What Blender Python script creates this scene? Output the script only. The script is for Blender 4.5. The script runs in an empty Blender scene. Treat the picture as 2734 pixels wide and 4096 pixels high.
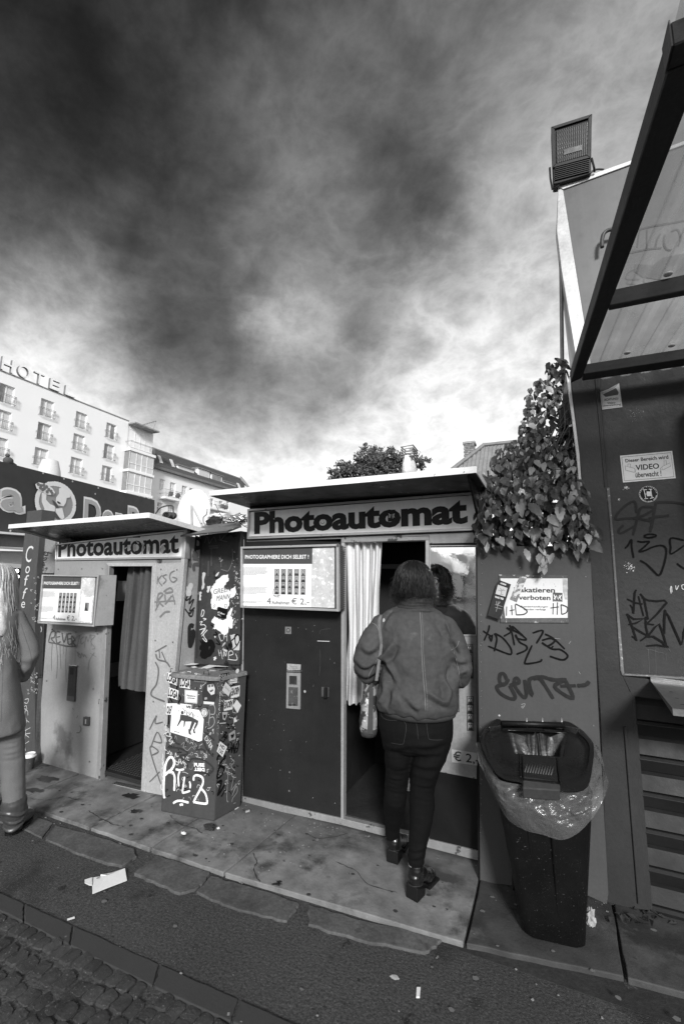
import bpy, bmesh, math, random
import numpy as np
from mathutils import Vector, Matrix, noise as mnoise
random.seed(7)
sc = bpy.context.scene
col = sc.collection

# ------------------------------------------------------------------ camera
F, CX, CY, HCAM = 1754.0, 1367.0, 2048.0, 1.6
YAW, PITCH, ROLL = math.radians(24.1), math.radians(8.8), math.radians(0.9)
_f = np.array([-math.sin(YAW) * math.cos(PITCH), math.cos(YAW) * math.cos(PITCH), math.sin(PITCH)])
_r = np.array([math.cos(YAW), math.sin(YAW), 0.0])
_u = np.cross(_r, _f)
RR = _r * math.cos(ROLL) + _u * math.sin(ROLL)
UU = _u * math.cos(ROLL) - _r * math.sin(ROLL)
FW, CAM = _f, np.array([0, 0, HCAM])
cd = bpy.data.cameras.new('camera')
cam = bpy.data.objects.new('camera', cd)
col.objects.link(cam)
cd.sensor_fit = 'VERTICAL'
cd.sensor_height = 36.0
cd.sensor_width = 24.0
cd.lens = 36.0 * F / 4096.0
cd.clip_start, cd.clip_end = 0.05, 3000
m = Matrix(((RR[0], UU[0], -FW[0], CAM[0]), (RR[1], UU[1], -FW[1], CAM[1]), (RR[2], UU[2], -FW[2], CAM[2]), (0, 0, 0, 1)))
cam.matrix_world = m
sc.camera = cam

def ray(p):
    return FW + RR * (p[0] - CX) / F + UU * (CY - p[1]) / F

def crop(ox, oy, s):
    return lambda x, y: (ox + x / s, oy + y / s)

K = crop(0, 0, .57352); A = crop(0, 1350, 1.568); B = crop(0, 2050, 1.957); Cc = crop(600, 2050, 1.8075)
D = crop(1250, 1750, 2.0427); E = crop(1800, 1400, 1.6788); Fq = crop(1850, 2150, 1.7738); Gq = crop(1850, 2800, 1.7738)
Hq = crop(0, 3000, 1.12); Iq = crop(1300, 2100, 1.4686); Jq = crop(2100, 0, 1.4685); Lq = crop(520, 1750, 3.136)
Mq = crop(0, 3500, 1.568); Nq = crop(600, 2600, 3.3553); Oq = crop(720, 2080, 3.915); Qq = crop(2250, 1950, 2.936)
Rq = crop(0, 1820, 2.24); Sq = crop(650, 1950, 3.92); Tq = crop(0, 2250, 2.044); Uq = crop(2350, 700, 2.9375)

def hit(p, n, d):
    n = np.array(n, float); r = ray(p)
    return CAM + r * ((d - n @ CAM) / (n @ r))
def hz(p, z=0.0): return hit(p, (0, 0, 1), z)
def hy(p, y): return hit(p, (0, 1, 0), y)
def hx(p, x): return hit(p, (1, 0, 0), x)
class Plane:
    """plane with a unit normal that looks at the viewer's side"""
    def __init__(s, n, p0):
        s.n = np.array(n, float); s.n /= np.linalg.norm(s.n); s.d = s.n @ np.array(p0, float)
    def __call__(s, p, off=0.0): return hit(p, s.n, s.d + off)
def vplane(a, b, flip=1):
    a = np.array(a, float); b = np.array(b, float); t = b - a
    return Plane(np.array([t[1], -t[0], 0]) * flip, a)

# ------------------------------------------------------------------ light
EXPO = 1.4
SUN_AZ, SUN_EL = math.radians(295), math.radians(25)   # azimuth of the sun measured from +X, counter-clockwise
w = bpy.data.worlds.new('World'); sc.world = w; w.use_nodes = True
nt = w.node_tree; nt.nodes.clear()
def N(t, **kw):
    n = nt.nodes.new(t)
    for k, v in kw.items(): setattr(n, k, v)
    return n
def math_node(op, a, b=None, c=None, clamp=False):
    n = N('ShaderNodeMath', operation=op); n.use_clamp = clamp
    for i, v in enumerate((a, b, c)):
        if v is None: continue
        if isinstance(v, (int, float)): n.inputs[i].default_value = v
        else: nt.links.new(v, n.inputs[i])
    return n.outputs[0]
tc = N('ShaderNodeTexCoord')
def wnoise(scale, detail, rough, vec, dist=0.0):
    n = N('ShaderNodeTexNoise'); n.inputs['Scale'].default_value = scale; n.inputs['Detail'].default_value = detail
    n.inputs['Roughness'].default_value = rough; n.inputs['Distortion'].default_value = dist
    nt.links.new(vec, n.inputs['Vector']); return n
# wind-drawn clouds: a broad cover whose tone comes from a few large masses, with torn edges and fine structure
nw = wnoise(3.0, 10, .66, tc.outputs['Generated'])
sub = N('ShaderNodeVectorMath', operation='SUBTRACT'); nt.links.new(nw.outputs['Color'], sub.inputs[0]); sub.inputs[1].default_value = (.5, .5, .5)
scl = N('ShaderNodeVectorMath', operation='SCALE'); nt.links.new(sub.outputs[0], scl.inputs[0]); scl.inputs['Scale'].default_value = .24
add = N('ShaderNodeVectorMath', operation='ADD'); nt.links.new(tc.outputs['Generated'], add.inputs[0]); nt.links.new(scl.outputs[0], add.inputs[1])
nrm = N('ShaderNodeVectorMath', operation='NORMALIZE'); nt.links.new(add.outputs[0], nrm.inputs[0])
SKY = [(-150, 0, 24, 30), (200, 30, 28, 40), (600, 20, 52, 40), (1000, 30, 92, 40), (1400, 10, 138, 40), (100, 300, 30, 40), (420, 260, 62, 40),
       (760, 240, 96, 40), (1100, 230, 112, 50), (1480, 260, 160, 40), (60, 520, 66, 60), (330, 480, 70, 60), (560, 430, 92, 60), (720, 470, 135, 70),
       (900, 420, 118, 90), (960, 465, 50, 480), (1010, 450, 58, 500), (1060, 430, 110, 300), (920, 410, 75, 500), (850, 520, 96, 300), (1120, 420, 165, 90), (1250, 560, 214, 60), (120, 660, 165, 130), (0, 740, 238, 150),
       (300, 640, 96, 90), (470, 640, 88, 90), (720, 620, 128, 90), (1000, 620, 178, 80), (200, 790, 235, 160), (430, 780, 92, 120), (640, 740, 200, 400),
       (720, 790, 205, 420), (560, 850, 84, 150), (830, 780, 96, 150), (720, 880, 98, 150), (1020, 760, 212, 90), (1200, 780, 243, 90), (60, 900, 262, 150),
       (280, 900, 236, 200), (430, 930, 150, 200), (640, 960, 190, 150), (850, 930, 224, 120), (1100, 950, 255, 90), (400, 1060, 262, 120),
       (750, 1060, 262, 90), (1250, 1050, 262, 60), (-400, 900, 243, 50), (1900, 900, 225, 30), (1900, 300, 165, 25), (2200, -400, 160, 12), (400, -900, 70, 12)]
num = den = None
items = [(ray(K(x, y)), v, k) for x, y, v, k in SKY]
for d_, v, k in (((0, -1, .1), 262, 7), ((0, -1, .8), 225, 7), ((-1, -.6, .5), 225, 8), ((1, -.6, .5), 235, 8), ((1, .3, .1), 262, 12), ((-1, .2, .1), 270, 14), ((0, 0, 1), 105, 16)):
    items.append((np.array(d_, float), v, k))
for d_, v, k in items:
    d_ = d_ / np.linalg.norm(d_)
    dp = N('ShaderNodeVectorMath', operation='DOT_PRODUCT'); nt.links.new(nrm.outputs[0], dp.inputs[0]); dp.inputs[1].default_value = tuple(d_)
    k2 = k * 1.4
    wgt = math_node('EXPONENT', math_node('MULTIPLY_ADD', dp.outputs['Value'], k2, -k2))
    wgt = math_node('MULTIPLY', wgt, 2.2 if k >= 300 else 1.0)
    num = math_node('MULTIPLY', wgt, v / 255.0) if num is None else math_node('MULTIPLY_ADD', wgt, v / 255.0, num)
    den = wgt if den is None else math_node('ADD', wgt, den)
tone = math_node('DIVIDE', num, den)
strt = N('ShaderNodeMapping'); strt.inputs['Rotation'].default_value = (0.3, .5, .8); strt.inputs['Scale'].default_value = (1.0, 1.25, 1.6)
nt.links.new(tc.outputs['Generated'], strt.inputs['Vector'])
n1 = wnoise(3.6, 12, .60, strt.outputs[0], .0); n2 = wnoise(7.5, 12, .62, strt.outputs[0], .2)
tone = math_node('ADD', tone, math_node('MULTIPLY', math_node('SUBTRACT', n1.outputs[0], .5), .5))
rid = math_node('SUBTRACT', .17, math_node('ABSOLUTE', math_node('SUBTRACT', n2.outputs[0], .5)))
amp_ = math_node('MULTIPLY', tone, 1.15)
tone = math_node('ADD', tone, math_node('MULTIPLY', math_node('MULTIPLY', math_node('SUBTRACT', rid, .09), amp_), .95))
tone = math_node('MAXIMUM', tone, .085)
tone = math_node('MINIMUM', tone, 1.9)
lin = math_node('POWER', tone, 2.2)
sky = N('ShaderNodeTexSky', sky_type='NISHITA'); sky.sun_disc = False
sky.sun_elevation = SUN_EL; sky.sun_rotation = math.radians(90) - SUN_AZ
bw = N('ShaderNodeRGBToBW'); nt.links.new(sky.outputs[0], bw.inputs[0])
tot = math_node('ADD', math_node('MULTIPLY', lin, 10.0 / 2 ** EXPO), math_node('MULTIPLY', bw.outputs[0], .04))
bg = N('ShaderNodeBackground'); bg.inputs['Strength'].default_value = .1
nt.links.new(tot, bg.inputs['Color'])
out = N('ShaderNodeOutputWorld'); nt.links.new(bg.outputs[0], out.inputs['Surface'])
sl = bpy.data.lights.new('sun', 'SUN'); so = bpy.data.objects.new('sun', sl); col.objects.link(so)
sl.energy = 1.5; sl.angle = math.radians(11); sl.color = (1, 1, 1)
sd = Vector((math.cos(SUN_AZ) * math.cos(SUN_EL), math.sin(SUN_AZ) * math.cos(SUN_EL), math.sin(SUN_EL)))
so.rotation_euler = sd.to_track_quat('Z', 'Y').to_euler(); so.location = (0, 0, 30)
sc.view_settings.view_transform = 'Standard'; sc.view_settings.look = 'None'
sc.view_settings.exposure = EXPO; sc.view_settings.gamma = 1.0; sc.view_settings.use_curve_mapping = False
sc.cycles.max_bounces = 8; sc.cycles.transparent_max_bounces = 12

# ------------------------------------------------------------------ materials (all grey: a black-and-white photograph)
MATS = {}
def M(name, v=.2, rough=.6, metal=0.0, var=.25, scale=3.0, fine=.15, fscale=60.0, bump=.15, bscale=30.0, streak=0.0, dark=None, light=None,
      spec=.25, coat=0.0, aniso=None, bdist=.004, emit=0, dirt=None):
    """grime by noise in place: broad patches, fine grain, runs down the wall, flecks"""
    if name in MATS: return MATS[name]
    mt = bpy.data.materials.new(name); mt.use_nodes = True; t = mt.node_tree; t.nodes.clear()
    def n_(ty, **kw):
        q = t.nodes.new(ty)
        for k_, v_ in kw.items(): setattr(q, k_, v_)
        return q
    def mth(op, a, b=None, clamp=False):
        q = n_('ShaderNodeMath', operation=op); q.use_clamp = clamp
        for i, x in enumerate((a, b)):
            if x is None: continue
            if isinstance(x, (int, float)): q.inputs[i].default_value = x
            else: t.links.new(x, q.inputs[i])
        return q.outputs[0]
    geo = n_('ShaderNodeNewGeometry'); pos = geo.outputs['Position']
    def noi(s_, det, r_=.55, vec=None):
        q = n_('ShaderNodeTexNoise'); q.inputs['Scale'].default_value = s_; q.inputs['Detail'].default_value = det; q.inputs['Roughness'].default_value = r_
        t.links.new(vec or pos, q.inputs['Vector']); return q.outputs[0]
    def stretch(sx, sy, sz):
        q = n_('ShaderNodeMapping'); q.inputs['Scale'].default_value = (sx, sy, sz); t.links.new(pos, q.inputs['Vector']); return q.outputs[0]
    f = mth('ADD', mth('MULTIPLY', mth('SUBTRACT', noi(scale, 8, .6), .5), var * 4), 1.0)
    if fine: f = mth('MULTIPLY', f, mth('ADD', mth('MULTIPLY', mth('SUBTRACT', noi(fscale, 4, .6), .5), fine * 4), 1.0))
    if aniso:
        f = mth('MULTIPLY', f, mth('ADD', mth('MULTIPLY', mth('SUBTRACT', noi(1.0, 6, .65, stretch(*aniso)), .5), var * 4), 1.0))
    if streak:
        s_ = mth('SUBTRACT', noi(1.0, 6, .6, stretch(28, 28, 1.6)), .5)
        f = mth('MULTIPLY', f, mth('ADD', mth('MULTIPLY', s_, streak * 4), 1.0))
    c = mth('MULTIPLY', mth('MAXIMUM', f, .12), v)
    def flecks(spec_, c):
        sc_, thr, val = spec_
        k_ = mth('MULTIPLY', mth('SUBTRACT', noi(sc_, 9, .62), thr), 28.0 if sc_ > 6 else 11.0, True)
        q = n_('ShaderNodeMix', data_type='FLOAT'); t.links.new(k_, q.inputs['Factor']); t.links.new(c, q.inputs['A']); q.inputs['B'].default_value = val
        return q.outputs['Result']
    for q_ in ([dark] if isinstance(dark, tuple) else dark or []): c = flecks(q_, c)
    for q_ in ([light] if isinstance(light, tuple) else light or []): c = flecks(q_, c)
    if dirt:   # trodden dirt gathered along the foot of the booths
        sx_ = n_('ShaderNodeSeparateXYZ'); t.links.new(pos, sx_.inputs[0])
        yy_ = mth('ADD', sx_.outputs[1], mth('MULTIPLY', mth('SUBTRACT', noi(3.2, 7, .65), .5), .75))
        k_ = mth('MULTIPLY', mth('DIVIDE', mth('SUBTRACT', yy_, dirt[0] - .12), dirt[1] - dirt[0] + .12, True), .8)
        q = n_('ShaderNodeMix', data_type='FLOAT'); t.links.new(k_, q.inputs['Factor']); t.links.new(c, q.inputs['A']); q.inputs['B'].default_value = dirt[2]; c = q.outputs['Result']
    comb = n_('ShaderNodeCombineColor')
    c = mth('MINIMUM', c, .92)
    for i in range(3): t.links.new(c, comb.inputs[i])
    b = n_('ShaderNodeBsdfPrincipled'); t.links.new(comb.outputs[0], b.inputs['Base Color'])
    t.links.new(mth('ADD', mth('MULTIPLY', mth('SUBTRACT', noi(9, 5), .5), .5), rough, True), b.inputs['Roughness'])
    b.inputs['Metallic'].default_value = metal; b.inputs['Specular IOR Level'].default_value = spec; b.inputs['Coat Weight'].default_value = coat
    if bump:
        bp = n_('ShaderNodeBump'); bp.inputs['Strength'].default_value = bump; bp.inputs['Distance'].default_value = bdist
        h = mth('ADD', noi(bscale, 6, .6), mth('MULTIPLY', noi(bscale * 6, 3), .4))
        if aniso: h = mth('ADD', h, noi(1.0, 5, .6, stretch(*aniso)))
        t.links.new(h, bp.inputs['Height']); t.links.new(bp.outputs[0], b.inputs['Normal'])
    if emit:
        b.inputs['Emission Color'].default_value = (1, 1, 1, 1); b.inputs['Emission Strength'].default_value = emit
    o = n_('ShaderNodeOutputMaterial'); t.links.new(b.outputs[0], o.inputs['Surface'])
    MATS[name] = mt; return mt
def flatM(v, rough=.55, spec=.15): return M('print_%d_%d' % (round(v * 1000), round(rough * 100)), v, rough, var=.06, fine=.05, bump=0, spec=spec)

# ------------------------------------------------------------------ mesh helpers
ORI = {}
def link(name, V, Fc, mat, parent=None, smooth=False, label=None, base=None, kind=None, edge=None):
    V = np.array(V, float).reshape(-1, 3)
    if parent is not None: o = ORI[parent.name]
    else:
        o = np.array([V[:, 0].mean(), V[:, 1].mean(), V[:, 2].min()]) if base is None else np.array(base, float)
    me = bpy.data.meshes.new(name); me.from_pydata((V - o).tolist(), [], [tuple(int(i) for i in f) for f in Fc]); me.update()
    ms = mat if isinstance(mat, (list, tuple)) else [mat]
    for x in ms: me.materials.append(x)
    ob = bpy.data.objects.new(name, me); col.objects.link(ob)
    if parent is not None: ob.parent = parent
    else: ob.location = Vector(o)
    ORI[ob.name] = o
    if smooth: me.shade_smooth()
    if edge is not None:
        me.shade_smooth(); me.set_sharp_from_angle(angle=math.radians(edge))
    if label: ob['label'] = label
    if kind: ob['kind'] = kind
    return ob
def thing(name, label, cat, loc, group=None):
    o = bpy.data.objects.new(name, None); col.objects.link(o); o.location = Vector(loc); o.empty_display_size = .1
    ORI[o.name] = np.array(loc, float); o['label'] = label; o['category'] = cat
    if group: o['group'] = group
    return o
def tag(o, label, cat, group=None):
    o['label'] = label; o['category'] = cat
    if group: o['group'] = group
    return o
class MB:
    def __init__(s): s.V = []; s.F = []; s.mi = []
    def add(s, V, Fc):
        b = len(s.V); s.V += [tuple(map(float, v)) for v in V]; s.F += [tuple(i + b for i in f) for f in Fc]; return s
    def box(s, x0, x1, y0, y1, z0, z1):
        return s.prism([(x0, y0, z0), (x1, y0, z0), (x1, y0, z1), (x0, y0, z1)], (0, y1 - y0, 0))
    def prism(s, pts, ext):
        """polygon swept by ext"""
        pts = [np.array(p, float) for p in pts]; e = np.array(ext, float); n = len(pts)
        V = pts + [p + e for p in pts]
        nn = np.zeros(3)
        for i in range(n): nn += np.cross(pts[i], pts[(i + 1) % n])
        Fc = [tuple(range(n)), tuple(range(2 * n - 1, n - 1, -1))] + [(i, i + n, (i + 1) % n + n, (i + 1) % n) for i in range(n)]
        if nn @ e > 0: Fc = [tuple(reversed(f)) for f in Fc]
        return s.add(V, Fc)
    def tube(s, pts, r, n=8, closed=False, caps=True):
        pts = [np.array(p, float) for p in pts]; rs = r if isinstance(r, (list, tuple)) else [r] * len(pts)
        V = []; ref = None; m_ = len(pts)
        for i, p in enumerate(pts):
            a = pts[(i - 1) % m_] if (closed or i > 0) else p
            b = pts[(i + 1) % m_] if (closed or i < m_ - 1) else p
            t = b - a; t = t / (np.linalg.norm(t) + 1e-9)
            if ref is None: ref = np.cross(t, [0.3, .2, 1] if abs(t[2]) < .9 else [1, .1, 0])
            ref = ref - t * (ref @ t); ref /= np.linalg.norm(ref) + 1e-9
            q = np.cross(t, ref)
            for k in range(n):
                an = 2 * math.pi * k / n; V.append(p + (ref * math.cos(an) + q * math.sin(an)) * rs[i])
        Fc = []
        for i in range(m_ if closed else m_ - 1):
            j = (i + 1) % m_
            for k in range(n): Fc.append((i * n + k, i * n + (k + 1) % n, j * n + (k + 1) % n, j * n + k))
        if caps and not closed: Fc += [tuple(range(n - 1, -1, -1)), tuple(range((m_ - 1) * n, m_ * n))]
        return s.add(V, Fc)
    def cyl(s, a, b, r, n=12, r2=None): return s.tube([a, b], [r, r if r2 is None else r2], n)
    def loft(s, rings, cap=True):
        n = len(rings[0]); V = [p for q in rings for p in q]; Fc = []
        for i in range(len(rings) - 1):
            for k in range(n): Fc.append((i * n + k, i * n + (k + 1) % n, (i + 1) * n + (k + 1) % n, (i + 1) * n + k))
        if cap: Fc += [tuple(range(n - 1, -1, -1)), tuple(range((len(rings) - 1) * n, len(rings) * n))]
        return s.add(V, Fc)
    def sphere(s, c, r, n=8, m=6, sq=(1, 1, 1)):
        rings = []
        for i in range(m + 1):
            th = math.pi * (i + .02) / (m + .04)
            rings.append([(c[0] + r * sq[0] * math.sin(th) * math.cos(2 * math.pi * k / n), c[1] + r * sq[1] * math.sin(th) * math.sin(2 * math.pi * k / n), c[2] - r * sq[2] * math.cos(th)) for k in range(n)])
        return s.loft(rings)
    def build(s, name, mat, parent=None, bevel=0, **kw):
        o = link(name, s.V, s.F, mat, parent, **kw)
        if bevel:
            md = o.modifiers.new('bevel', 'BEVEL'); md.width = bevel; md.segments = 1 if bevel < .004 else 2; md.limit_method = 'ANGLE'; md.harden_normals = False
        return o
def box(name, x0, x1, y0, y1, z0, z1, mat, parent=None, bevel=.003, **kw): return MB().box(x0, x1, y0, y1, z0, z1).build(name, mat, parent, bevel, **kw)
def panel(name, pl, pts, th, mat, parent, off=0.0, bevel=.002, **kw):
    """a sheet whose outline lies on plane pl (front face at +off) and has thickness th behind it"""
    return MB().prism([pl(p, off) for p in pts], -pl.n * th).build(name, mat, parent, bevel, **kw)
def frame(name, pl, quad, wd, th, mat, parent, off=0.0, bevel=.002, inward=True):
    q = [pl(p, off) for p in quad]; c = sum(q) / 4; mb = MB(); inn = []
    for i in range(4):
        a, b, e = q[i - 1], q[i], q[(i + 1) % 4]
        u1 = (a - b) / np.linalg.norm(a - b); u2 = (e - b) / np.linalg.norm(e - b)
        inn.append(b + (u1 + u2) * wd)
    for i in range(4):
        j = (i + 1) % 4; mb.prism([q[i], q[j], inn[j], inn[i]], -pl.n * th)
    return mb.build(name, mat, parent, bevel)
def flat(name, pl, pts, mat, parent, off=.002, **kw):
    P3 = [pl(p, off) for p in pts]
    nn = sum((np.cross(P3[i], P3[(i + 1) % len(P3)]) for i in range(len(P3))), np.zeros(3))
    if nn @ pl.n < 0: P3.reverse()
    return link(name, P3, [tuple(range(len(P3)))], mat, parent, **kw)
def smooth_line(pts, k=5, closed=False):
    if len(pts) < 3: return [np.array(p, float) for p in pts]
    P_ = [np.array(p, float) for p in pts]; out = []; n = len(P_)
    rng = range(n if closed else n - 1)
    for i in rng:
        p0 = P_[(i - 1) % n] if (closed or i > 0) else P_[0]; p1 = P_[i]; p2 = P_[(i + 1) % n]; p3 = P_[(i + 2) % n] if (closed or i + 2 < n) else P_[-1]
        for j in range(k):
            t_ = j / k
            out.append(.5 * ((2 * p1) + (-p0 + p2) * t_ + (2 * p0 - 5 * p1 + 4 * p2 - p3) * t_ ** 2 + (-p0 + 3 * p1 - 3 * p2 + p3) * t_ ** 3))
    if not closed: out.append(P_[-1])
    return out
def ribbon(mb, L, n, wd, rough=.12, taper=.25):
    """a painted line of uneven width along the 3-D points L lying in a plane with normal n"""
    V = []; m_ = len(L)
    for i in range(m_):
        t = L[min(i + 1, m_ - 1)] - L[max(i - 1, 0)]; t = t / (np.linalg.norm(t) + 1e-9)
        s_ = np.cross(n, t); ww = wd * .5 * (1 + rough * random.uniform(-1, 1))
        if i in (0, m_ - 1): ww *= (1 - taper)
        o_ = n * (i * 1.2e-5); V += [L[i] - s_ * ww + o_, L[i] + s_ * ww + o_]
    mb.add(V, [(2 * i, 2 * i + 2, 2 * i + 3, 2 * i + 1) for i in range(m_ - 1)])
GRAF_N = [0]
def graffiti(pl, cr, strokes, wd, mat, parent, name='graffiti_tag', off=None, smooth=True, **kw):
    if off is None:
        off = .0022 + (GRAF_N[0] % 7) * .0003; GRAF_N[0] += 1
    mb = MB()
    for i, st in enumerate(strokes):
        L = [pl(cr(*p), off + (.00025 if len(strokes) < 30 else .00001) * i) for p in st]
        if smooth and len(L) > 2: L = smooth_line(L, 5)
        ribbon(mb, L, pl.n, wd)
    return mb.build(name, mat, parent, **kw)
def text_mesh(s, bold=0.0, extrude=0.0, res=3, align='LEFT'):
    cu = bpy.data.curves.new('t', 'FONT'); cu.body = s; cu.size = 1; cu.offset = bold; cu.extrude = extrude; cu.resolution_u = res; cu.align_x = align; cu.space_line = 1.0
    ob = bpy.data.objects.new('t', cu); col.objects.link(ob); bpy.context.view_layer.update()
    me = bpy.data.meshes.new_from_object(ob.evaluated_get(bpy.context.evaluated_depsgraph_get()))
    V = np.array([v.co[:] for v in me.vertices]); Fc = [tuple(p.vertices) for p in me.polygons]
    bpy.data.objects.remove(ob); bpy.data.curves.remove(cu); bpy.data.meshes.remove(me)
    return V, Fc
def text(name, s, pl, quad, mat, parent, bold=0.0, off=.002, res=3, slant=0.0, align='LEFT', **kw):
    """lettering stretched over the four traced corners (top-left, top-right, bottom-right, bottom-left) on a plane"""
    V, Fc = text_mesh(s, bold, 0, res, align)
    if slant: V[:, 0] += V[:, 1] * slant
    mn, mx = V.min(0), V.max(0); q = [pl(p, off) for p in quad]; W = []
    for v in V:
        u = (v[0] - mn[0]) / (mx[0] - mn[0]); t = (v[1] - mn[1]) / (mx[1] - mn[1])
        W.append((q[3] * (1 - u) + q[2] * u) * (1 - t) + (q[0] * (1 - u) + q[1] * u) * t)
    W = np.array(W)
    f0 = max(Fc, key=len); a = np.cross(W[f0[1]] - W[f0[0]], W[f0[2]] - W[f0[0]])
    return link(name, W, Fc, mat, parent, **kw)
def lerpq(q, u, v):
    """point of a pixel quad (TL,TR,BR,BL)"""
    q = [np.array(p, float) for p in q]
    return tuple((q[0] * (1 - u) + q[1] * u) * (1 - v) + (q[3] * (1 - u) + q[2] * u) * v)
def subq(q, u0, v0, u1, v1): return [lerpq(q, u0, v0), lerpq(q, u1, v0), lerpq(q, u1, v1), lerpq(q, u0, v1)]
def photo_strip(pl, q, parent, frames=4, off=.003):
    p = flat('photo_strip', pl, q, flatM(.04), parent, off)
    mbl = MB(); mbd = MB(); mbf = MB()
    for i in range(frames):
        a, b = (i + .06) / frames, (i + .94) / frames
        sq = subq(q, .1, a, .9, b); mbl.add([pl(x, off + .0008) for x in sq], [(3, 2, 1, 0)])
        heads = random.choice([1, 2, 2])
        for h in range(heads):
            cu = .5 if heads == 1 else (.3, .68)[h]; cu += random.uniform(-.06, .06)
            pts = []
            for k in range(12):
                an = k * math.pi / 6; pts.append(lerpq(sq, cu + .19 * math.cos(an) * (1.0 if heads == 1 else .85), .38 + .25 * math.sin(an)))
            mbd.add([pl(x, off + .0014) for x in pts], [tuple(range(11, -1, -1))])
            mbf.add([pl(lerpq(sq, cu + .10 * math.cos(k * math.pi / 4), .42 + .16 * math.sin(k * math.pi / 4)), off + .0017) for k in range(8)], [tuple(range(7, -1, -1))])
            pts = [lerpq(sq, cu - .26, 1), lerpq(sq, cu - .18, .68), lerpq(sq, cu + .18, .68), lerpq(sq, cu + .26, 1)]
            mbd.add([pl(x, off + .0012) for x in pts], [(3, 2, 1, 0)])
    mbl.build('photo_frame', flatM(random.choice([.28, .2, .36])), p, kind='stuff'); mbd.build('portrait', flatM(.04), p, kind='stuff'); mbf.build('portrait_face', flatM(.5), p, kind='stuff')
    return p
def ring_pts(pl, c, r, n=24, off=.002, sq=(1, 1)):
    """circle of real radius r on the plane round a traced centre"""
    o = pl(c, off); up = np.array([0, 0, 1.0]); x = np.cross(up, pl.n); x /= np.linalg.norm(x); y = np.cross(pl.n, x)
    return [o + x * r * sq[0] * math.cos(2 * math.pi * k / n) + y * r * sq[1] * math.sin(2 * math.pi * k / n) for k in range(n)]
def disc(name, pl, c, r, mat, parent, off=.002, n=24, sq=(1, 1), **kw): return link(name, ring_pts(pl, c, r, n, off, sq), [tuple(range(n))], mat, parent, **kw)
def bolt(pl, c, r, mat, parent, h=.004, off=0.0):
    a = ring_pts(pl, c, r, 10, off); b = ring_pts(pl, c, r * .75, 10, off + h); return MB().loft([a, b]).build('bolt', mat, parent, edge=40)
# ------------------------------------------------------------------ the materials of the place
TRIM = M('aluminium_trim', .50, .38, .55, var=.12, fine=.08, bump=.08, dark=(18, .66, .12))
TRIM_DULL = M('dull_aluminium', .34, .45, .4, var=.2, fine=.1, bump=.1, streak=.1, dark=(14, .62, .08))
DARKPAINT = M('dark_booth_paint', .017, .5, var=.3, scale=1.6, fine=.1, streak=.06, bump=.12, bscale=50, light=(55, .745, .2), dark=(5, .72, .012))
BLACKPAINT = M('black_booth_paint', .010, .45, var=.2, fine=.1, bump=.1, light=(60, .75, .12))
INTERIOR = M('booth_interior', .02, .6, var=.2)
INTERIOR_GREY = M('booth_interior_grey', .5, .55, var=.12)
GREYPAINT = M('grey_booth_paint', .27, .5, var=.2, scale=2.2, fine=.07, streak=.03, bump=.1, dark=[(9, .66, .05), (2.3, .6, .15)], light=(30, .74, .45))
CREAM = M('sign_acrylic', .88, .3, var=.05, fine=.03, streak=.04, bump=.03, dark=(26, .72, .2), coat=.1)
SIGNGREY = M('grey_sign_acrylic', .9, .22, var=.07, fine=.03, streak=.05, bump=.03, dark=(26, .72, .1), coat=.5)
INK = flatM(.03); INK2 = flatM(.055, .3); WHITE = flatM(.8); PAPER = M('paper', .72, .55, var=.05, fine=.03, bump=.05)
BOARD = M('painted_board', .072, .5, var=.07, fine=.07, bump=.12, bscale=70, streak=.05, light=(70, .77, .3), dark=(6, .74, .03))
KIOSK = M('kiosk_paint', .037, .42, var=.12, fine=.1, bump=.4, bscale=45, light=(80, .76, .28), bdist=.003)
KIOSK_WORN = M('worn_kiosk_edge', .15, .5, var=.3, fine=.25, bump=.4, bscale=60, light=(60, .6, .42))
WOOD = M('weathered_beam', .05, .7, var=.12, fine=.12, aniso=(60, 2.2, 60), bump=.35, bscale=60)
WOODX = M('weathered_crossbeam', .055, .7, var=.12, fine=.12, aniso=(2.2, 60, 60), bump=.35, bscale=60)
WOODZ = M('weathered_post', .07, .7, var=.14, fine=.12, aniso=(60, 60, 2.5), bump=.4, bscale=60)
ROOFUNDER = M('roof_underside', .10, .3, .2, var=.2, fine=.1, aniso=(9, .8, 1), bump=.04)
ROOFEDGE = M('roof_edge', .75, .5, var=.12, fine=.1, bump=.15, dark=(30, .64, .15))
MIRROR = M('mirror_sheet', .88, .03, 1.0, var=.05, fine=.02, bump=.035, bscale=3.5, bdist=.01, dark=(24, .72, .2))
BOLT = M('bolt_metal', .22, .4, .6, var=.2)
CHROME = M('chrome', .6, .18, .9, var=.1, bump=.03)
ASPH = M('asphalt', .056, .85, var=.26, scale=1.3, fine=.62, fscale=85, bump=1.0, bscale=90, light=[(210, .62, .20), (35, .66, .11)], dark=[(2.5, .55, .03), (7, .64, .02)], bdist=.006)
SLAB = M('concrete_slab', .19, .75, var=.35, scale=2.2, fine=.38, fscale=8, bump=.5, bscale=60, dark=[(2.1, .50, .06), (17, .68, .05)], light=[(4.3, .56, .22), (38, .70, .34)], dirt=(2.72, 2.9, .07))
SLAB2 = M('broken_concrete', .085, .8, var=.45, scale=6, fine=.3, fscale=60, bump=.5, bscale=90, dark=(8, .63, .06), light=(60, .70, .3))
SLAB_SHADED = M('dirty_shaded_slab', .055, .75, var=.4, scale=2.2, fine=.35, fscale=8, bump=.5, bscale=60, dark=[(2.1, .52, .03)], light=[(4.3, .58, .10), (38, .70, .25)])  # dirt plus the shade by bin and kiosk, painted into a darker base
KERB = M('kerb_stone', .045, .7, var=.09, fine=.12, fscale=140, bump=.25, bscale=120, dark=(12, .68, .03))
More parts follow.
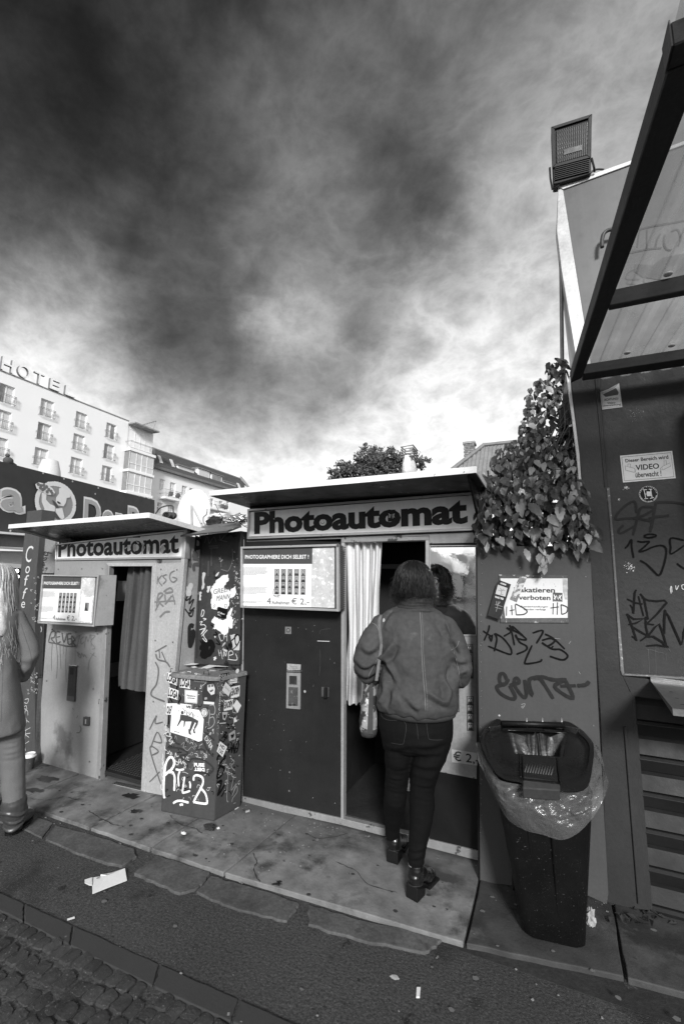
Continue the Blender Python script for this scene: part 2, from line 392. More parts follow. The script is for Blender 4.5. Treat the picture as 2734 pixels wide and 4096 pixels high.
COBBLE = M('granite_setts', .046, .6, var=.5, scale=7, fine=.25, fscale=130, bump=.8, bscale=60, light=(120, .62, .16), bdist=.006)
DIRT = M('dirt', .03, .9, var=.3, fine=.3, bump=.8)

# ------------------------------------------------------------------ ground
mb = MB(); s_ = 900
for x0, x1, y0, y1 in ((-s_, s_, -s_, -2), (-s_, -9, -2, 10), (9, s_, -2, 10), (-s_, s_, 10, s_)):
    mb.add([(x0, y0, -.05), (x1, y0, -.05), (x1, y1, -.05), (x0, y1, -.05)], [(0, 1, 2, 3)])
g = np.linspace(-9, 9, 145); gy = np.linspace(-2, 10, 97); V = []; Fc = []
for j, y in enumerate(gy):
    for i, x in enumerate(g):
        e = min(1, (9 - abs(x)) / 1.5, (y + 2) / 1.5, (10 - y) / 1.5)
        V.append((x, y, -.05 + e * (.026 + .008 * mnoise.noise(Vector((x * 1.1, y * 1.1, 0))) + .004 * mnoise.noise(Vector((x * 4, y * 4, 3))))))
nx = len(g)
for j in range(len(gy) - 1):
    for i in range(nx - 1): Fc.append((j * nx + i, j * nx + i + 1, (j + 1) * nx + i + 1, (j + 1) * nx + i))
mb.add(V, Fc)
mb.build('road', ASPH, None, kind='structure', base=(0, 0, 0), smooth=True)

def uneven(pts, k=6, a=.006):
    out = []
    for i in range(len(pts)):
        p, q = np.array(pts[i], float), np.array(pts[(i + 1) % len(pts)], float)
        for j in range(k):
            x = p + (q - p) * j / k
            if j: x = x + np.array([random.uniform(-a, a), random.uniform(-a, a), 0])
            out.append(x)
    return out
pav = MB().box(-4.9, 1.6, 2.26, 4.6, -.045, -.022).build('pavement', DIRT, None, kind='structure', base=(0, 0, 0))
SL = lambda c, x, y: hz(c(x, y), 0.0)
front = [(-6.0, 2.2), (-3.35, 2.17), (-1.67, 2.20), (-.38, 2.28), (.24, 2.38), (1.4, 2.5)]
def fy(x):
    for (a, b), (c_, d_) in zip(front, front[1:]):
        if a <= x <= c_: return b + (d_ - b) * (x - a) / (c_ - a)
    return 2.4
jx = [(-5.4, -5.4), (-4.35, -4.4), (-3.52, -3.5), (-2.66, -2.72), (-2.16, -2.2), (-1.60, -1.66), (-.375, -.385), (.262, .245), (1.3, 1.3)]
for i in range(len(jx) - 1):
    (b0, f0), (b1, f1) = jx[i], jx[i + 1]; gp = .007; yb = 3.0 if i < 6 else 2.9
    pts = [(f0 + gp, fy(f0) + random.uniform(0, .008), 0), (f1 - gp, fy(f1) + random.uniform(0, .008), 0), (b1 - gp, yb, 0), (b0 + gp, yb, 0)]
    dz = random.uniform(-.003, .003)
    pts = [p + np.array([0, 0, dz]) for p in uneven(pts, 7, .0035)]
    MB().prism(pts, (0, 0, -.04)).build('paving_slab', SLAB if i < 6 else SLAB_SHADED, pav, bevel=.004)
# rear strips of dirt, and the broken concrete in front of the slabs
for poly in ([(250, 335), (430, 385), (600, 440), (615, 475), (545, 518), (430, 490), (330, 455), (205, 400)],
             [(700, 470), (820, 505), (940, 545), (915, 590), (875, 622), (805, 640), (700, 595), (600, 550)],
             [(945, 562), (1120, 610), (1338, 682), (1320, 720), (1285, 765), (1175, 742), (1000, 690), (880, 632)],
             [(1382, 690), (1560, 745), (1760, 790), (1980, 850), (1900, 905), (1600, 845), (1380, 780)],
             [(-60, 230), (60, 262), (240, 325), (190, 392), (60, 330), (-90, 300)]):
    pts = uneven([hz(Hq(*p), -.012) for p in poly], 5, .006)
    MB().prism(pts, (0, 0, -.03)).build('broken_slab', SLAB2, pav, bevel=.004)
# kerb band of flat stones
kb_top = [(-160, 35), (0, 110), (560, 360), (960, 540), (1550, 800), (2100, 1040), (3000, 1430)]
kb_low = [(-160, 145), (0, 215), (500, 470), (1050, 740), (1480, 930), (2020, 1160), (2900, 1540)]
ktop = [hz(Mq(*p), -.016) for p in kb_top]; klow = [hz(Mq(*p), -.016) for p in kb_low]
kerb = MB().prism([klow[0] - [0, .05, .03], klow[-1] - [0, .05, .03], ktop[-1] + [0, .02, -.03], ktop[0] + [0, .02, -.03]], (0, 0, -.01)).build('kerb', DIRT, None, kind='structure', base=(0, 0, 0))
def along(L, t):
    d_ = [0]
    for a, b in zip(L, L[1:]): d_.append(d_[-1] + np.linalg.norm(b - a))
    t *= d_[-1]
    for i in range(len(L) - 1):
        if t <= d_[i + 1] or i == len(L) - 2: return L[i] + (L[i + 1] - L[i]) * (t - d_[i]) / (d_[i + 1] - d_[i])
cuts = [0, .16, .295, .50, .655, .83, 1]
for a, b in zip(cuts, cuts[1:]):
    q = [along(klow, a + .002), along(klow, b - .002), along(ktop, b - .002), along(ktop, a + .002)]
    MB().prism(uneven(q, 8, .002), (0, 0, -.04)).build('kerb_stone', KERB, kerb, bevel=.004)
# setts laid in shallow arcs beside the kerb
sett = link('cobblestone_pavement', [(-4.5, -1.5, -.03), (.6, -1.5, -.03), (.6, 1.62, -.03), (-4.5, 1.62, -.03)], [(0, 1, 2, 3)], DIRT, None, kind='structure', base=(0, 0, 0))
variants = []
def sett_mesh(i):
    r = random.Random(i); hx_, hy_, h = .0335, .039, .03
    base = [(-hx_, -hy_), (hx_, -hy_), (hx_, hy_), (-hx_, hy_)]
    base = [(x + r.uniform(-.005, .005), y + r.uniform(-.006, .006)) for x, y in base]
    ring = []
    for k in range(4):
        p, q = base[k], base[(k + 1) % 4]
        for t_ in (.14, .5, .86): ring.append((p[0] + (q[0] - p[0]) * t_ + r.uniform(-.002, .002), p[1] + (q[1] - p[1]) * t_ + r.uniform(-.002, .002)))
    n = len(ring); V = [(x, y, -.035) for x, y in ring] + [(x, y, -.008) for x, y in ring] + [(x * .95, y * .95, -.001 + r.uniform(-.0012, .0008)) for x, y in ring] + [(x * .55, y * .55, .0005 + r.uniform(-.0015, .002)) for x, y in ring]
    Fc = []
    for L_ in range(3):
        for k in range(n): Fc.append((L_ * n + k, L_ * n + (k + 1) % n, (L_ + 1) * n + (k + 1) % n, (L_ + 1) * n + k))
    Fc.append(tuple(range(3 * n, 4 * n)))
    me = bpy.data.meshes.new('cobblestone'); me.from_pydata(V, [], Fc); me.materials.append(COBBLE); me.shade_smooth(); me.set_sharp_from_angle(angle=math.radians(24)); return me
variants = [sett_mesh(i) for i in range(9)]
kd = klow[4] - klow[1]; kd[2] = 0; kd /= np.linalg.norm(kd); kn = np.array([kd[1], -kd[0], 0])
row = 0; placed = 0
def inview(p):
    v = np.array(p) - CAM; dz = v @ FW; x = CX + F * (v @ RR) / dz; y = CY - F * (v @ UU) / dz
    return -250 < x < 3000 and 3300 < y < 4350
k0 = klow[1]
for row in range(0, 26):
    u = -1.6 + (row % 2) * .045
    while u < 2.6:
        step = random.uniform(.055, .078)
        arc = .06 * math.sin(u * 3.6 + row * .05) if row > 0 else 0
        off = .042 + row * .076 + (arc if row > 2 else arc * row / 3.) + random.uniform(-.006, .006)
        p = k0 + kd * (u + step / 2) + kn * off
        # the kerb bends slightly: keep clear of it
        if inview(p) and p[1] > -1.4:
            fx = [np.interp(p[0], [q[0] for q in klow], [q[1] for q in klow])][0]
            if p[1] < fx - .03 and placed < 296:
                o = bpy.data.objects.new('cobblestone', random.choice(variants)); col.objects.link(o); o.parent = sett
                o.location = (p[0], p[1], -.014 + random.uniform(-.006, .004))
                sl_ = math.atan2(kd[1], kd[0]) + (.06 * 3.6 * math.cos(u * 3.6 + row * .05) * min(1, row / 3.)) * 1.0
                o.rotation_euler = (random.uniform(-.05, .05), random.uniform(-.05, .05), sl_ + random.uniform(-.09, .09) + random.choice([0, math.pi]))
                o.scale = (step / .0755 * random.uniform(.95, 1.02), random.uniform(.80, .92), 1)
                placed += 1
        u += step
# ------------------------------------------------------------------ booth 2 (the dark one)
P2 = Plane((0, -1, 0), (0, 2.9, 0))
b2 = thing('photo_booth', 'dark photo booth with a pale curtain, a mirror and a woman stepping in', 'photo booth', (-1.22, 3.2, 0), 'photo booths')
# closed carcass behind the front
mb = MB(); mb.box(-2.08, -2.05, 2.95, 3.85, .0, 2.13); mb.box(-.40, -.37, 2.95, 3.85, 0, 2.13); mb.box(-2.05, -.40, 3.80, 3.85, 0, 2.13)
mb.build('side_wall', BLACKPAINT, b2)
box('floor_pan', -2.05, -.40, 2.93, 3.8, .02, .06, M('rubber_floor', .03, .8, var=.3, fine=.3, bump=.5), b2)
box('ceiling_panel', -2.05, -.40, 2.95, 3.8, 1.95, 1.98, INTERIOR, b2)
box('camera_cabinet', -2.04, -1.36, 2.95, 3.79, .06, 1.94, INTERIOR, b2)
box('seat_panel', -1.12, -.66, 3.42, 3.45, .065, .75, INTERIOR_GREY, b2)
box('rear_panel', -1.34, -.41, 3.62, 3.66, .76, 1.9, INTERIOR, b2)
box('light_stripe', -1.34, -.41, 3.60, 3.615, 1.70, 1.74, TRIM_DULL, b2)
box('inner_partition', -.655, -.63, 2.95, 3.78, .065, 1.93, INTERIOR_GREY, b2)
panel('front_panel', P2, [K(558, 1237), K(783, 1243), K(780, 1884), K(551, 1836)], .03, DARKPAINT, b2)
frame_l = panel('edge_trim', P2, [K(553, 1237), K(559.5, 1237), K(556, 1838), K(549, 1836)], .04, TRIM_DULL, b2, off=.004)
panel('edge_trim', P2, [K(1092, 1240), K(1099, 1240), K(1098.5, 1965), K(1092, 1963)], .04, BLACKPAINT, b2, off=.004)
panel('sill', P2, [K(549, 1826), K(783, 1878), K(783, 1893), K(549, 1842)], .05, TRIM_DULL, b2, off=.012)
panel('sill', P2, [K(783, 1878), K(1097, 1953), K(1097, 1975), K(783, 1893)], .05, TRIM_DULL, b2, off=.011)
box('plinth', -2.06, -.41, 2.925, 3.0, -.02, .04, DIRT, b2)
box('door_track', -1.30, -.68, 2.905, 2.925, .03, .045, CHROME, b2, .001)
panel('door_frame', P2, [K(782, 1241), K(789.5, 1241), K(787, 1888), K(781, 1886)], .05, TRIM, b2, off=.008)
panel('door_frame', P2, [K(975, 1238), K(983.5, 1238), K(983, 1930), K(975, 1928)], .05, TRIM, b2, off=.008)
panel('door_frame', P2, [K(782, 1235), K(983, 1230), K(983.5, 1239), K(782, 1244.5)], .05, TRIM_DULL, b2, off=.012)
panel('header_strip', P2, [K(566, 1240), K(1099, 1220), K(1099, 1245), K(983.7, 1247), K(983.7, 1229), K(782, 1236), K(566, 1243)], .03, TRIM_DULL, b2, off=.002)
panel('header_gap', P2, [K(983.7, 1247.5), K(1092, 1246), K(1092, 1252), K(983.7, 1252)], .03, BLACKPAINT, b2, off=-.002)
# sign box
sg = panel('sign_panel', P2, [K(571, 1175), K(1096, 1135), K(1096, 1212), K(570, 1231)], .05, SIGNGREY, b2, off=.02)
frame('sign_frame', P2, [K(567, 1168), K(1101, 1127), K(1102, 1216), K(566, 1237)], .016, .08, TRIM, b2, off=.035)
q2 = [K(583, 1175), K(1071, 1139.5), K(1072, 1201.5), K(583, 1226)]
text('lettering', 'Photoautomat', P2, q2, M('sign_letters', .03, .4, var=.1, spec=.12), sg, bold=.045, off=.0215)
st = flat('sticker', P2, [K(889, 1170), K(906, 1169), K(906.5, 1195), K(889, 1197)], INK, sg, .023)
graffiti(P2, K, [[(891, 1178), (895, 1188), (897, 1180), (900, 1189), (904, 1178)], [(891, 1188), (895, 1180)], [(904, 1187), (900, 1179)]], .006, WHITE, sg, 'emblem', .0245, False)
graffiti(P2, D, [[(63, 665), (63, 680)], [(83, 665), (85, 678)], [(66, 690), (74, 705), (90, 700), (95, 688)]], .003, INK, sg, 'smiley_doodle', .0225)
# roof with pale edge
r2 = [hz(K(482, 1130), 2.2), hz(K(1090, 1075), 2.2), np.array([-.27, 3.95, 2.2]), np.array([-2.25, 3.95, 2.2])]
rf = MB().prism(r2, (0, 0, -.022)).build('roof', M('booth_roof_underside', .045, .35, .1, var=.2, fine=.1, aniso=(9, .8, 1), bump=.04), b2)
tr = MB()
for a, b in ((0, 1), (1, 2), (3, 0)):
    d_ = (r2[b] - r2[a]) / np.linalg.norm(r2[b] - r2[a]); nn = np.cross(d_, [0, 0, 1.])
    tr.prism([r2[a] + [0, 0, -.024], r2[b] + [0, 0, -.024], r2[b] + [0, 0, .012], r2[a] + [0, 0, .012]], nn * .006)
tr.build('roof_edge', ROOFEDGE, rf)
# header between sign and roof
box('roof_bracket', -2.14, -.32, 2.93, 3.02, 2.14, 2.178, BLACKPAINT, b2)
MB().prism([(-.335, 2.895, 1.93), (-.335, 2.895, 2.16), (-.335, 2.42, 2.185), (-.335, 2.42, 2.17)], (.012, 0, 0)).build('roof_side_bracket', BLACKPAINT, b2)
# mirror
mp = panel('mirror', P2, [K(986, 1256), K(1090, 1255), K(1092, 1455), K(986, 1455)], .01, MIRROR, b2, off=.006, bevel=0)
frame('mirror_frame', P2, [K(983.5, 1251), K(1092, 1250), K(1093.5, 1459), K(983.5, 1459)], .008, .02, TRIM, b2, off=.012)
pp = panel('lower_panel', P2, [K(983.5, 1459), K(1093, 1458), K(1093, 1784), K(983.5, 1762)], .02, M('pale_panel_paint', .27, .45, var=.07, streak=.05, light=(40, .74, .4)), b2, off=.003)
panel('kick_panel', P2, [K(984, 1765), K(1093, 1786), K(1093, 1953), K(984, 1928)], .02, BLACKPAINT, b2, off=.0)
panel('panel_bead', P2, [K(983.5, 1762), K(1093, 1783), K(1093, 1787.5), K(983.5, 1766.5)], .02, TRIM_DULL, b2, off=.005)
photo_strip(P2, [Iq(826, 698), Iq(866, 700), Iq(869, 902), Iq(828, 900)], b2, 4, .005)
photo_strip(P2, [Iq(829, 1005), Iq(870, 1006), Iq(872, 1210), Iq(831, 1208)], b2, 4, .005)
photo_strip(P2, [Iq(742, 905), Iq(783, 906), Iq(787, 1100), Iq(746, 1098)], b2, 4, .005)
pl_ = flat('price_label', P2, [Iq(742, 1317), Iq(891, 1340), Iq(891, 1413), Iq(742, 1393)], flatM(.5, .4), b2, .005)
text('price', '€ 2,-', P2, [Iq(751, 1325), Iq(903, 1350), Iq(903, 1412), Iq(751, 1392)], INK, pl_, .01, .0065)
# curtain: deep folds hanging from the rail, gathered towards the left
def curtain(name, p0, p1, z0, z1, nf, amp, mat, parent, seed, waist=.0, res=150):
    r = random.Random(seed); V = []; Fc = []; nz = 26; ph = r.uniform(0, 6)
    for j in range(nz + 1):
        t = j / nz; z = z1 + (z0(0) - z1) * t if callable(z0) else z1 + (z0 - z1) * t
        for i in range(res + 1):
            u = i / res
            uu = u + .018 * math.sin(9 * u + 3 * t + ph) * t
            x = p0[0] + (p1[0] - p0[0]) * uu; y = p0[1] + (p1[1] - p0[1]) * uu
            x += waist * math.sin(math.pi * t) * (u - .5) * -1
            a = amp * (.75 + .35 * t) * (1 + .35 * math.sin(u * 17 + ph))
            w_ = math.sin(2 * math.pi * nf * uu + .9 * math.sin(2.2 * t + u * 5 + ph))
            y += a * (abs(w_) ** .8 * (1 if w_ > 0 else -1)) + .006 * mnoise.noise(Vector((u * 14, t * 5, seed)))
            x += a * .35 * math.cos(2 * math.pi * nf * uu + 1)
            V.append((x, y, z + .008 * math.sin(u * 23) * t))
    for j in range(nz):
        for i in range(res): Fc.append((j * (res + 1) + i, j * (res + 1) + i + 1, (j + 1) * (res + 1) + i + 1, (j + 1) * (res + 1) + i))
    return link(name, V, Fc, mat, parent, smooth=True)
CURT = M('curtain_cloth', .7, .85, var=.08, fine=.05, bump=.25, bscale=14, bdist=.01)
zc = hy(K(790, 1612), 2.96)[2]
curtain('curtain', (-1.285, 2.955), (-1.005, 2.965), zc, 1.868, 5.6, .036, CURT, b2, 3, .03)
MB().cyl((-1.34, 2.96, 1.872), (-.66, 2.96, 1.872), .006).build('curtain_rail', CHROME, b2)
# display case
PB = Plane((0, -1, 0), (0, 2.76, 0))
case = panel('display_case', PB, [K(552, 1256), K(773, 1249), K(773, 1401), K(551, 1393)], .10, M('case_body', .06, .5, var=.2, aniso=(1, 1, 160), fine=.1), b2, off=-.02)
# right side of the case: thin ribs
rb = MB()
ytop, ybot = hy(K(782, 1251), 2.8)[2], hy(K(782, 1398), 2.8)[2]; xs = hy(K(775, 1300), 2.76)[0]
for k in range(34):
    z = ybot + (ytop - ybot) * k / 34; rb.box(xs, xs + .006, 2.775, 2.875, z, z + .006)
rb.build('side_ribs', M('case_ribs', .09, .5), case)
frame('case_frame', PB, [K(551, 1254), K(775, 1247.5), K(776, 1403), K(550.5, 1394)], .016, .03, TRIM, case, off=.008)
pq = [Cc(673, 262), Cc(1172, 258), Cc(1166, 684), Cc(668, 672)]
po = flat('poster', PB, pq, M('poster_paper', .78, .25, var=.03, fine=0, bump=.02, coat=.5), case, -.015)
flat('glass_sheet', PB, [Cc(1173, 256), Cc(1332, 250), Cc(1332, 690), Cc(1167, 684)], M('scuffed_backing', .55, .2, var=.2, scale=14, bump=.1, light=(22, .55, .8), dark=(12, .66, .2), coat=.6), case, -.014)
def poster(pl, q, parent, off, strips=5, ink=INK, title=True):
    h = flat('poster_header', pl, subq(q, 0, 0, 1, .265), flatM(.075, .35), parent, off + .001)
    text('poster_title', 'PHOTOGRAPHIERE DICH SELBST !', pl, subq(q, .03, .11, .95, .18), WHITE, h, .02, off + .002, 2)
    mb = MB()
    for (v0, v1, n) in ((.33, .47, 7), (.67, .80, 6), (.925, .95, 2)):
        for i in range(n):
            v = v0 + (v1 - v0) * i / n; ln = random.uniform(.32, .37) if i < n - 1 else .2
            u = .012
            while u < ln:
                wl = random.uniform(.012, .035); s_ = subq(q, u, v, min(u + wl, ln), v + .0085); mb.add([pl(x, off + .001) for x in s_], [(3, 2, 1, 0)]); u += wl + .006
    mb.build('small_print', flatM(.42), parent, kind='stuff')
    for i in range(strips):
        u = .46 + .095 * i; photo_strip(pl, subq(q, u, .355, u + .066, .79), parent, 4, off + .001)
    text('poster_price', '4', pl, subq(q, .355, .855, .41, .965), flatM(.12), parent, 0, off + .001)
    text('poster_price', 'Aufnahmen', pl, subq(q, .425, .905, .68, .965), flatM(.12), parent, .008, off + .001)
    text('poster_price', '€ 2,-', pl, subq(q, .71, .85, .965, .975), flatM(.12), parent, 0, off + .001)
poster(PB, pq, po, -.014)
graffiti(PB, Cc, [[(905, 540), (890, 570), (895, 600), (920, 610), (935, 590), (925, 560), (905, 545)], [(905, 540), (930, 620)], [(890, 600), (940, 600)]], .002, INK, po, 'scribble', -.011)
# vent slot, coin plate, knob, bolts, little sticker, scratches
cp = panel('coin_plate', P2, [Cc(985, 1155), Cc(1085, 1160), Cc(1083, 1425), Cc(982, 1416)], .02, TRIM_DULL, b2, off=.012)
lab = panel('coin_label', P2, [Cc(988, 1093), Cc(1087, 1100), Cc(1085, 1140), Cc(988, 1138)], .01, M('label_plate', .42, .4, .3), b2, off=.012)
text('label_print', 'Anleitung\nin 4 Minuten', P2, [Cc(1003, 1106), Cc(1070, 1111), Cc(1070, 1134), Cc(1003, 1130)], flatM(.15), lab, 0, .0135, 2, align='CENTER')
panel('plate_lip', P2, [Cc(985, 1140), Cc(1086, 1146), Cc(1085, 1158), Cc(985, 1154)], .03, CHROME, cp, off=.026)
panel('coin_tray', P2, [Cc(1005, 1180), Cc(1060, 1182), Cc(1060, 1245), Cc(1005, 1243)], .004, M('tray_metal', .3, .15, .9), cp, off=.0145, bevel=.001)
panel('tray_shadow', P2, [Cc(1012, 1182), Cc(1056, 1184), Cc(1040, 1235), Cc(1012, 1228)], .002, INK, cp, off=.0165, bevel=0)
panel('plate_inset', P2, [Cc(1000, 1262), Cc(1068, 1265), Cc(1066, 1400), Cc(997, 1395)], .003, M('scuffed_plate', .2, .3, .7, var=.4, light=(40, .6, .5)), cp, off=.0145, bevel=.001)
for u in (1008, 1038): flat('slot', P2, [Cc(u - 7, 1385), Cc(u + 13, 1386), Cc(u + 13, 1398), Cc(u - 7, 1397)], INK, cp, .0162)
kn = panel('switch_plate', P2, [Cc(1238, 1262), Cc(1292, 1266), Cc(1290, 1336), Cc(1236, 1332)], .01, M('switch_metal', .12, .4, .5), b2, off=.010)
MB().prism([P2(Cc(1262, 1262), .010), P2(Cc(1285, 1264), .010), P2(Cc(1284, 1342), .010), P2(Cc(1260, 1340), .010)], (0, -.018, 0)).build('switch_lever', BLACKPAINT, kn, .003)
for p in ((1008, 1878), (1005, 2013)): bolt(P2, Cc(*p), .0085, CHROME, b2, .007)
disc('sticker', P2, Cc(1118, 1294), .009, flatM(.35), b2)
sk = flat('sticker', P2, [Cc(976, 825), Cc(1021, 826), Cc(1020, 879), Cc(975, 877)], flatM(.16), b2, .002)
disc('sticker_ring', P2, Cc(998, 851), .0155, flatM(.03), sk, .0028); disc('sticker_ring', P2, Cc(998, 851), .0105, flatM(.2), sk, .0034)
flat('sticker_remains', P2, [Cc(1208, 926), Cc(1298, 929), Cc(1296, 934), Cc(1208, 931)], flatM(.5), b2)
mb = MB()
for k in range(46):
    x, y = random.uniform(690, 1370), random.uniform(720, 2150); c_ = P2(Cc(x, y), .0016); s_ = random.uniform(.0008, .0028)
    mb.add([c_ + [-s_, 0, -s_], c_ + [s_, 0, -s_ * random.random()], c_ + [s_ * .4, 0, s_ * 1.2]], [(0, 1, 2)])
mb.build('paint_chips', flatM(.45), b2, kind='stuff')
graffiti(P2, Cc, [[(745, 705), (755, 706)], [(1225, 880), (1235, 850), (1300, 840)], [(1228, 990), (1230, 1100), (1222, 1180)]], .0015, flatM(.09), b2, 'scratch')

# ------------------------------------------------------------------ booth 1 (the grey one)
P1 = Plane((0, -1, 0), (0, 2.68, 0))
b1 = thing('photo_booth', 'grey photo booth on the far side, dark pleated curtain in its open doorway', 'photo booth', (-3.35, 3.0, 0), 'photo booths')
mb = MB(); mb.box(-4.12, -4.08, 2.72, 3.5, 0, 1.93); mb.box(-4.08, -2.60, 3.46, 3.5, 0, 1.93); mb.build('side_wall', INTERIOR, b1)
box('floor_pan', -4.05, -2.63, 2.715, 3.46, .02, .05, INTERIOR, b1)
fl = MB()
x = -3.3
for i in range(24):
    for j in range(20):
        cx_, cy_ = -3.31 + i * .026 + (j % 2) * .013, 2.76 + j * .025; fl.box(cx_, cx_ + .014, cy_, cy_ + .009, .05, .0535)
fl.build('floor_tread', M('tread_metal', .10, .35, .5), b1, kind='stuff')
box('ceiling_panel', -4.08, -2.6, 2.72, 3.46, 1.80, 1.83, INTERIOR, b1)
box('camera_cabinet', -4.06, -3.50, 2.72, 3.45, .06, 1.79, INTERIOR, b1)
camp = panel('camera_panel', Plane((1, -.0, 0), (-3.49, 0, 0)), [B(862, 440), B(922, 450), B(905, 740), B(856, 742)], .004, M('inner_face', .05, .4), b1)
box('inner_label', -3.495, -3.489, 2.86, 2.98, 1.38, 1.56, flatM(.45), b1, .001)
box('inner_hatch', -3.495, -3.489, 2.84, 2.97, .72, .84, M('hatch_metal', .12, .4, .4), b1, .001)
box('stool', -2.98, -2.66, 2.95, 3.3, .45, .50, M('stool_seat', .03, .5), b1, .02)
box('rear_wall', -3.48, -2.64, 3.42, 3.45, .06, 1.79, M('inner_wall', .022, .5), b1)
# front panels, curved bite of decay at the lower left corner
body = [K(125, 1285), K(243, 1291), K(243, 1300), K(222, 1793), B(330, 1965 - 0), B(300, 1930), B(290, 1800), B(318, 1500)]
panel('front_panel', P1, [K(126, 1286), K(247, 1286), K(243, 1300), K(223, 1792), K(150, 1772), B(345, 2015), B(330, 1950), B(318, 1820), B(322, 1500), B(345, 1200), B(370, 870), B(425, 500)], .03, GREYPAINT, b1)
panel('front_panel', P1, [K(356, 1293), K(422, 1290), K(372, 1825), K(331, 1817)], .03, M('light_booth_paint', .38, .45, var=.12, streak=.03, light=(30, .72, .6), dark=(9, .7, .08)), b1)
panel('front_panel', P1, [K(128, 1286), K(421, 1282), K(421, 1293), K(243, 1293.5), K(127, 1296)], .028, GREYPAINT, b1, off=-.004)
panel('rotten_base', P1, [B(300, 1300), B(325, 1300), B(330, 1800), B(400, 1930), B(560, 2010), B(740, 2090), B(735, 2100), B(330, 1990), B(270, 1900)], .02, M('rotten_wood', .06, .9, var=.4, fine=.3, aniso=(60, 60, 4), bump=.6), b1, off=-.01)
panel('door_frame', P1, [K(242, 1291), K(251, 1291), K(229, 1797), K(221, 1794)], .05, TRIM_DULL, b1, off=.006)
panel('door_frame', P1, [K(349, 1291), K(357.5, 1291), K(332, 1821), K(323, 1818)], .05, M('pale_trim', .5, .4, .3, var=.15), b1, off=.006)
panel('door_frame', P1, [K(242.5, 1291), K(357.5, 1291), K(350, 1299), K(250, 1299)], .052, M('pale_trim', .5), b1, off=.008)
panel('threshold', P1, [K(221, 1790), K(333, 1816), K(333, 1823), K(221, 1797)], .05, CHROME, b1, off=.014)
s1 = panel('sign_panel', P1, [K(130, 1252), K(420, 1220), K(419, 1277), K(130, 1282)], .03, CREAM, b1, off=.006)
frame('sign_frame', P1, [K(126, 1248), K(425, 1214), K(423, 1281), K(126, 1286)], .013, .06, TRIM, b1, off=.016)
text('lettering', 'Photoautomat', P1, [Rq(528, 757), K(410.5, 1220.5), K(410.4, 1269), Rq(522, 917)], M('sign_letters', .05), s1, bold=.03, off=.0075)
mb = MB()   # torn patches over the letters
for poly in ([(1195, 800), (1212, 790), (1222, 835), (1205, 872), (1192, 850)], [(1275, 790), (1290, 785), (1300, 830), (1280, 880), (1262, 890)], [(1330, 820), (1345, 810), (1340, 870), (1328, 850)], [(1215, 770), (1250, 785), (1235, 800)], [(1440, 820), (1462, 806), (1480, 830), (1462, 880), (1436, 878)], [(1118, 832), (1140, 822), (1142, 830), (1122, 842)]):
    P3 = [P1(Rq(x_ + random.uniform(-4, 4), y_ + random.uniform(-4, 4)), .0088) for x_, y_ in poly]; mb.add(P3, [tuple(range(len(P3) - 1, -1, -1))])
mb.build('torn_patch', M('torn_paper', .6, .6, var=.2, scale=40), s1, kind='stuff')
mb = MB()
for poly in ([(938, 728), (1003, 722), (1000, 752), (985, 742), (960, 735)], [(1195, 722), (1262, 716), (1255, 740), (1190, 740)], [(1318, 772), (1345, 750), (1350, 790), (1325, 800)], [(1290, 800), (1300, 805), (1285, 850)]):
    P3 = [P1(Rq(*x_), .0095) for x_ in poly]; mb.add(P3, [tuple(range(len(P3) - 1, -1, -1))])
mb.build('dark_patch', INK, s1, kind='stuff')
panel('corner_post', P1, [K(421, 1213), K(429, 1212), K(379, 1800), K(371, 1826)], .04, M('pale_trim', .5), b1, off=.012)
# right-hand side of booth 1, seen edge-on, with the start of its second sign
PS = Plane((1, 0, 0), (-2.565, 0, 0))
pside = MB().box(-2.60, -2.565, 2.725, 3.46, 0.0, 1.93).build('flank_panel', M('light_booth_paint', .36), b1)
zt, zb = hy(K(437, 1262), 2.8)[2], hy(K(437, 1330), 2.8)[2]
text('side_lettering', 'P', PS, [K(448, 1228), K(462, 1233), K(462, 1284), K(444, 1284)], INK, pside, .02, .003)
graffiti(PS, Oq, [[(150, 1135), (90, 1255), (150, 1230), (180, 1180), (140, 1310), (215, 1240), (150, 1420), (230, 1370)], [(80, 1390), (150, 1470), (210, 1380), (190, 1500), (140, 1490), (150, 1440)]], .012, INK, pside)
graffiti(PS, Oq, [[(215, 1665), (150, 1670), (150, 1950), (190, 1930), (215, 1750), (165, 1790), (160, 1900)]], .035, INK, pside)
graffiti(PS, Oq, [[(160, 1140), (140, 1145), (150, 1030), (185, 1020), (165, 1090)], [(115, 1040), (110, 1150), (160, 1155), (150, 1060)]], .03, flatM(.7), pside, 'sticker_remains')
graffiti(PS, Oq, [[(200, 510), (250, 520), (270, 560), (190, 560)], [(120, 590), (160, 680), (150, 740)], [(200, 600), (290, 620), (300, 690), (220, 700), (220, 800)]], .03, flatM(.13), pside, 'old_glue')
# curtain of booth 1
curtain('curtain', (-3.30, 2.80), (-2.87, 2.755), hy(B(1000, 1375), 2.79)[2], 1.72, 4.3, .028, M('dark_curtain_cloth', .075, .8, var=.15, bump=.2), b1, 5)
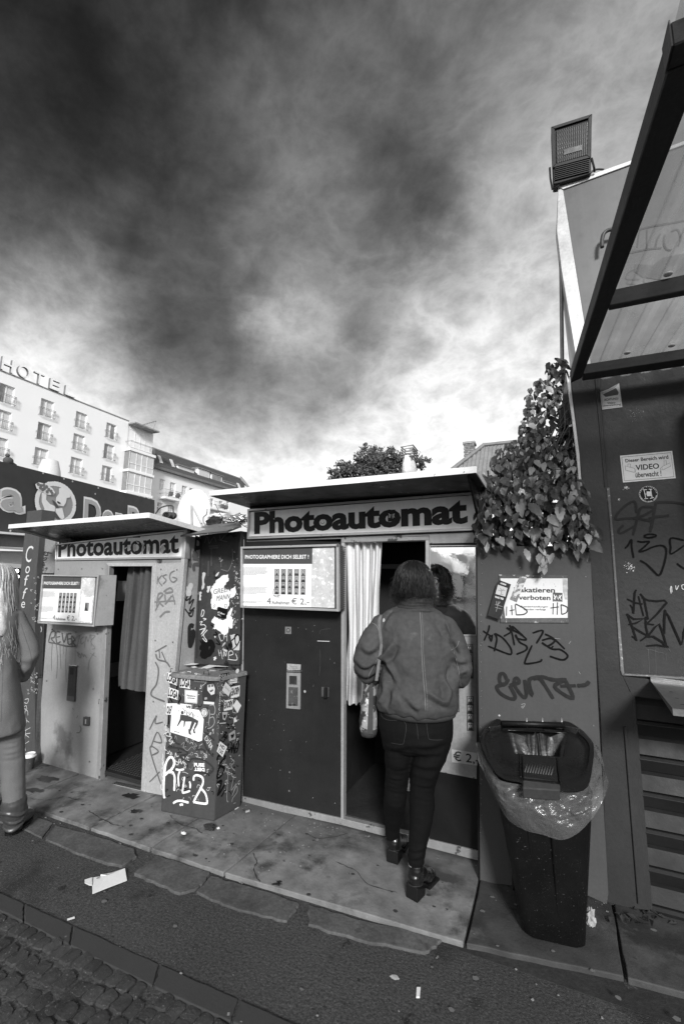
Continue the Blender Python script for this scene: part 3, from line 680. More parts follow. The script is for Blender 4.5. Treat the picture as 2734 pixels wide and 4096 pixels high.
# roof
q = [hz(K(22, 1205), 2.026), hz(K(342, 1178), 2.034), np.array([-2.455, 2.78, 1.985]), np.array([-4.32, 3.05, 1.915])]
rf1 = MB().prism(q, (0, 0, -.012)).build('roof', M('roof_underside', .10), b1)
tr = MB()
for a, b in ((0, 1), (1, 2), (3, 0)):
    d_ = (q[b] - q[a]) / np.linalg.norm(q[b] - q[a]); nn = np.cross(d_, [0, 0, 1.])
    tr.prism([q[a] + [0, 0, -.03], q[b] + [0, 0, -.03], q[b] + [0, 0, .006], q[a] + [0, 0, .006]], nn * .006)
tr.build('roof_edge', M('roof_edge_white', .75, .45, var=.08, dark=(30, .68, .2)), rf1)
box('roof_bracket', -4.08, -2.58, 2.70, 2.75, 1.86, 1.895, TRIM_DULL, b1)
# display case of booth 1
PB1 = Plane((.10, -1, 0), (-3.6, 2.53, 0))
c1 = panel('display_case', PB1, [K(98, 1319), K(224, 1321), K(213, 1436), K(88, 1430)], .12, M('case_side', .2, .4, .3, var=.1), b1, off=-.015)
frame('case_frame', PB1, [K(96, 1318), K(226, 1320), K(215, 1438), K(86, 1430)], .013, .03, TRIM, c1, off=.006)
MB().prism([PB1(B(768, 488), .0), PB1(B(738, 888), .0), PB1(B(738, 888), 0) + [.06, .13, 0], PB1(B(768, 488), 0) + [.06, .13, 0]], (-.01, 0, 0)).build('case_side_panel', GREYPAINT, c1)
p1q = [B(343, 503), B(640, 503), B(610, 862), B(303, 848)]
po1 = flat('poster', PB1, p1q, M('poster_paper', .78), c1, -.012)
flat('backing_sheet', PB1, [B(640, 503), B(748, 505), B(722, 868), B(610, 862)], M('scuffed_backing', .6), c1, -.011)
poster(PB1, p1q, po1, -.011)
nq = [B(640, 662), B(726, 664), B(712, 858), B(617, 852)]
nt_ = flat('notice', PB1, nq, WHITE, po1, -.009); flat('notice_photo', PB1, subq(nq, .38, .22, .72, .56), flatM(.2), nt_, -.008); graffiti(PB1, B, [[(675, 712), (673, 745), (668, 770)], [(676, 745), (682, 770)]], .012, INK, nt_, 'notice_figure', -.007)
# coin plate etc. on booth 1
cp1 = panel('coin_plate', P1, [B(540, 1195), B(597, 1200), B(583, 1482), B(521, 1472)], .02, M('dark_plate', .07, .4, .4, light=(30, .66, .3)), b1, off=.012)
panel('plate_lip', P1, [B(540, 1193), B(598, 1198), B(597, 1207), B(539, 1203)], .02, CHROME, cp1, off=.02)
flat('coin_tray', P1, [B(550, 1215), B(580, 1217), B(576, 1270), B(547, 1268)], INK, cp1, .0135)
flat('plate_lower', P1, [B(524, 1432), B(583, 1440), B(582, 1482), B(521, 1472)], M('hatch_metal', .2), cp1, .0135)
k1 = panel('switch_plate', P1, [B(652, 1600), B(693, 1603), B(690, 1672), B(648, 1668)], .02, M('dark_plate', .04), b1, off=.02)
flat('switch_lever', P1, [B(667, 1618), B(677, 1619), B(675, 1655), B(665, 1654)], flatM(.3), k1, .0205)
for p in ((407, 915), (592, 932), (762, 950), (366, 1318), (729, 1380), (456, 443), (640, 440), (800, 440), (1260, 445), (1385, 448), (1215, 1002), (1352, 1015), (1200, 1480), (700, 1650 + 300)):
    bolt(P1, B(*p), .007, BOLT, b1, .006)
G1 = flatM(.10)
graffiti(P1, B, [[(380, 1010), (400, 940), (430, 930), (425, 975), (400, 985), (430, 1020)], [(470, 935), (440, 940), (445, 1020), (475, 1010)], [(445, 975), (470, 970)], [(485, 940), (500, 1015), (525, 945)], [(560, 950), (530, 955), (535, 1030), (570, 1020)], [(535, 990), (560, 985)], [(565, 1040), (560, 965), (585, 1000), (570, 1010), (595, 1050)], [(380, 1015), (420, 1022), (520, 1045), (590, 1048)]], .012, G1, b1)
graffiti(P1, B, [[(410, 1020), (405, 1100), (402, 1240)], [(440, 1020), (450, 1150), (443, 1300)], [(470, 1030), (472, 1120), (478, 1230)], [(520, 1040), (515, 1200), (520, 1330)], [(495, 1020), (497, 1110)], [(590, 1050), (588, 1180)]], .004, flatM(.14), b1, 'paint_drip')
graffiti(P1, B, [[(600, 975), (655, 945)], [(625, 960), (600, 1060)], [(655, 970), (632, 1000), (640, 1030), (660, 1010)], [(660, 1060), (675, 970), (690, 1010), (710, 955), (715, 1050)], [(700, 960), (745, 965), (710, 1010), (745, 1060), (720, 1070)], [(705, 1100), (752, 1130)], [(740, 1095), (700, 1160), (690, 1240)], [(605, 1090), (615, 1130)], [(605, 1095), (625, 1110), (610, 1118), (630, 1135), (640, 1100), (655, 1130), (660, 1110), (680, 1140)]], .0055, flatM(.16), b1)
graffiti(P1, B, [[(600, 1725), (625, 1720), (635, 1690), (625, 1668)], [(570, 1530), (575, 1545)], [(490, 1800), (480, 1770)], [(600, 1610), (610, 1590)]], .006, G1, b1, 'scuff_mark')
graffiti(P1, B, [[(1235, 500), (1230, 560)], [(1270, 490), (1240, 530), (1270, 575)], [(1305, 485), (1275, 500), (1300, 530), (1275, 560)], [(1368, 455), (1335, 475), (1330, 520), (1355, 545), (1385, 520), (1350, 505)]], .011, flatM(.17), b1)
graffiti(P1, B, [[(1225, 735), (1240, 640), (1275, 640), (1240, 690), (1280, 735)], [(1290, 640), (1300, 700), (1345, 650), (1290, 720)], [(1280, 620), (1330, 590), (1350, 620), (1290, 630)], [(1350, 640), (1370, 720)], [(1210, 700), (1370, 690)], [(1215, 770), (1250, 700)], [(1250, 820), (1290, 780), (1330, 775)]], .015, flatM(.19), b1)
graffiti(P1, B, [[(1215, 1090), (1305, 1040)], [(1245, 1070), (1250, 1140)], [(1220, 1105), (1235, 1150), (1300, 1170), (1330, 1210)], [(1215, 1170), (1240, 1230), (1225, 1340), (1185, 1400), (1195, 1440), (1290, 1480)], [(1265, 1090), (1300, 1170)]], .013, flatM(.13), b1)
graffiti(P1, B, [[(1170, 1700), (1225, 1590), (1215, 1650), (1275, 1640)], [(1180, 1840), (1230, 1720), (1265, 1800), (1200, 1790)], [(1190, 1900), (1240, 1870), (1180, 1830), (1185, 1900), (1260, 2130)], [(1170, 2110), (1250, 2030)]], .010, flatM(.12), b1)
graffiti(P1, Rq, [[(440, 860), (420, 890), (400, 870), (410, 900)], [(440, 925), (405, 920), (400, 945), (430, 950)], [(420, 960), (380, 965), (385, 990), (410, 990)]], .004, INK, b1)
# ------------------------------------------------------------------ switch cabinet between the booths
ca, cb, cc_ = hz(K(368, 1862)), hz(K(490, 1885)), hz(K(552, 1850))
CF = vplane(ca, cb); CR = vplane(cb, cc_)
if CF.n[1] > 0: CF = vplane(ca, cb, -1)
if CR.n[0] < 0: CR = vplane(cb, cc_, -1)
CAB = M('cabinet_paint', .06, .5, var=.15, fine=.1, streak=.1, bump=.15, light=(50, .73, .4), dark=(6, .66, .02))
cab = thing('switch_cabinet', 'waist-high metal switch cabinet covered in stickers and tags, between the two photo booths', 'cabinet', ((ca + cc_) / 2 * [1, 1, 0]))
HC = .90
cd4 = ca + (cc_ - cb)
def lean(p, z, k=1.0):   # the cabinet widens slightly upwards as in the picture
    c_ = (ca + cc_) / 2; return np.array([c_[0] + (p[0] - c_[0]) * (1 + .0 * z), c_[1] + (p[1] - c_[1]), z])
rings = []
cor = [ca, cb, cc_, cd4]
MB().prism([p * [1, 1, 0] for p in cor], (0, 0, HC)).build('body', CAB, cab, .008)
# oversailing lid with rounded front
ctr = sum(cor) / 4
def lidpt(p, s, z): return np.array([ctr[0] + (p[0] - ctr[0]) * s, ctr[1] + (p[1] - ctr[1]) * s, z])
def rounded(cs, r, k=5):
    out = []
    n = len(cs)
    for i in range(n):
        a, b, c = cs[i - 1], cs[i], cs[(i + 1) % n]
        u = (a - b) / np.linalg.norm(a - b); v = (c - b) / np.linalg.norm(c - b)
        p0, p2 = b + u * r[i], b + v * r[i]
        for j in range(k + 1):
            t = j / k; out.append(p0 * (1 - t) ** 2 + b * 2 * t * (1 - t) + p2 * t * t)
    return out
lc = [lidpt(p, 1.0, 0) for p in cor]
lc[0] += [-.015, -.03, 0]; lc[1] += [.004, -.035, 0]; lc[2] += [.01, .0, 0]; lc[3] += [-.015, .0, 0]
R_ = rounded(lc, [.09, .07, .01, .01])
MB().loft([[p + [0, 0, HC - .005] for p in R_], [p + [0, 0, HC + .012] for p in R_], [ctr * [1, 1, 0] + (p - ctr * [1, 1, 0]) * .97 + [0, 0, HC + .022] for p in R_]]).build('lid', M('worn_lid', .17, .6, var=.4, fine=.3, bump=.4, light=(9, .57, .62), dark=(7, .62, .03)), cab, edge=50)
LP = Plane((0, 0, 1), (0, 0, HC + .0225))
for poly in ([(385, 195), (470, 170), (620, 165), (680, 180), (600, 200), (480, 205)], [(690, 235), (800, 195), (860, 185), (1000, 180), (1115, 200), (1050, 225), (880, 222), (760, 250)], [(540, 228), (600, 215), (635, 230), (590, 243)]):
    flat('paper_remains', LP, [Nq(*p) for p in poly], WHITE, cab, .001)
STN = [0]
def sticker(pl, cr, quad, v, txt=None, tv=.03, parent=None, label=None, inset=(.08, .12, .92, .88), bold=.03, base=.003, flip=False, **kw):
    STN[0] += 1; o_ = base + (STN[0] % 6) * .0004
    q_ = [cr(*p) for p in quad]
    s = flat('sticker', pl, q_, flatM(v, .4), parent, o_, **({'label': label} if label else {}))
    if txt:
        tq = subq(q_, *inset)
        if flip: tq = [tq[2], tq[3], tq[0], tq[1]]
        text('sticker_print', txt, pl, tq, flatM(tv), s, bold, o_ + .0005, 2, align='CENTER')
    return s
S = lambda *a, **k: sticker(CF, Nq, *a, parent=cab, **k)
S([(232, 298), (372, 345), (362, 478), (218, 418)], .75, 'LOGA', .03, inset=(.02, .04, .98, .96), bold=.05)
S([(408, 365), (538, 385), (538, 520), (396, 500)], .75, 'LOGA', .03, inset=(.02, .06, .98, .94), bold=.05)
S([(255, 498), (385, 545), (370, 670), (235, 628)], .75, 'LOGA', .03, inset=(.02, .06, .98, .94), bold=.05)
S([(465, 530), (642, 548), (635, 720), (465, 705)], .5)
S([(478, 545), (630, 560), (624, 702), (478, 690)], .72, 'Plakatieren\nverboten', .06, inset=(.1, .35, .9, .72))
S([(592, 355), (770, 378), (760, 440), (592, 425)], .16, 'RUSTY', .05, bold=.02)
S([(220, 716), (370, 716), (300, 870), (222, 866)], .72, 'EVO', .03, inset=(.05, .2, .6, .95), flip=True, bold=.05)
S([(405, 718), (560, 735), (555, 790), (402, 780)], .72, 'VE', .03, inset=(.5, .3, .95, 1), bold=.05)
S([(720, 688), (862, 700), (862, 733), (720, 725)], .6)
# torn portrait: a grinning face in halftone blocks
f_ = S([(700, 560), (745, 450), (800, 425), (850, 410), (880, 500), (890, 610), (870, 690), (705, 680)], .035)
for poly, v in (([(770, 470), (850, 455), (872, 520), (865, 590), (820, 605), (770, 540)], .55), ([(775, 475), (812, 465), (812, 500), (785, 505)], .03), ([(822, 462), (850, 458), (850, 492), (826, 497)], .03), ([(795, 545), (845, 525), (848, 548), (812, 568)], .03), ([(803, 545), (842, 530), (842, 540), (808, 556)], .75), ([(730, 640), (760, 630), (770, 660), (735, 670)], .3)):
    flat('portrait_patch', CF, [Nq(*p) for p in poly], flatM(v), f_, .0065)
# white poster: a figure bent over like a table in high heels, drawn as a plain dark shape
po2 = S([(300, 718), (400, 735), (480, 775), (560, 790), (660, 805), (722, 930), (700, 1215), (650, 1232), (540, 1185), (268, 1100)], .78)
for poly in ([(408, 865), (480, 875), (560, 900), (648, 950), (640, 985), (560, 960), (480, 960), (400, 940)],
             [(400, 930), (425, 945), (372, 1022), (360, 1025)], [(455, 950), (475, 955), (462, 1028), (450, 1030)],
             [(560, 955), (600, 975), (560, 1060), (535, 1110), (530, 1060)], [(620, 975), (648, 955), (640, 1000), (605, 1060), (595, 1080), (590, 1040)],
             [(515, 1060), (530, 1065), (545, 1110), (558, 1140), (525, 1130), (518, 1115)], [(575, 1060), (592, 1065), (612, 1120), (585, 1115)], [(425, 815), (450, 822), (448, 862), (420, 862), (415, 835)]):
    flat('poster_figure', CF, [Nq(*p) for p in poly], flatM(.06), po2, .0068)
graffiti(CF, Nq, [[(435, 775), (470, 820), (455, 850)], [(475, 800), (520, 860)], [(500, 830), (490, 870), (520, 880)], [(525, 820), (535, 880), (560, 830), (580, 905), (580, 850)], [(380, 800), (385, 825)], [(595, 870), (600, 885)], [(635, 880), (640, 900)]], .003, INK, po2, 'marker_scribble', .0075)
text('poster_print', 'zechock', CF, [Nq(322, 1080), Nq(395, 1098), Nq(395, 1115), Nq(322, 1098)], INK, po2, .01, .007)
dsk = disc('sticker', CF, Nq(728, 842), .028, flatM(.72), cab, .0052); disc('sticker_ring', CF, Nq(728, 842), .026, flatM(.2), dsk, .0058); disc('sticker_ring', CF, Nq(728, 842), .019, flatM(.75), dsk, .0064)
flat('sticker_emblem', CF, [Nq(708, 820), Nq(730, 805), Nq(755, 812), Nq(748, 850), Nq(725, 895), Nq(712, 890), Nq(706, 850)], flatM(.45), dsk, .007)
S([(588, 1510), (735, 1518), (735, 1572), (588, 1570)], .03, 'FUSE', .8, inset=(.02, .05, .98, .95), bold=.06)
S([(588, 1575), (735, 1577), (740, 1635), (590, 1625)], .03, 'DEST', .8, inset=(.02, .05, .98, .95), bold=.06, flip=True)
WP = M('white_spray', .82, .7, var=.06, bump=0); WM = flatM(.6); BK = flatM(.006, .6, .1)
graffiti(CF, Nq, [[(190, 1990), (183, 1850), (195, 1650), (215, 1520), (265, 1440), (310, 1455), (325, 1530), (290, 1600), (240, 1640), (200, 1680)], [(240, 1640), (300, 1640), (330, 1700), (330, 1800), (325, 1890)]], .017, WP, cab)
graffiti(CF, Nq, [[(345, 1600), (400, 1610), (460, 1600)], [(405, 1610), (380, 1700), (388, 1830)], [(465, 1700), (450, 1800), (437, 1900), (455, 1915), (540, 1890)], [(528, 1765), (540, 1800), (538, 1855)]], .013, WP, cab)
graffiti(CF, Nq, [[(585, 1755), (590, 1700), (630, 1680), (700, 1710), (712, 1780), (680, 1860), (590, 2030), (600, 2042), (750, 2062), (765, 2010), (740, 1920), (670, 1840)], [(310, 2058), (360, 2028), (420, 2025), (520, 2048)], [(400, 2085), (420, 2072), (445, 2080)]], .014, WP, cab)
graffiti(CF, Nq, [[(215, 1000), (205, 1060), (225, 1080), (235, 1040)], [(235, 1060), (240, 1100), (255, 1070), (250, 1050)], [(180, 1135), (250, 1100), (270, 1150), (275, 1110)], [(215, 1150), (290, 1170), (255, 1220), (310, 1225), (270, 1270)], [(200, 1190), (205, 1240)], [(215, 1185), (222, 1235)], [(195, 1290), (200, 1330), (225, 1350)], [(225, 1385), (255, 1390), (240, 1360)], [(260, 1350), (285, 1400), (265, 1400)], [(290, 1370), (300, 1410)]], .005, WM, cab)
graffiti(CF, Nq, [[(335, 1450), (345, 1380), (360, 1430), (385, 1420)], [(340, 1470), (350, 1540), (390, 1520), (345, 1490)], [(395, 1460), (385, 1500), (410, 1500), (405, 1460)], [(410, 1480), (425, 1530), (440, 1490)], [(490, 1540), (450, 1500), (480, 1580), (450, 1570)], [(170, 1390), (175, 1430), (165, 1470), (180, 1500), (170, 1560)], [(190, 1500), (165, 1520), (185, 1560), (160, 1590), (185, 1600)], [(175, 1640), (160, 1680), (180, 1720), (165, 1760)], [(150, 1800), (148, 1860), (172, 1868), (170, 1800)]], .0045, WM, cab)
text('graffiti_tag', 'EXITA', CF, [Nq(760, 1145), Nq(850, 1300), Nq(815, 1345), Nq(728, 1190)], WM, cab, .0, .0026)
graffiti(CF, Nq, [[(800, 745), (855, 740), (875, 800), (860, 860), (810, 860)], [(790, 800), (800, 870), (785, 1000)], [(790, 920), (850, 900), (865, 980), (820, 1040), (770, 1055)]], .0055, flatM(.3), cab)
graffiti(CF, Nq, [[(235, 1310), (400, 1320), (510, 1390), (400, 1425), (520, 1500), (560, 1460), (700, 1470), (830, 1560), (840, 1620), (780, 1655), (600, 1640)], [(730, 1110), (780, 1140), (860, 1215)], [(700, 1170), (760, 1330), (845, 1430)], [(300, 1130), (340, 1240), (400, 1265)], [(650, 1290), (620, 1340), (690, 1330), (745, 1365)]], .012, flatM(.035), cab)
graffiti(CF, Nq, [[(370, 470), (360, 560), (410, 640), (380, 710)], [(245, 645), (250, 760)], [(265, 640), (300, 700)], [(245, 870), (250, 960), (245, 1000)]], .011, BK, cab)
graffiti(CF, Nq, [[(310, 1150), (330, 1190), (345, 1150), (360, 1200)], [(420, 1270), (460, 1240), (450, 1300), (490, 1290)], [(500, 1180), (540, 1260), (560, 1190), (590, 1240)], [(440, 1300), (500, 1350), (560, 1300), (600, 1340)], [(545, 1395), (560, 1370), (580, 1390), (560, 1410), (520, 1400), (510, 1440)], [(600, 1250), (630, 1290), (590, 1290), (620, 1330)]], .003, flatM(.28), cab)
S2 = lambda *a, **k: sticker(CR, Nq, *a, parent=cab, **k)
S2([(950, 320), (1065, 300), (1050, 395), (948, 415)], .02, 'SiU', .3, bold=.03)
S2([(1075, 350), (1175, 335), (1168, 440), (1068, 452)], .72, 'NILS', .04, inset=(.06, .08, .94, .55), bold=.0); text('sticker_print', 'MANGO', CR, [Nq(1078, 415), Nq(1166, 402), Nq(1164, 425), Nq(1076, 438)], INK, cab, 0, .0062)
disc('sticker', CR, Nq(1172, 282), .016, flatM(.7), cab, .004)
S2([(1015, 430), (1098, 515), (1055, 622), (965, 545)], .6, '25m Key', .15, inset=(.15, .3, .85, .6), bold=0)
S2([(1095, 495), (1208, 472), (1200, 620), (1085, 650)], .72, 'ABOVE', .03, inset=(.04, .1, .96, .8), flip=True, bold=.05)
S2([(1000, 680), (1118, 655), (1108, 795), (990, 820)], .72, 'ABOVE', .03, inset=(.04, .1, .96, .8), flip=True, bold=.05)
S2([(1165, 665), (1225, 745), (1172, 848), (1112, 745)], .72)
S2([(955, 820), (1050, 822), (1025, 1008), (918, 1008)], .05); flat('sticker_mouth', CR, [Nq(968, 835), Nq(1045, 830), Nq(1030, 890), Nq(1005, 945), Nq(978, 930)], flatM(.4), cab, .0062); flat('sticker_mouth', CR, [Nq(985, 870), Nq(1022, 866), Nq(1008, 918), Nq(992, 918)], BK, cab, .0068); graffiti(CR, Nq, [[(935, 985), (1018, 978)]], .008, flatM(.5), cab, 'sticker_line', .0066)
S2([(1125, 915), (1148, 900), (1150, 930), (1170, 945), (1165, 962), (1125, 975)], .7)
S2([(1055, 1125), (1140, 1070), (1150, 1190), (1062, 1225)], .3); flat('sticker_heart', CR, [Nq(1100, 1190), Nq(1082, 1150), Nq(1092, 1130), Nq(1105, 1140), Nq(1118, 1118), Nq(1130, 1125), Nq(1125, 1160)], BK, cab, .0062)
S2([(940, 1225), (1035, 1300), (975, 1440), (895, 1360)], .72, 'HD\n135', .03, inset=(.18, .12, .82, .88), bold=.03)
graffiti(CR, Nq, [[(1050, 1250), (1055, 1370), (1090, 1300), (1095, 1380), (1120, 1260), (1130, 1390), (1150, 1290)], [(1060, 1330), (1180, 1320)], [(1160, 1280), (1185, 1210), (1190, 1260), (1170, 1350), (1150, 1380)]], .010, BK, cab)
graffiti(CR, Nq, [[(1045, 880), (1085, 890)], [(1060, 920), (1080, 935)], [(1030, 1000), (1060, 1000), (1040, 1040), (1075, 1060)], [(1080, 1000), (1110, 990)], [(1000, 1100), (1030, 1110), (980, 1160), (1030, 1170), (1000, 1200)], [(1100, 1060), (1140, 1020)], [(960, 1185), (1010, 1140)]], .008, BK, cab)
graffiti(CR, Nq, [[(900, 1480), (920, 1420), (1010, 1430), (930, 1540), (990, 1580), (985, 1640), (940, 1700), (900, 1710), (930, 1560)], [(895, 1790), (960, 1760), (910, 1950), (1005, 1800)], [(955, 1970), (1015, 1870)]], .014, BK, cab)
graffiti(CR, Nq, [[(985, 1660), (1040, 1560), (1050, 1620), (1030, 1980), (1050, 2040)], [(1080, 1450), (1130, 1500), (1090, 1560), (1140, 1620)], [(1130, 1680), (1090, 1880), (1160, 1790), (1120, 1900)], [(1100, 1960), (1160, 1830), (1170, 1900), (1110, 1990), (1100, 2040)], [(1120, 2060), (1150, 2050)]], .006, flatM(.26), cab)
text('graffiti_tag', 'Adeng', CR, [Nq(918, 830), Nq(925, 560), Nq(955, 560), Nq(948, 820)], WM, cab, .0, .003)
rs9 = random.Random(77)
for pl_, x0_, x1_, y0_, y1_ in ((CF, 190, 850, 280, 2050), (CR, 900, 1200, 280, 1900)):
    for val, n_, wd_ in ((WM, 60, .0028), (BK, 50, .0045), (flatM(.25), 40, .003)):
        wr = []
        for k in range(n_):
            x_, y_ = rs9.uniform(x0_, x1_), rs9.uniform(y0_, y1_); pts_ = [(x_, y_)]; a_ = rs9.uniform(0, 6.28)
            for j in range(rs9.randint(2, 5)): a_ += rs9.uniform(-2.2, 2.2); pts_.append((min(x1_, max(x0_, pts_[-1][0] + rs9.uniform(8, 34) * math.cos(a_))), pts_[-1][1] + rs9.uniform(8, 34) * math.sin(a_)))
            wr.append(pts_)
        graffiti(pl_, Nq, wr, wd_, val, cab, 'fine_scribble', .0012, kind='stuff')
# tall bill-covered box behind the cabinet
PP = Plane((0, -1, 0), (0, 2.86, 0))
tb = thing('bill_posting_box', 'tall dark box plastered with torn white bills, standing behind the sticker-covered cabinet', 'box', (-2.35, 3.0, 0))
panel('front_panel', PP, [K(457, 1228), K(553, 1218), K(549, 1525), K(443, 1525), K(445, 1520)], .22, M('bill_board_paint', .042, .5, var=.3, fine=.2, streak=.12, bump=.3, light=(13, .665, .5), dark=(7, .6, .01)), tb)
MB().box(-2.57, -2.12, 2.88, 3.2, 0, .98).build('lower_body', M('bill_board_paint', .055), tb)
panel('joint_strip', PP, [Oq(305, 270), Oq(355, 265), Oq(300, 1300), Oq(270, 2170), Oq(240, 2165), Oq(290, 1100)], .02, INK, tb, off=.003)
for poly, v in (([(480, 1080), (530, 1000), (600, 920), (660, 870), (755, 850), (762, 950), (700, 1020), (690, 1080), (780, 1100), (870, 1030), (875, 1150), (850, 1200), (775, 1230), (770, 1320), (740, 1390), (590, 1360), (570, 1410), (495, 1390), (480, 1300), (500, 1200)], .75),
                ([(540, 1505), (600, 1540), (640, 1560), (700, 1560), (745, 1480), (800, 1370), (825, 1385), (790, 1500), (835, 1560), (820, 1690), (780, 1700), (760, 1650), (755, 1750), (700, 1810), (650, 1780), (560, 1700), (510, 1710), (545, 1640), (490, 1600)], .75),
                ([(350, 820), (398, 825), (385, 900), (380, 1050), (345, 1100), (345, 900)], .5), ([(290, 1120), (335, 1125), (330, 1200), (325, 1260), (290, 1260)], .55), ([(780, 1800), (860, 1785), (930, 1830), (945, 1900), (930, 2040), (830, 2040), (800, 1900)], .45),
                ([(550, 885), (600, 815), (615, 820), (570, 885)], .6), ([(625, 640), (670, 615), (672, 630), (628, 655)], .55), ([(425, 1040), (480, 1035), (470, 1080), (440, 1140), (422, 1130)], .6), ([(525, 2150), (560, 2140), (575, 2170), (545, 2200), (525, 2185)], .6), ([(535, 1825), (560, 1820), (558, 1845), (540, 1848)], .6)):
    # ragged edges
    rg = []
    for i in range(len(poly)):
        p, q_ = poly[i], poly[(i + 1) % len(poly)]
        for j in range(4): rg.append((p[0] + (q_[0] - p[0]) * j / 4 + random.uniform(-9, 9) * (j > 0), p[1] + (q_[1] - p[1]) * j / 4 + random.uniform(-9, 9) * (j > 0)))
    flat('torn_bill', PP, [Oq(*p) for p in rg], M('torn_bill_%d' % int(v * 100), v, .6, var=.08, fine=.06, bump=.1, dark=(30, .68, .2)), tb, .003)
hs = flat('sticker', PP, [Oq(598, 1358), Oq(740, 1395), Oq(725, 1550), Oq(578, 1510)], BK, tb, .0045)
text('sticker_print', '#ToBern\nDir...', PP, [Oq(590, 1430), Oq(700, 1460), Oq(690, 1530), Oq(590, 1490)], WHITE, hs, .01, .005)
text('graffiti_tag', 'GREEN', PP, [Oq(520, 1085), Oq(800, 1045), Oq(800, 1110), Oq(530, 1165)], flatM(.12), tb, 0, .0042, slant=.2)
text('graffiti_tag', 'MANN', PP, [Oq(570, 1185), Oq(790, 1155), Oq(780, 1225), Oq(565, 1275)], flatM(.10), tb, 0, .0042, slant=.2)
graffiti(PP, Oq, [[(530, 1310), (555, 1340), (530, 1370), (520, 1345), (540, 1335)], [(690, 1330), (730, 1320), (725, 1360), (700, 1365), (705, 1335)]], .0025, BK, tb, off=.0045)
graffiti(PP, Oq, [[(720, 1960), (745, 2030), (770, 1930), (790, 2020), (800, 1900), (820, 1990)], [(800, 1890), (850, 1850), (870, 1800), (920, 1810), (930, 1890), (880, 1960), (860, 1850), (890, 1800)], [(820, 2035), (900, 1960)]], .010, BK, tb)
graffiti(PP, Oq, [[(340, 2040), (350, 1990), (400, 1950), (480, 1920), (510, 1970), (490, 2050), (420, 2110), (350, 2110), (400, 2010), (450, 2000)]], .05, BK, tb)
graffiti(PP, Oq, [[(315, 1880), (345, 1940), (350, 1870), (375, 1950)], [(570, 1870), (630, 1950), (560, 1930)], [(500, 1880), (540, 1950)], [(550, 1750), (580, 1790), (520, 1800)], [(480, 1640), (540, 1680)]], .010, BK, tb)
graffiti(PP, Oq, [[(330, 1500), (350, 1410), (380, 1430), (360, 1500), (330, 1510)], [(360, 1540), (410, 1550), (370, 1570)], [(310, 1600), (350, 1590), (320, 1640), (380, 1640), (410, 1680)], [(305, 1720), (400, 1700), (330, 1790), (400, 1680)], [(340, 1820), (430, 1720), (370, 1800), (420, 1890), (400, 1900), (355, 1850)]], .007, WM, tb)
graffiti(PP, Oq, [[(600, 2030), (620, 2130)], [(605, 2085), (650, 2080)], [(640, 2040), (665, 2180)], [(680, 2140), (690, 2060), (715, 2130), (730, 2050)], [(760, 2170), (765, 2070), (810, 2050), (830, 2100), (770, 2120)], [(750, 2180), (890, 2190), (870, 2090)]], .005, WM, tb)
graffiti(PP, Oq, [[(640, 1790), (610, 1800), (640, 1890), (670, 1880)], [(680, 1790), (690, 1870)], [(690, 1830), (735, 1825)], [(735, 1780), (735, 1900)], [(670, 1950), (710, 1920), (660, 1980)]], .008, flatM(.4), tb)
graffiti(PP, Oq, [[(385, 360), (425, 260), (460, 370), (500, 300), (540, 270), (560, 340)], [(620, 240), (640, 310), (700, 240)], [(600, 310), (740, 340)], [(450, 410), (590, 405)], [(455, 440), (600, 435)], [(820, 450), (820, 640), (760, 790), (700, 790), (640, 770)], [(490, 450), (490, 720)], [(640, 560), (645, 740)], [(445, 640), (440, 880)]], .006, flatM(.16), tb)
wr = []
for k in range(60):
    x_, y_ = random.uniform(800, 965), random.uniform(450, 1700); a_ = random.uniform(0, 6.28); r_ = random.uniform(8, 30)
    wr.append([(x_, y_), (x_ + r_ * math.cos(a_), y_ + r_ * math.sin(a_)), (x_ + r_ * math.cos(a_ + .9), y_ + 1.5 * r_ * math.sin(a_ + .9))])
graffiti(PP, Oq, wr, .003, flatM(.55), tb, 'fine_scribble', kind='stuff')
# tin awning with rubbish heaped on it
aw = thing('tin_awning', 'small bent tin awning over the bill-covered box, rubbish heaped on top', 'awning', (-2.3, 2.75, 1.93))
a0 = hz(K(415, 1228), 1.925); a1 = hz(K(523, 1217), 1.93); a2 = hy(K(554, 1206), 2.86); a3 = hy(K(548, 1196), 3.05); a4 = hy(K(470, 1205), 3.1)
MB().prism([a0, a1, a2, a3, a4], (0, 0, -.006)).build('tin_sheet', M('tin_sheet', .22, .45, .4, var=.2, bump=.2, dark=(16, .6, .06)), aw)
MB().prism([a0, a1, a2, a2 - [0, 0, .012], a1 - [0, 0, .014], a0 - [0, 0, .012]], (0, -.003, 0)).build('folded_edge', M('dark_plate', .07), aw)

def crumple(name, c, r, sq, mat, parent, seed, amp=.35, label=None, cat=None, sub=3, base=None):
    bm = bmesh.new(); bmesh.ops.create_icosphere(bm, subdivisions=sub, radius=1)
    V = []
    for v in bm.verts:
        p = v.co.copy(); k = 1 + amp * (abs(mnoise.noise(p * 2.1 + Vector((seed, 0, 0)))) * 2 - .5) + amp * .5 * mnoise.noise(p * 5 + Vector((0, seed, 0)))
        V.append((c[0] + p.x * r * sq[0] * k, c[1] + p.y * r * sq[1] * k, c[2] + p.z * r * sq[2] * k))
    Fc = [tuple(x.index for x in f.verts) for f in bm.faces]; bm.free()
    o = link(name, V, Fc, mat, parent, edge=28)
    if label: tag(o, label, cat)
    return o
crumple('tarpaulin', hy(Sq(830, 560), 3.12), .085, (1.0, .6, .75), M('black_plastic', .025, .25, var=.3, bump=.3, bscale=12), None, 3, .5, 'crumpled black plastic sheet with a pale torn lining on the tin awning', 'plastic sheet')
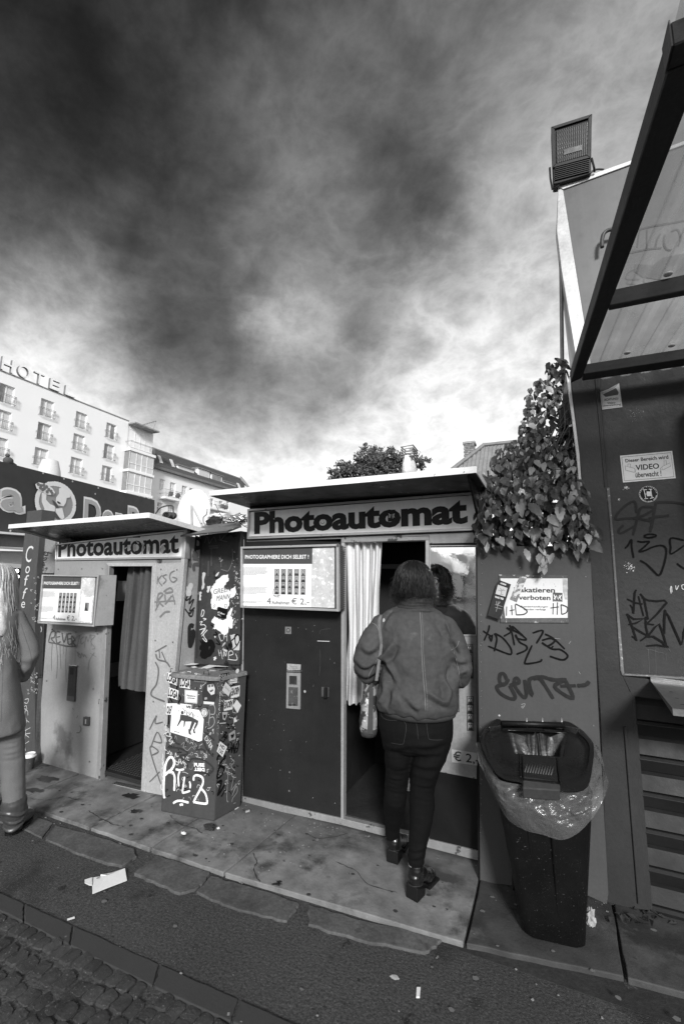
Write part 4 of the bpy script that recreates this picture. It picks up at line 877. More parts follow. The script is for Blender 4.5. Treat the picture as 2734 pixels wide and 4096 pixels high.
crumple('torn_packaging', hy(Sq(850, 450), 3.16), .06, (1.5, .5, .45), PAPER, None, 9, .7, 'torn white packaging draped over the black plastic on the tin awning', 'packaging')
crumple('tinfoil', hy(Sq(1180, 500), 3.1), .07, (1.4, .7, .7), M('foil', .5, .25, .8, bump=.6, bscale=25, bdist=.02), None, 14, .6, 'crumpled foil with wires beside the dark booth sign', 'foil')
net = [hy(Sq(*p), 3.05) for p in ((700, 330), (690, 420), (640, 470), (650, 560), (720, 610), (800, 640), (720, 650))]
mb = MB().tube(smooth_line(net, 5), .006, 6)
tag(mb.build('rolled_netting', TRIM_DULL, None, smooth=True), 'roll of grey netting leaning against the satellite dish', 'netting')
mb = MB()
mb.tube(smooth_line([hy(Sq(*p), 2.98) for p in ((825, 258), (870, 340), (900, 410), (980, 490), (1100, 520), (1240, 580), (1310, 620), (1440, 640), (1560, 632))]), .003, 5)
mb.tube(smooth_line([hy(Sq(*p), 2.98) for p in ((1290, 600), (1440, 600), (1500, 570), (1600, 540))]), .0025, 5)
ring = [hy(Sq(990 + 42 * math.cos(t), 575 + 48 * math.sin(t)), 3.02) for t in np.linspace(0, 5.6, 14)]; mb.tube(ring, .005, 6)
for k in range(7):
    c_ = (1020 + 40 * k, 560 + random.uniform(-40, 30)); mb.tube(smooth_line([hy(Sq(c_[0] + random.uniform(-60, 60), c_[1] + random.uniform(-50, 50)), 3.0 + random.uniform(-.05, .05)) for _ in range(4)]), .004, 5)
tag(mb.build('tangled_wire', M('wire', .06, .4), None, smooth=True), 'tangle of thin wires and twigs between the tin awning and the dark booth sign', 'wires')
# satellite dish seen from behind, on the grey booth roof
dc = hy(Sq(440, 370), 4.1)
dish = thing('satellite_dish', 'white satellite dish seen from behind, with a diagonal stay', 'satellite dish', hy(Sq(430, 600), 4.1))
rings = []
for k, (rr, dy) in enumerate(((.02, .0), (.12, .004), (.2, .015), (.27, .035), (.285, .045), (.27, .055), (.12, .02), (.02, .012))):
    rings.append([dc + np.array([rr * .93 * math.cos(a), dy, rr * 1.02 * math.sin(a)]) for a in np.linspace(0, 2 * math.pi, 41)[:-1]])
MB().loft(rings).build('reflector', M('dish_white', .8, .5, var=.05, dark=(12, .68, .4)), dish, smooth=True)
MB().cyl(hy(Sq(465, 285), 4.03), hy(Sq(612, 562), 4.0), .009, 8).build('stay', M('dish_stay', .5, .5), dish)
MB().cyl(hy(Sq(450, 280), 4.07), hy(Sq(450, 600), 4.07), .012, 8).build('mast', M('dish_stay', .5), dish)
MB().cyl(hy(Sq(450, 600), 4.07) , hy(Sq(450, 600), 4.07) * [1, 1, 0], .02, 8).build('lower_mast', BOLT, dish)
# roll of black cable lying on the grey booth roof edge
mb = MB()
for k in range(5):
    c_ = hy(Rq(1490 + 8 * k, 540), 3.2 + .02 * k); mb.tube([c_ + np.array([.045 * math.cos(t), .01 * k, .03 * math.sin(t)]) for t in np.linspace(0, 2 * math.pi, 13)[:-1]], .008, 6, closed=True)
mb.tube(smooth_line([hy(Rq(*p), 3.2) for p in ((1395, 525), (1430, 480), (1480, 458), (1545, 455), (1552, 500), (1555, 565))]), .007, 6)
tag(mb.build('cable_coil', M('wire', .06), None, smooth=True), 'coil of dark cable on the roof corner of the grey booth', 'cable')

# ------------------------------------------------------------------ wooden post and plank by the grey booth
Pw = Plane((0, -1, 0), (0, 2.74, 0))
wp = thing('wooden_post', 'dark wooden post with Coffee painted down it in white letters', 'post', (-4.3, 2.8, 0))
MB().prism([Pw(Rq(245, 505)), Pw(Rq(375, 488)), Pw(Rq(330, 1008)), Pw(Tq(285, 500)), Pw(Tq(285, 1600)), Pw(Tq(262, 1660)), Pw(Tq(150, 1660)), Pw(Tq(135, 600)), Pw(Tq(165, 100))], (0, .14, 0)).build('post_timber', WOODZ, wp, .004)
for chs, q_ in (('C', [Rq(240, 810), Rq(303, 815), Rq(285, 962), Rq(228, 960)]), ('o', [Tq(212, 28), Tq(248, 30), Tq(243, 90), Tq(208, 88)]), ('f', [Tq(203, 100), Tq(240, 102), Tq(232, 190), Tq(200, 188)]), ('f', [Tq(196, 205), Tq(228, 208), Tq(215, 300), Tq(183, 296)]), ('e', [Tq(176, 318), Tq(208, 320), Tq(205, 372), Tq(175, 370)])):
    text('painted_letter', chs, Pw, q_, flatM(.6), wp, .0, .003, slant=.15)
graffiti(Pw, Tq, [[(205, 1120), (235, 1115), (225, 1150), (200, 1145)], [(200, 1180), (215, 1170), (220, 1200), (200, 1195)], [(205, 1250), (208, 1215), (228, 1215), (230, 1250)], [(215, 1270), (220, 1310)], [(240, 1305), (218, 1290)], [(180, 1390), (250, 1350)], [(215, 1360), (205, 1440)], [(250, 1395), (210, 1405), (240, 1430)], [(195, 1490), (240, 1460)], [(190, 1530), (205, 1510), (210, 1540)]], .006, flatM(.5), wp)
wr = []
for k in range(46):
    x_, y_ = random.choice([(random.uniform(258, 310), random.uniform(120, 500)), (random.uniform(230, 310), random.uniform(880, 1080))]); a_ = random.uniform(0, 6.28); r_ = random.uniform(6, 18)
    wr.append([(x_, y_), (x_ + r_ * math.cos(a_), y_ + r_ * math.sin(a_)), (x_ + r_ * math.cos(a_ + 1.2), y_ + r_ * math.sin(a_ + 1.2))])
graffiti(Pw, Tq, wr, .0035, flatM(.45), wp, 'fine_scribble', kind='stuff')
Pk = Plane((0, -1, 0), (0, 2.80, 0))
pk = thing('board_screen', 'narrow board with DENG tag between the Coffee post and the grey booth', 'board', (-4.15, 2.85, 0))
panel('upper_board', Pk, [Rq(360, 700), Rq(497, 720), Rq(487, 1008), Rq(480, 1060), Rq(325, 1060)], .03, M('scuffed_board', .24, .6, var=.14, fine=.15, dark=(10, .62, .06)), pk)
panel('lower_board', Pk, [Tq(290, 95), Tq(345, 95), Tq(360, 520), Tq(340, 1000), Tq(330, 1700), Tq(270, 1680), Tq(285, 900)], .03, M('bill_board_paint', .055), pk)
for chs, q_ in (('D', [Rq(365, 960), Rq(372, 1000), Rq(400, 1012), Rq(392, 965)]),): pass
graffiti(Pk, Tq, [[(330, 62), (328, 45), (355, 40), (358, 62), (330, 62)], [(335, 30), (360, 28), (362, 5), (340, 8), (362, 18)]], .007, INK, pk)
graffiti(Pk, Rq, [[(372, 985), (395, 990), (392, 960), (368, 955)], [(382, 960), (382, 985)], [(385, 945), (415, 935), (415, 920), (390, 925)], [(465, 880), (430, 875), (400, 868), (398, 895), (425, 900), (430, 875)]], .009, INK, pk)
graffiti(Pk, Tq, [[(290, 530), (330, 520), (340, 560), (300, 575), (285, 550)], [(300, 590), (325, 600), (300, 615)], [(300, 640), (320, 630), (318, 660)]], .012, flatM(.45), pk)

# paper cup on the paving by the post
cpp = hz(Tq(233, 1690)); cu_ = thing('paper_cup', 'dark paper coffee cup with white lid on the ground behind the blonde woman', 'cup', cpp)
def circ(c, r, z, n=20): return [(c[0] + r * math.cos(2 * math.pi * k / n), c[1] + r * math.sin(2 * math.pi * k / n), z) for k in range(n)]
MB().loft([circ(cpp, .032, 0), circ(cpp, .044, .10)]).build('cup_body', M('cup_print', .06, .4, light=(30, .62, .5)), cu_, edge=40)
MB().loft([circ(cpp, .047, .099), circ(cpp, .047, .108), circ(cpp, .042, .112), circ(cpp, .04, .124), circ(cpp, .036, .125), circ(cpp, .034, .118)]).build('cup_lid', flatM(.8), cu_, edge=40)

# ------------------------------------------------------------------ painted board between booth and kiosk
PBo = Plane((0, -1, 0), (0, 2.75, 0))
bo = thing('partition_board', 'plain grey painted partition with tags and a Plakatieren verboten sign, behind the bin', 'partition', (-.07, 2.77, 0))
panel('board_sheet', PBo, [K(1092, 1253), K(1352, 1252), K(1372, 1640), K(1394, 2050), K(1391, 2075), K(1340, 2052), K(1250, 2045), K(1160, 2030), K(1100, 2025), K(1097, 1640)], .03, BOARD, bo)
panel('board_edge', PBo, [K(1090.5, 1253), K(1094, 1253), K(1099, 2025), K(1095.5, 2025)], .05, BLACKPAINT, bo, off=.001)
mb = MB()
for k in range(30):
    y_ = 1275 + 22 * k + random.uniform(-8, 8); c_ = PBo(K(1102 + random.uniform(-2, 3), y_), .002)
    a = .006; mb.tube([c_ + np.array([random.uniform(-a, a), -.002, random.uniform(-a, a)]) for _ in range(3)], .0009, 4)
mb.build('staples', TRIM_DULL, bo, kind='stuff')
vs = panel('sign_plate', PBo, [Fq(253, 263), Fq(740, 267), Fq(753, 607), Fq(265, 605)], .006, M('sign_backing', .10, .3, var=.3, fine=.2, light=(22, .62, .5), coat=.4), bo, off=.008)
flat('sign_sheet', PBo, [Fq(265, 290), Fq(740, 290), Fq(742, 570), Fq(300, 572), Fq(300, 575)], M('sign_paper', .72, .35, var=.06, fine=.04, dark=(16, .68, .3)), vs, .009)
flat('sign_edge', PBo, [Fq(705, 292), Fq(742, 292), Fq(740, 440), Fq(722, 440), Fq(708, 380)], M('sign_dirt', .45, .5, var=.3, scale=30), vs, .0096)
DJ = M('sign_print', .035, .5)
text('sign_print', 'Plakatieren', PBo, [Fq(360, 353), Fq(652, 355), Fq(652, 392), Fq(360, 388)], DJ, vs, .022, .0098)
text('sign_print', 'verboten', PBo, [Fq(395, 408), Fq(620, 410), Fq(620, 445), Fq(395, 442)], DJ, vs, .022, .0098)
text('sign_print', 'Zuwiderhandlungen', PBo, [Fq(405, 484), Fq(603, 485), Fq(603, 500), Fq(405, 499)], DJ, vs, .012, .0098)
text('sign_print', 'werden verfolgt', PBo, [Fq(430, 503), Fq(588, 504), Fq(588, 521), Fq(430, 520)], DJ, vs, .012, .0098)
flat('torn_sticker', PBo, [Fq(402, 275), Fq(455, 280), Fq(380, 460), Fq(332, 438), Fq(358, 372)], M('torn_sticker', .2, .5, var=.4, scale=30, light=(45, .52, .6)), vs, .0108)
em = flat('sticker', PBo, [Fq(637, 390), Fq(705, 393), Fq(704, 457), Fq(636, 454)], flatM(.1), vs, .0105)
graffiti(PBo, Fq, [[(645, 405), (655, 440), (662, 410), (675, 440), (682, 410), (695, 442)], [(645, 438), (660, 415)], [(697, 408), (682, 430)]], .006, WHITE, em, 'emblem', .0112, False)
graffiti(PBo, Fq, [[(640, 452), (700, 454)]], .002, WHITE, em, 'emblem_line', .0112, False)
graffiti(PBo, Fq, [[(310, 490), (308, 555)], [(345, 480), (348, 550)], [(330, 520), (365, 512)], [(370, 475), (378, 550)], [(372, 470), (430, 500), (455, 525), (430, 545), (378, 548)]], .006, flatM(.05), vs, off=.0115)
graffiti(PBo, Fq, [[(640, 465), (638, 545)], [(670, 460), (668, 548)], [(620, 500), (680, 492)], [(695, 475), (700, 545)], [(695, 475), (740, 495), (735, 530), (702, 545)]], .0055, flatM(.05), vs, off=.0115)
for p in ((388, 280), (498, 275), (708, 280), (400, 590), (512, 590), (620, 590), (730, 590), (285, 588)): bolt(PBo, Fq(*p), .0035, CHROME, vs, .002, .0085)
hy_ = panel('dangling_flyer', Plane((.05, -1, .05), PBo(Fq(260, 440), .03)), [Fq(258, 302), Fq(340, 332), Fq(262, 583), Fq(176, 552), Fq(238, 330)], .002, flatM(.03, .35), bo, bevel=0)
PH = Plane((.05, -1, .05), PBo(Fq(260, 440), .03))
flat('flyer_picture', PH, [Fq(248, 335), Fq(315, 358), Fq(300, 420), Fq(230, 400)], flatM(.5), hy_, .001)
graffiti(PH, Fq, [[(270, 400), (274, 375), (262, 360)], [(274, 378), (290, 365)], [(274, 372), (300, 378)], [(272, 380), (250, 372)], [(262, 402), (285, 404)]], .003, flatM(.2), hy_, 'flyer_tree', .0015)
text('flyer_print', 'HYENA', PH, [Fq(268, 318), Fq(308, 330), Fq(305, 342), Fq(266, 330)], WHITE, hy_, .03, .0012)
text('flyer_print', 'PANIC TREE', PH, [Fq(229, 414), Fq(288, 430), Fq(286, 443), Fq(228, 427)], WHITE, hy_, .03, .0012)
graffiti(PH, Fq, [[(255, 450), (235, 525)], [(265, 455), (242, 480), (238, 450)], [(228, 475), (280, 490)], [(228, 495), (275, 508)]], .003, flatM(.3), hy_, 'flyer_rune', .0012)
graffiti(PBo, Fq, [[(187, 622), (180, 660), (150, 730)], [(142, 662), (200, 700), (208, 690), (200, 735), (185, 700)], [(222, 680), (240, 720), (222, 808)], [(178, 770), (240, 795), (330, 828), (345, 810), (330, 770), (280, 710), (225, 680)]], .0095, BK, bo)
graffiti(PBo, Fq, [[(290, 700), (330, 678), (345, 670), (365, 765)], [(330, 620), (345, 660), (310, 640), (400, 680), (450, 725), (385, 715), (375, 690), (400, 740), (450, 770), (445, 800), (380, 828)], [(362, 668), (350, 630), (430, 700)], [(490, 765), (440, 880), (460, 895), (545, 880), (558, 862)]], .0095, BK, bo)
graffiti(PBo, Fq, [[(493, 678), (568, 662), (520, 752)], [(580, 685), (640, 715), (722, 792)], [(560, 730), (620, 715), (650, 735), (600, 770), (560, 745), (630, 790), (690, 795), (738, 830), (735, 855), (700, 868), (615, 842)], [(640, 770), (625, 785)]], .010, BK, bo)
GM = M('marker_worn', .02, .5, var=.3, fine=.3)
graffiti(PBo, Fq, [[(310, 1010), (290, 968), (262, 975), (262, 1030), (300, 1040), (320, 1000), (300, 1040), (240, 1060), (270, 1110), (340, 1145), (370, 1130), (330, 1050)], [(330, 1050), (395, 1030), (385, 1000), (365, 1010), (370, 1060), (430, 1135), (450, 1100), (435, 1010)], [(435, 1010), (490, 1120), (470, 1010), (560, 990), (500, 1005), (545, 1000), (640, 1145)], [(545, 1020), (560, 990), (640, 1010), (735, 1008)], [(735, 1008), (650, 1060), (780, 1142), (720, 1005)], [(690, 1055), (800, 1052)], [(810, 1052), (870, 1045), (895, 1020)]], .020, GM, bo)
graffiti(PBo, Fq, [[(820, 950), (832, 970)], [(400, 215), (410, 208)], [(412, 1185), (440, 1180), (425, 1210), (415, 1200), (430, 1195)], [(750, 755), (765, 735)], [(650, 715), (690, 720)]], .002, flatM(.35), bo, 'scratch')
for p in ((870, 278), (925, 1335), (125, 765)): bolt(PBo, Fq(*p), .004, BOLT, bo, .002)
crumple('paint_blob', PBo(Fq(257, 1263), .002), .005, (1, .4, 1), flatM(.5), bo, 4)
# ------------------------------------------------------------------ kiosk on the right
PKi = Plane((0, -1, 0), (0, 2.85, 0))
ki = thing('kiosk', 'dark painted metal kiosk with a framed recess, louvred shutter and warning stickers', 'kiosk', (1.2, 3.2, 0))
MB().box(.27, 3.4, 2.90, 4.6, 0, 2.80).build('kiosk_body', KIOSK, ki)
panel('wall_panel', PKi, [K(1308, 866), K(1376, 858), K(1376, 905), K(1427, 1551), K(1448, 1597), K(1482, 2048), K(1490, 2090), K(1392, 2075), K(1376, 1640), K(1350, 1250)], .05, KIOSK, ki)
panel('recessed_panel', PKi, [K(1372, 858), K(1760, 805), K(1760, 1590), K(1425, 1553)], .03, KIOSK, ki, off=-.022)
panel('rail', PKi, [K(1427, 1551), K(1760, 1590), K(1760, 1640), K(1449, 1597)], .05, KIOSK, ki, off=-.001)
panel('weld_ridge', PKi, [Qq(508, 0), Qq(548, 0), Qq(590, 560), Qq(640, 1250), Qq(715, 2150), Qq(722, 2190), Qq(690, 2210), Qq(672, 2150), Qq(610, 1250), Qq(560, 560)], .03, KIOSK_WORN, ki, off=.008, bevel=.004)
panel('weld_ridge', PKi, [K(1366, 862), K(1371, 862), K(1426, 1160), K(1420, 1160)], .0205, KIOSK, ki, off=.004) if False else None
panel('upper_ridge', PKi, [E(968, 190), E(985, 190), E(1020, 640), E(1045, 900), E(1035, 925), E(1010, 640)], .03, KIOSK, ki, off=.007)
panel('weld_ridge', PKi, [Qq(690, 2210), Qq(722, 2190), Qq(1421, 2230), Qq(1700, 2250), Qq(1700, 2290), Qq(1421, 2262), Qq(1000, 2225)], .03, KIOSK_WORN, ki, off=.007, bevel=.004)
panel('corner_flashing', PKi, [E(775, 150), E(805, 225), E(866, 700), E(893, 1110), E(878, 1100), E(845, 700), E(785, 225)], .03, M('flashing', .55, .45, .2, var=.15, dark=(20, .66, .15)), ki, off=.012)
panel('vent_frame', PKi, [Gq(1140, 190), Gq(1160, 190), Gq(1262, 1450), Gq(1240, 1450)], .02, KIOSK, ki, off=.01)
# louvres
lv = [155, 408, 668, 920, 1183, 1400]
zs = [hy(Gq(1250, y), 2.84)[2] for y in lv]; stp = (zs[0] - zs[-2]) / 4
for k in range(-1, 6):
    z = zs[0] - stp * k; x0 = .425
    prof = [(2.862, z + .0), (2.85, z - .012), (2.875, z - stp * .42), (2.90, z - stp * .44), (2.885, z - stp * .55), (2.862, z - stp * .96), (2.9, z - stp * .98), (2.9, z)]
    MB().prism([(x0, y, zz) for y, zz in prof], (1.6, 0, 0)).build('louvre_slat', M('louvre_paint', .016, .5, var=.2, fine=.1, bump=.2), ki, .002)
box('vent_backing', .40, 2.05, 2.885, 2.895, -.02, 1.06, BLACKPAINT, ki)
box('vent_jamb', .405, .43, 2.852, 2.90, .0, 1.04, KIOSK, ki)
box('side_cover', .84, 1.1, 2.62, 2.85, 1.85, 2.62, M('cover_paint', .10, .45), ki)
# stickers and signs on the kiosk
PR = Plane((0, -1, 0), (0, 2.872, 0))
s1_ = flat('warning_sticker', PR, [E(1002, 283), E(1060, 265), E(1131, 222), E(1153, 383), E(1018, 400)], WHITE, ki, .003)
flat('sticker_picture', PR, [E(1022, 298), E(1110, 255), E(1128, 285), E(1124, 300), E(1040, 315)], flatM(.13), s1_, .0038)
for t_, q_ in (('ACHTUNG!', [E(1030, 326), E(1125, 318), E(1126, 332), E(1031, 343)]), ('Video-', [E(1051, 350), E(1108, 345), E(1109, 358), E(1052, 363)]), ('überwachung', [E(1023, 368), E(1141, 357), E(1142, 373), E(1024, 384)])):
    text('sticker_print', t_, PR, q_, flatM(.1), s1_, .015, .0038)
graffiti(PR, E, [[(1013, 310), (1023, 391), (1146, 377), (1136, 300)]], .0012, flatM(.1), s1_, 'sticker_border', .0037, False)
flat('peeled_corner', PR, [E(1002, 283), E(1060, 262), E(1131, 222), E(1100, 255), E(1020, 292)], flatM(.5), s1_, .006)
vq = [E(1137, 710), E(1487, 677), E(1511, 861), E(1157, 890)]
s2_ = flat('warning_sign', PR, vq, WHITE, ki, .003)
graffiti(PR, lambda u, v: lerpq(vq, u, v), [[(.03, .06), (.97, .06), (.97, .94), (.03, .94), (.03, .06)]], .0022, INK, s2_, 'sign_border', .0036, False)
text('sign_print', 'Dieser Bereich wird', PR, [E(1171, 733), E(1459, 704), E(1462, 730), E(1174, 755)], INK, s2_, .015, .0038)
text('sign_print', 'VIDEO', PR, [E(1240, 772), E(1397, 759), E(1401, 796), E(1243, 808)], INK, s2_, .02, .0038)
text('sign_print', 'überwacht !', PR, [E(1240, 822), E(1413, 808), E(1415, 845), E(1242, 857)], INK, s2_, .015, .0038)
for L_ in ([[(1172, 778), (1236, 795), (1232, 822), (1174, 806), (1172, 778)], [(1190, 780), (1190, 765), (1206, 766), (1207, 786)], [(1236, 803), (1243, 803), (1240, 820), (1232, 818)]],
           [[(1417, 784), (1472, 757), (1477, 780), (1424, 806), (1417, 784)], [(1433, 776), (1432, 744), (1446, 742), (1448, 768)], [(1417, 790), (1408, 792), (1410, 805), (1423, 803)]]):
    graffiti(PR, E, L_, .0016, flatM(.1), s2_, 'camera_drawing', .0038, False)
rs = disc('round_sticker', PR, E(1327, 968), .0385, flatM(.02), ki, .003, 36)
graffiti(PR, lambda a, b: E(1327 + a, 968 + b), [[(62 * math.cos(t), 54 * math.sin(t)) for t in np.linspace(0, 2 * math.pi, 30)]], .001, WHITE, rs, 'sticker_ring', .0036)
graffiti(PR, E, [[(1292, 938), (1318, 938)], [(1298, 938), (1310, 995)], [(1300, 1000), (1325, 996)], [(1330, 935), (1352, 935)], [(1342, 935), (1352, 990)], [(1338, 997), (1365, 990)], [(1305, 968), (1350, 962)]], .005, WHITE, rs, 'sticker_emblem', .0038, False)
flat('sticker_emblem', PR, [E(1315, 950), E(1342, 950), E(1346, 980), E(1318, 982)], WHITE, rs, .004)
for t_, (a0_, a1_) in (('TURBINE ROHRBACH II', (205, -25)), ('UNEINGETRAGENER VEREIN', (165, 15))):
    n_ = len(t_)
    for i, ch in enumerate(t_):
        if ch == ' ': continue
        if a0_ == 205: an = math.radians(205 - 230 * i / (n_ - 1)); flip = 1
        else: an = math.radians(-165 + 150 * i / (n_ - 1)); flip = -1
        cx_, cy_ = 1327 + 56 * math.cos(an), 968 - 50 * math.sin(an)
        t1 = (math.sin(an) * flip, math.cos(an) * flip); u1 = (math.cos(an) * flip, -math.sin(an) * flip)
        hw, hh = 3.0, 3.8
        text('sticker_letter', ch, PR, [E(cx_ - t1[0] * hw + u1[0] * hh, cy_ - t1[1] * hw + u1[1] * hh), E(cx_ + t1[0] * hw + u1[0] * hh, cy_ + t1[1] * hw + u1[1] * hh), E(cx_ + t1[0] * hw - u1[0] * hh, cy_ + t1[1] * hw - u1[1] * hh), E(cx_ - t1[0] * hw - u1[0] * hh, cy_ - t1[1] * hw - u1[1] * hh)], WHITE, rs, .02, .0039, 1)
mb = MB()
for cx_, cy_, r_, n_ in ((1175, 925, 22, 14), (1128, 1002, 14, 10), (1210, 1455, 45, 60), (1240, 430, 60, 24)):
    for k in range(n_):
        x_, y_ = random.gauss(cx_, r_ * .45), random.gauss(cy_, r_ * .35)
        if cy_ == 1455 and (x_ - 1175) > (y_ - 1410) * 1.1 + 5: continue
        c_ = PR(E(x_, y_), .002); s_ = random.uniform(.0008, .0035 if r_ < 50 else .0014)
        mb.add([c_ + [-s_, 0, -s_ * .6], c_ + [s_, 0, -s_ * random.random()], c_ + [s_ * .6, 0, s_], c_ + [-s_ * .7, 0, s_ * random.random()]], [(0, 1, 2, 3)])
mb.build('sticker_remains', WHITE, ki)
graffiti(PR, Qq, [[(860, 300), (848, 180), (800, 170), (700, 240), (625, 330), (625, 375), (720, 365), (900, 345), (1060, 260), (1040, 230), (920, 235), (880, 330), (820, 560)], [(710, 440), (660, 490), (655, 530), (700, 530), (840, 450)], [(820, 365), (900, 370), (1060, 400)], [(1020, 525), (1045, 420), (1085, 200), (1110, 175), (1250, 170), (1421, 195), (1600, 260)], [(1000, 365), (1080, 345), (1170, 335), (1245, 325)]], .0125, M('marker_faded', .012, .5), ki)
graffiti(PR, Qq, [[(725, 715), (760, 680), (800, 612), (805, 700), (828, 828)], [(870, 630), (930, 640), (1010, 635), (960, 690), (895, 750), (960, 740), (1050, 700), (1140, 680), (1195, 700), (1212, 760), (1190, 880), (1150, 1000), (1120, 1030), (1080, 1000), (980, 900), (900, 855)], [(945, 570), (1000, 548), (1080, 555), (1080, 575), (1000, 590), (945, 575)]], .0095, BK, ki)
graffiti(PR, Qq, [[(1421, 620), (1265, 595), (1262, 700), (1268, 780), (1421, 680)], [(1335, 890), (1421, 950), (1600, 1000)]], .009, BK, ki)
graffiti(PR, Qq, [[(858, 1200), (840, 1240), (825, 1480), (790, 1375)], [(750, 1308), (850, 1355), (935, 1368)], [(885, 1275), (945, 1510)], [(905, 1245), (950, 1300), (1000, 1550)], [(925, 1290), (1000, 1325), (1100, 1335), (1190, 1325), (1218, 1350), (1100, 1490), (985, 1600)], [(750, 1480), (800, 1600), (865, 1800), (808, 1745)], [(760, 1490), (830, 1545), (950, 1540), (860, 1590), (770, 1608)], [(800, 1625), (900, 1690), (1010, 1750)], [(970, 1515), (975, 1640), (1000, 1745)], [(960, 1595), (1070, 1612)], [(1000, 1745), (1080, 1640), (1130, 1600), (1170, 1700), (1215, 1860)], [(1190, 1720), (1190, 1560), (1200, 1435), (1240, 1510), (1390, 1850), (1421, 1700), (1480, 1500)], [(912, 1800), (980, 1750), (1060, 1750), (1160, 1810), (1210, 1860), (1240, 1878)], [(980, 1860), (1100, 1850), (1210, 1870)]], .0095, BK, ki, smooth=False)
graffiti(PR, Qq, [[(1268, 1245), (1258, 1190), (1270, 1160), (1278, 1230)], [(1320, 1150), (1330, 1200), (1355, 1150)], [(1421, 1140), (1392, 1150), (1400, 1190), (1421, 1195)]], .0035, flatM(.6), ki)
graffiti(PR, Qq, [[(1000, 1900), (1012, 2180)], [(1085, 1900), (1090, 2200)], [(1205, 1950), (1208, 2030)], [(980, 1905), (1050, 1910), (1100, 1930), (1180, 1945)], [(1240, 1900), (1262, 1925)]], .002, flatM(.12), ki, 'paint_run')
# steel shelf bracket
sh0, sh1 = hy(K(1491, 1562), 2.84), hy(K(1700, 1590), 2.84); f0 = hz(K(1541, 1625), sh0[2] - .01); f1 = f0 + [.6, .03, 0]
shf = thing('steel_shelf', 'small perforated stainless steel shelf projecting from the kiosk wall', 'shelf', (sh0 + f0) / 2)
BR_ = M('brushed_steel', .22, .4, .85, var=.15, aniso=(1.5, 60, 60), bump=.04)
MB().prism([sh0, f0, f1, sh1], (0, 0, -.004)).build('shelf_plate', BR_, shf, .001)
MB().prism([f0, f1, f1 - [0, 0, .035], f0 - [0, 0, .028]], (0, .003, 0)).build('front_lip', BR_, shf)
MB().prism([sh0 + [0, -.002, .022], sh1 + [0, -.002, .022], sh1 - [0, .002, .002], sh0 - [0, .002, .002]], (0, .004, 0)).build('back_lip', BR_, shf)
MB().prism([sh0, f0, f0 - [0, 0, .028]], (.003, 0, 0)).build('side_gusset', BR_, shf)
for (a, b) in ((1475, 1095), (1515, 1140), (1555, 1185)):
    c_ = hz(Fq(a, b), sh0[2] + .0012); link('perforation', [c_ + np.array([.0085 * math.cos(t), .0075 * math.sin(t), 0]) for t in np.linspace(0, 2 * math.pi, 17)[:-1]], [tuple(range(16))], INK, shf)

# ------------------------------------------------------------------ canopy of timber and corrugated plastic
ZB = 2.75
cn = thing('timber_canopy', 'lean-to canopy of dark timber beams carrying ribbed translucent plastic sheet', 'canopy', (1.0, 1.9, ZB))
bl0, bl1 = hz(Jq(825, 432), ZB), hz(Jq(263, 2252), ZB); br0, br1 = hz(Jq(932, 662), ZB), hz(Jq(330, 2222), ZB)
bl0 = bl0 + (bl0 - bl1) * .0; br0 = br1 + (br0 - br1) * ((bl0[1] - br1[1]) / (br0[1] - br1[1]))
MB().prism([bl0, br0, br1, bl1], (0, 0, .068)).build('rafter', WOOD, cn, .003)
def crossbeam(pt_near, pt_far, pt_top, th=None, x0=None):
    yn, yf = hz(pt_near, ZB + .002)[1], hz(pt_far, ZB + .002)[1]; xs_ = x0 if x0 is not None else np.interp(-yn, [-br1[1], -br0[1]], [br1[0], br0[0]]) + .001
    zt = hy(pt_top, yn)[2]
    MB().prism([(xs_, yn, ZB + .002), (2.2, yn + .02, ZB + .002), (2.2, yf + .02, ZB + .002), (xs_, yf, ZB + .002)], (0, 0, min(zt - ZB, .08))).build('crossbeam', WOODX, cn, .003)
    return yn
y1 = crossbeam(Uq(240, 1535), Uq(215, 1602), Uq(315, 1345))
y2 = crossbeam(K(1337, 858), K(1334, 874), K(1347, 835))
yfr = bl0[1]
MB().box(bl0[0] + .001, 2.2, yfr - .055, yfr - .001, ZB + .004, ZB + .066).build('crossbeam', WOODX, cn, .003)
# end board of the rafter
MB().prism([bl0 + [-.003, -.058, .0], bl0 + [-.003, -.001, 0], bl0 + [-.003, -.001, .068], bl0 + [-.003, -.058, .068]], (.003, 0, 0)).build('end_board', WOODZ, cn)
# ribbed sheet
mt = bpy.data.materials.new('ribbed_plastic'); mt.use_nodes = True; t = mt.node_tree; t.nodes.clear()
tr_ = t.nodes.new('ShaderNodeBsdfTransparent'); tl = t.nodes.new('ShaderNodeBsdfTranslucent'); gl = t.nodes.new('ShaderNodeBsdfGlossy'); tr_.inputs[0].default_value = (.5, .5, .5, 1); tl.inputs[0].default_value = (.4, .4, .4, 1)
gl.inputs['Roughness'].default_value = .18; gl.inputs['Color'].default_value = (.6, .6, .6, 1)
m1 = t.nodes.new('ShaderNodeMixShader'); m2 = t.nodes.new('ShaderNodeMixShader'); m1.inputs[0].default_value = .34; m2.inputs[0].default_value = .14
nz_ = t.nodes.new('ShaderNodeTexNoise'); nz_.inputs['Scale'].default_value = 3; nz_.inputs['Detail'].default_value = 6; gq_ = t.nodes.new('ShaderNodeNewGeometry'); t.links.new(gq_.outputs['Position'], nz_.inputs['Vector'])
mr = t.nodes.new('ShaderNodeMapRange'); t.links.new(nz_.outputs[0], mr.inputs[0]); mr.inputs[1].default_value = .35; mr.inputs[2].default_value = .7; mr.inputs[3].default_value = .25; mr.inputs[4].default_value = .6; t.links.new(mr.outputs[0], m1.inputs[0])
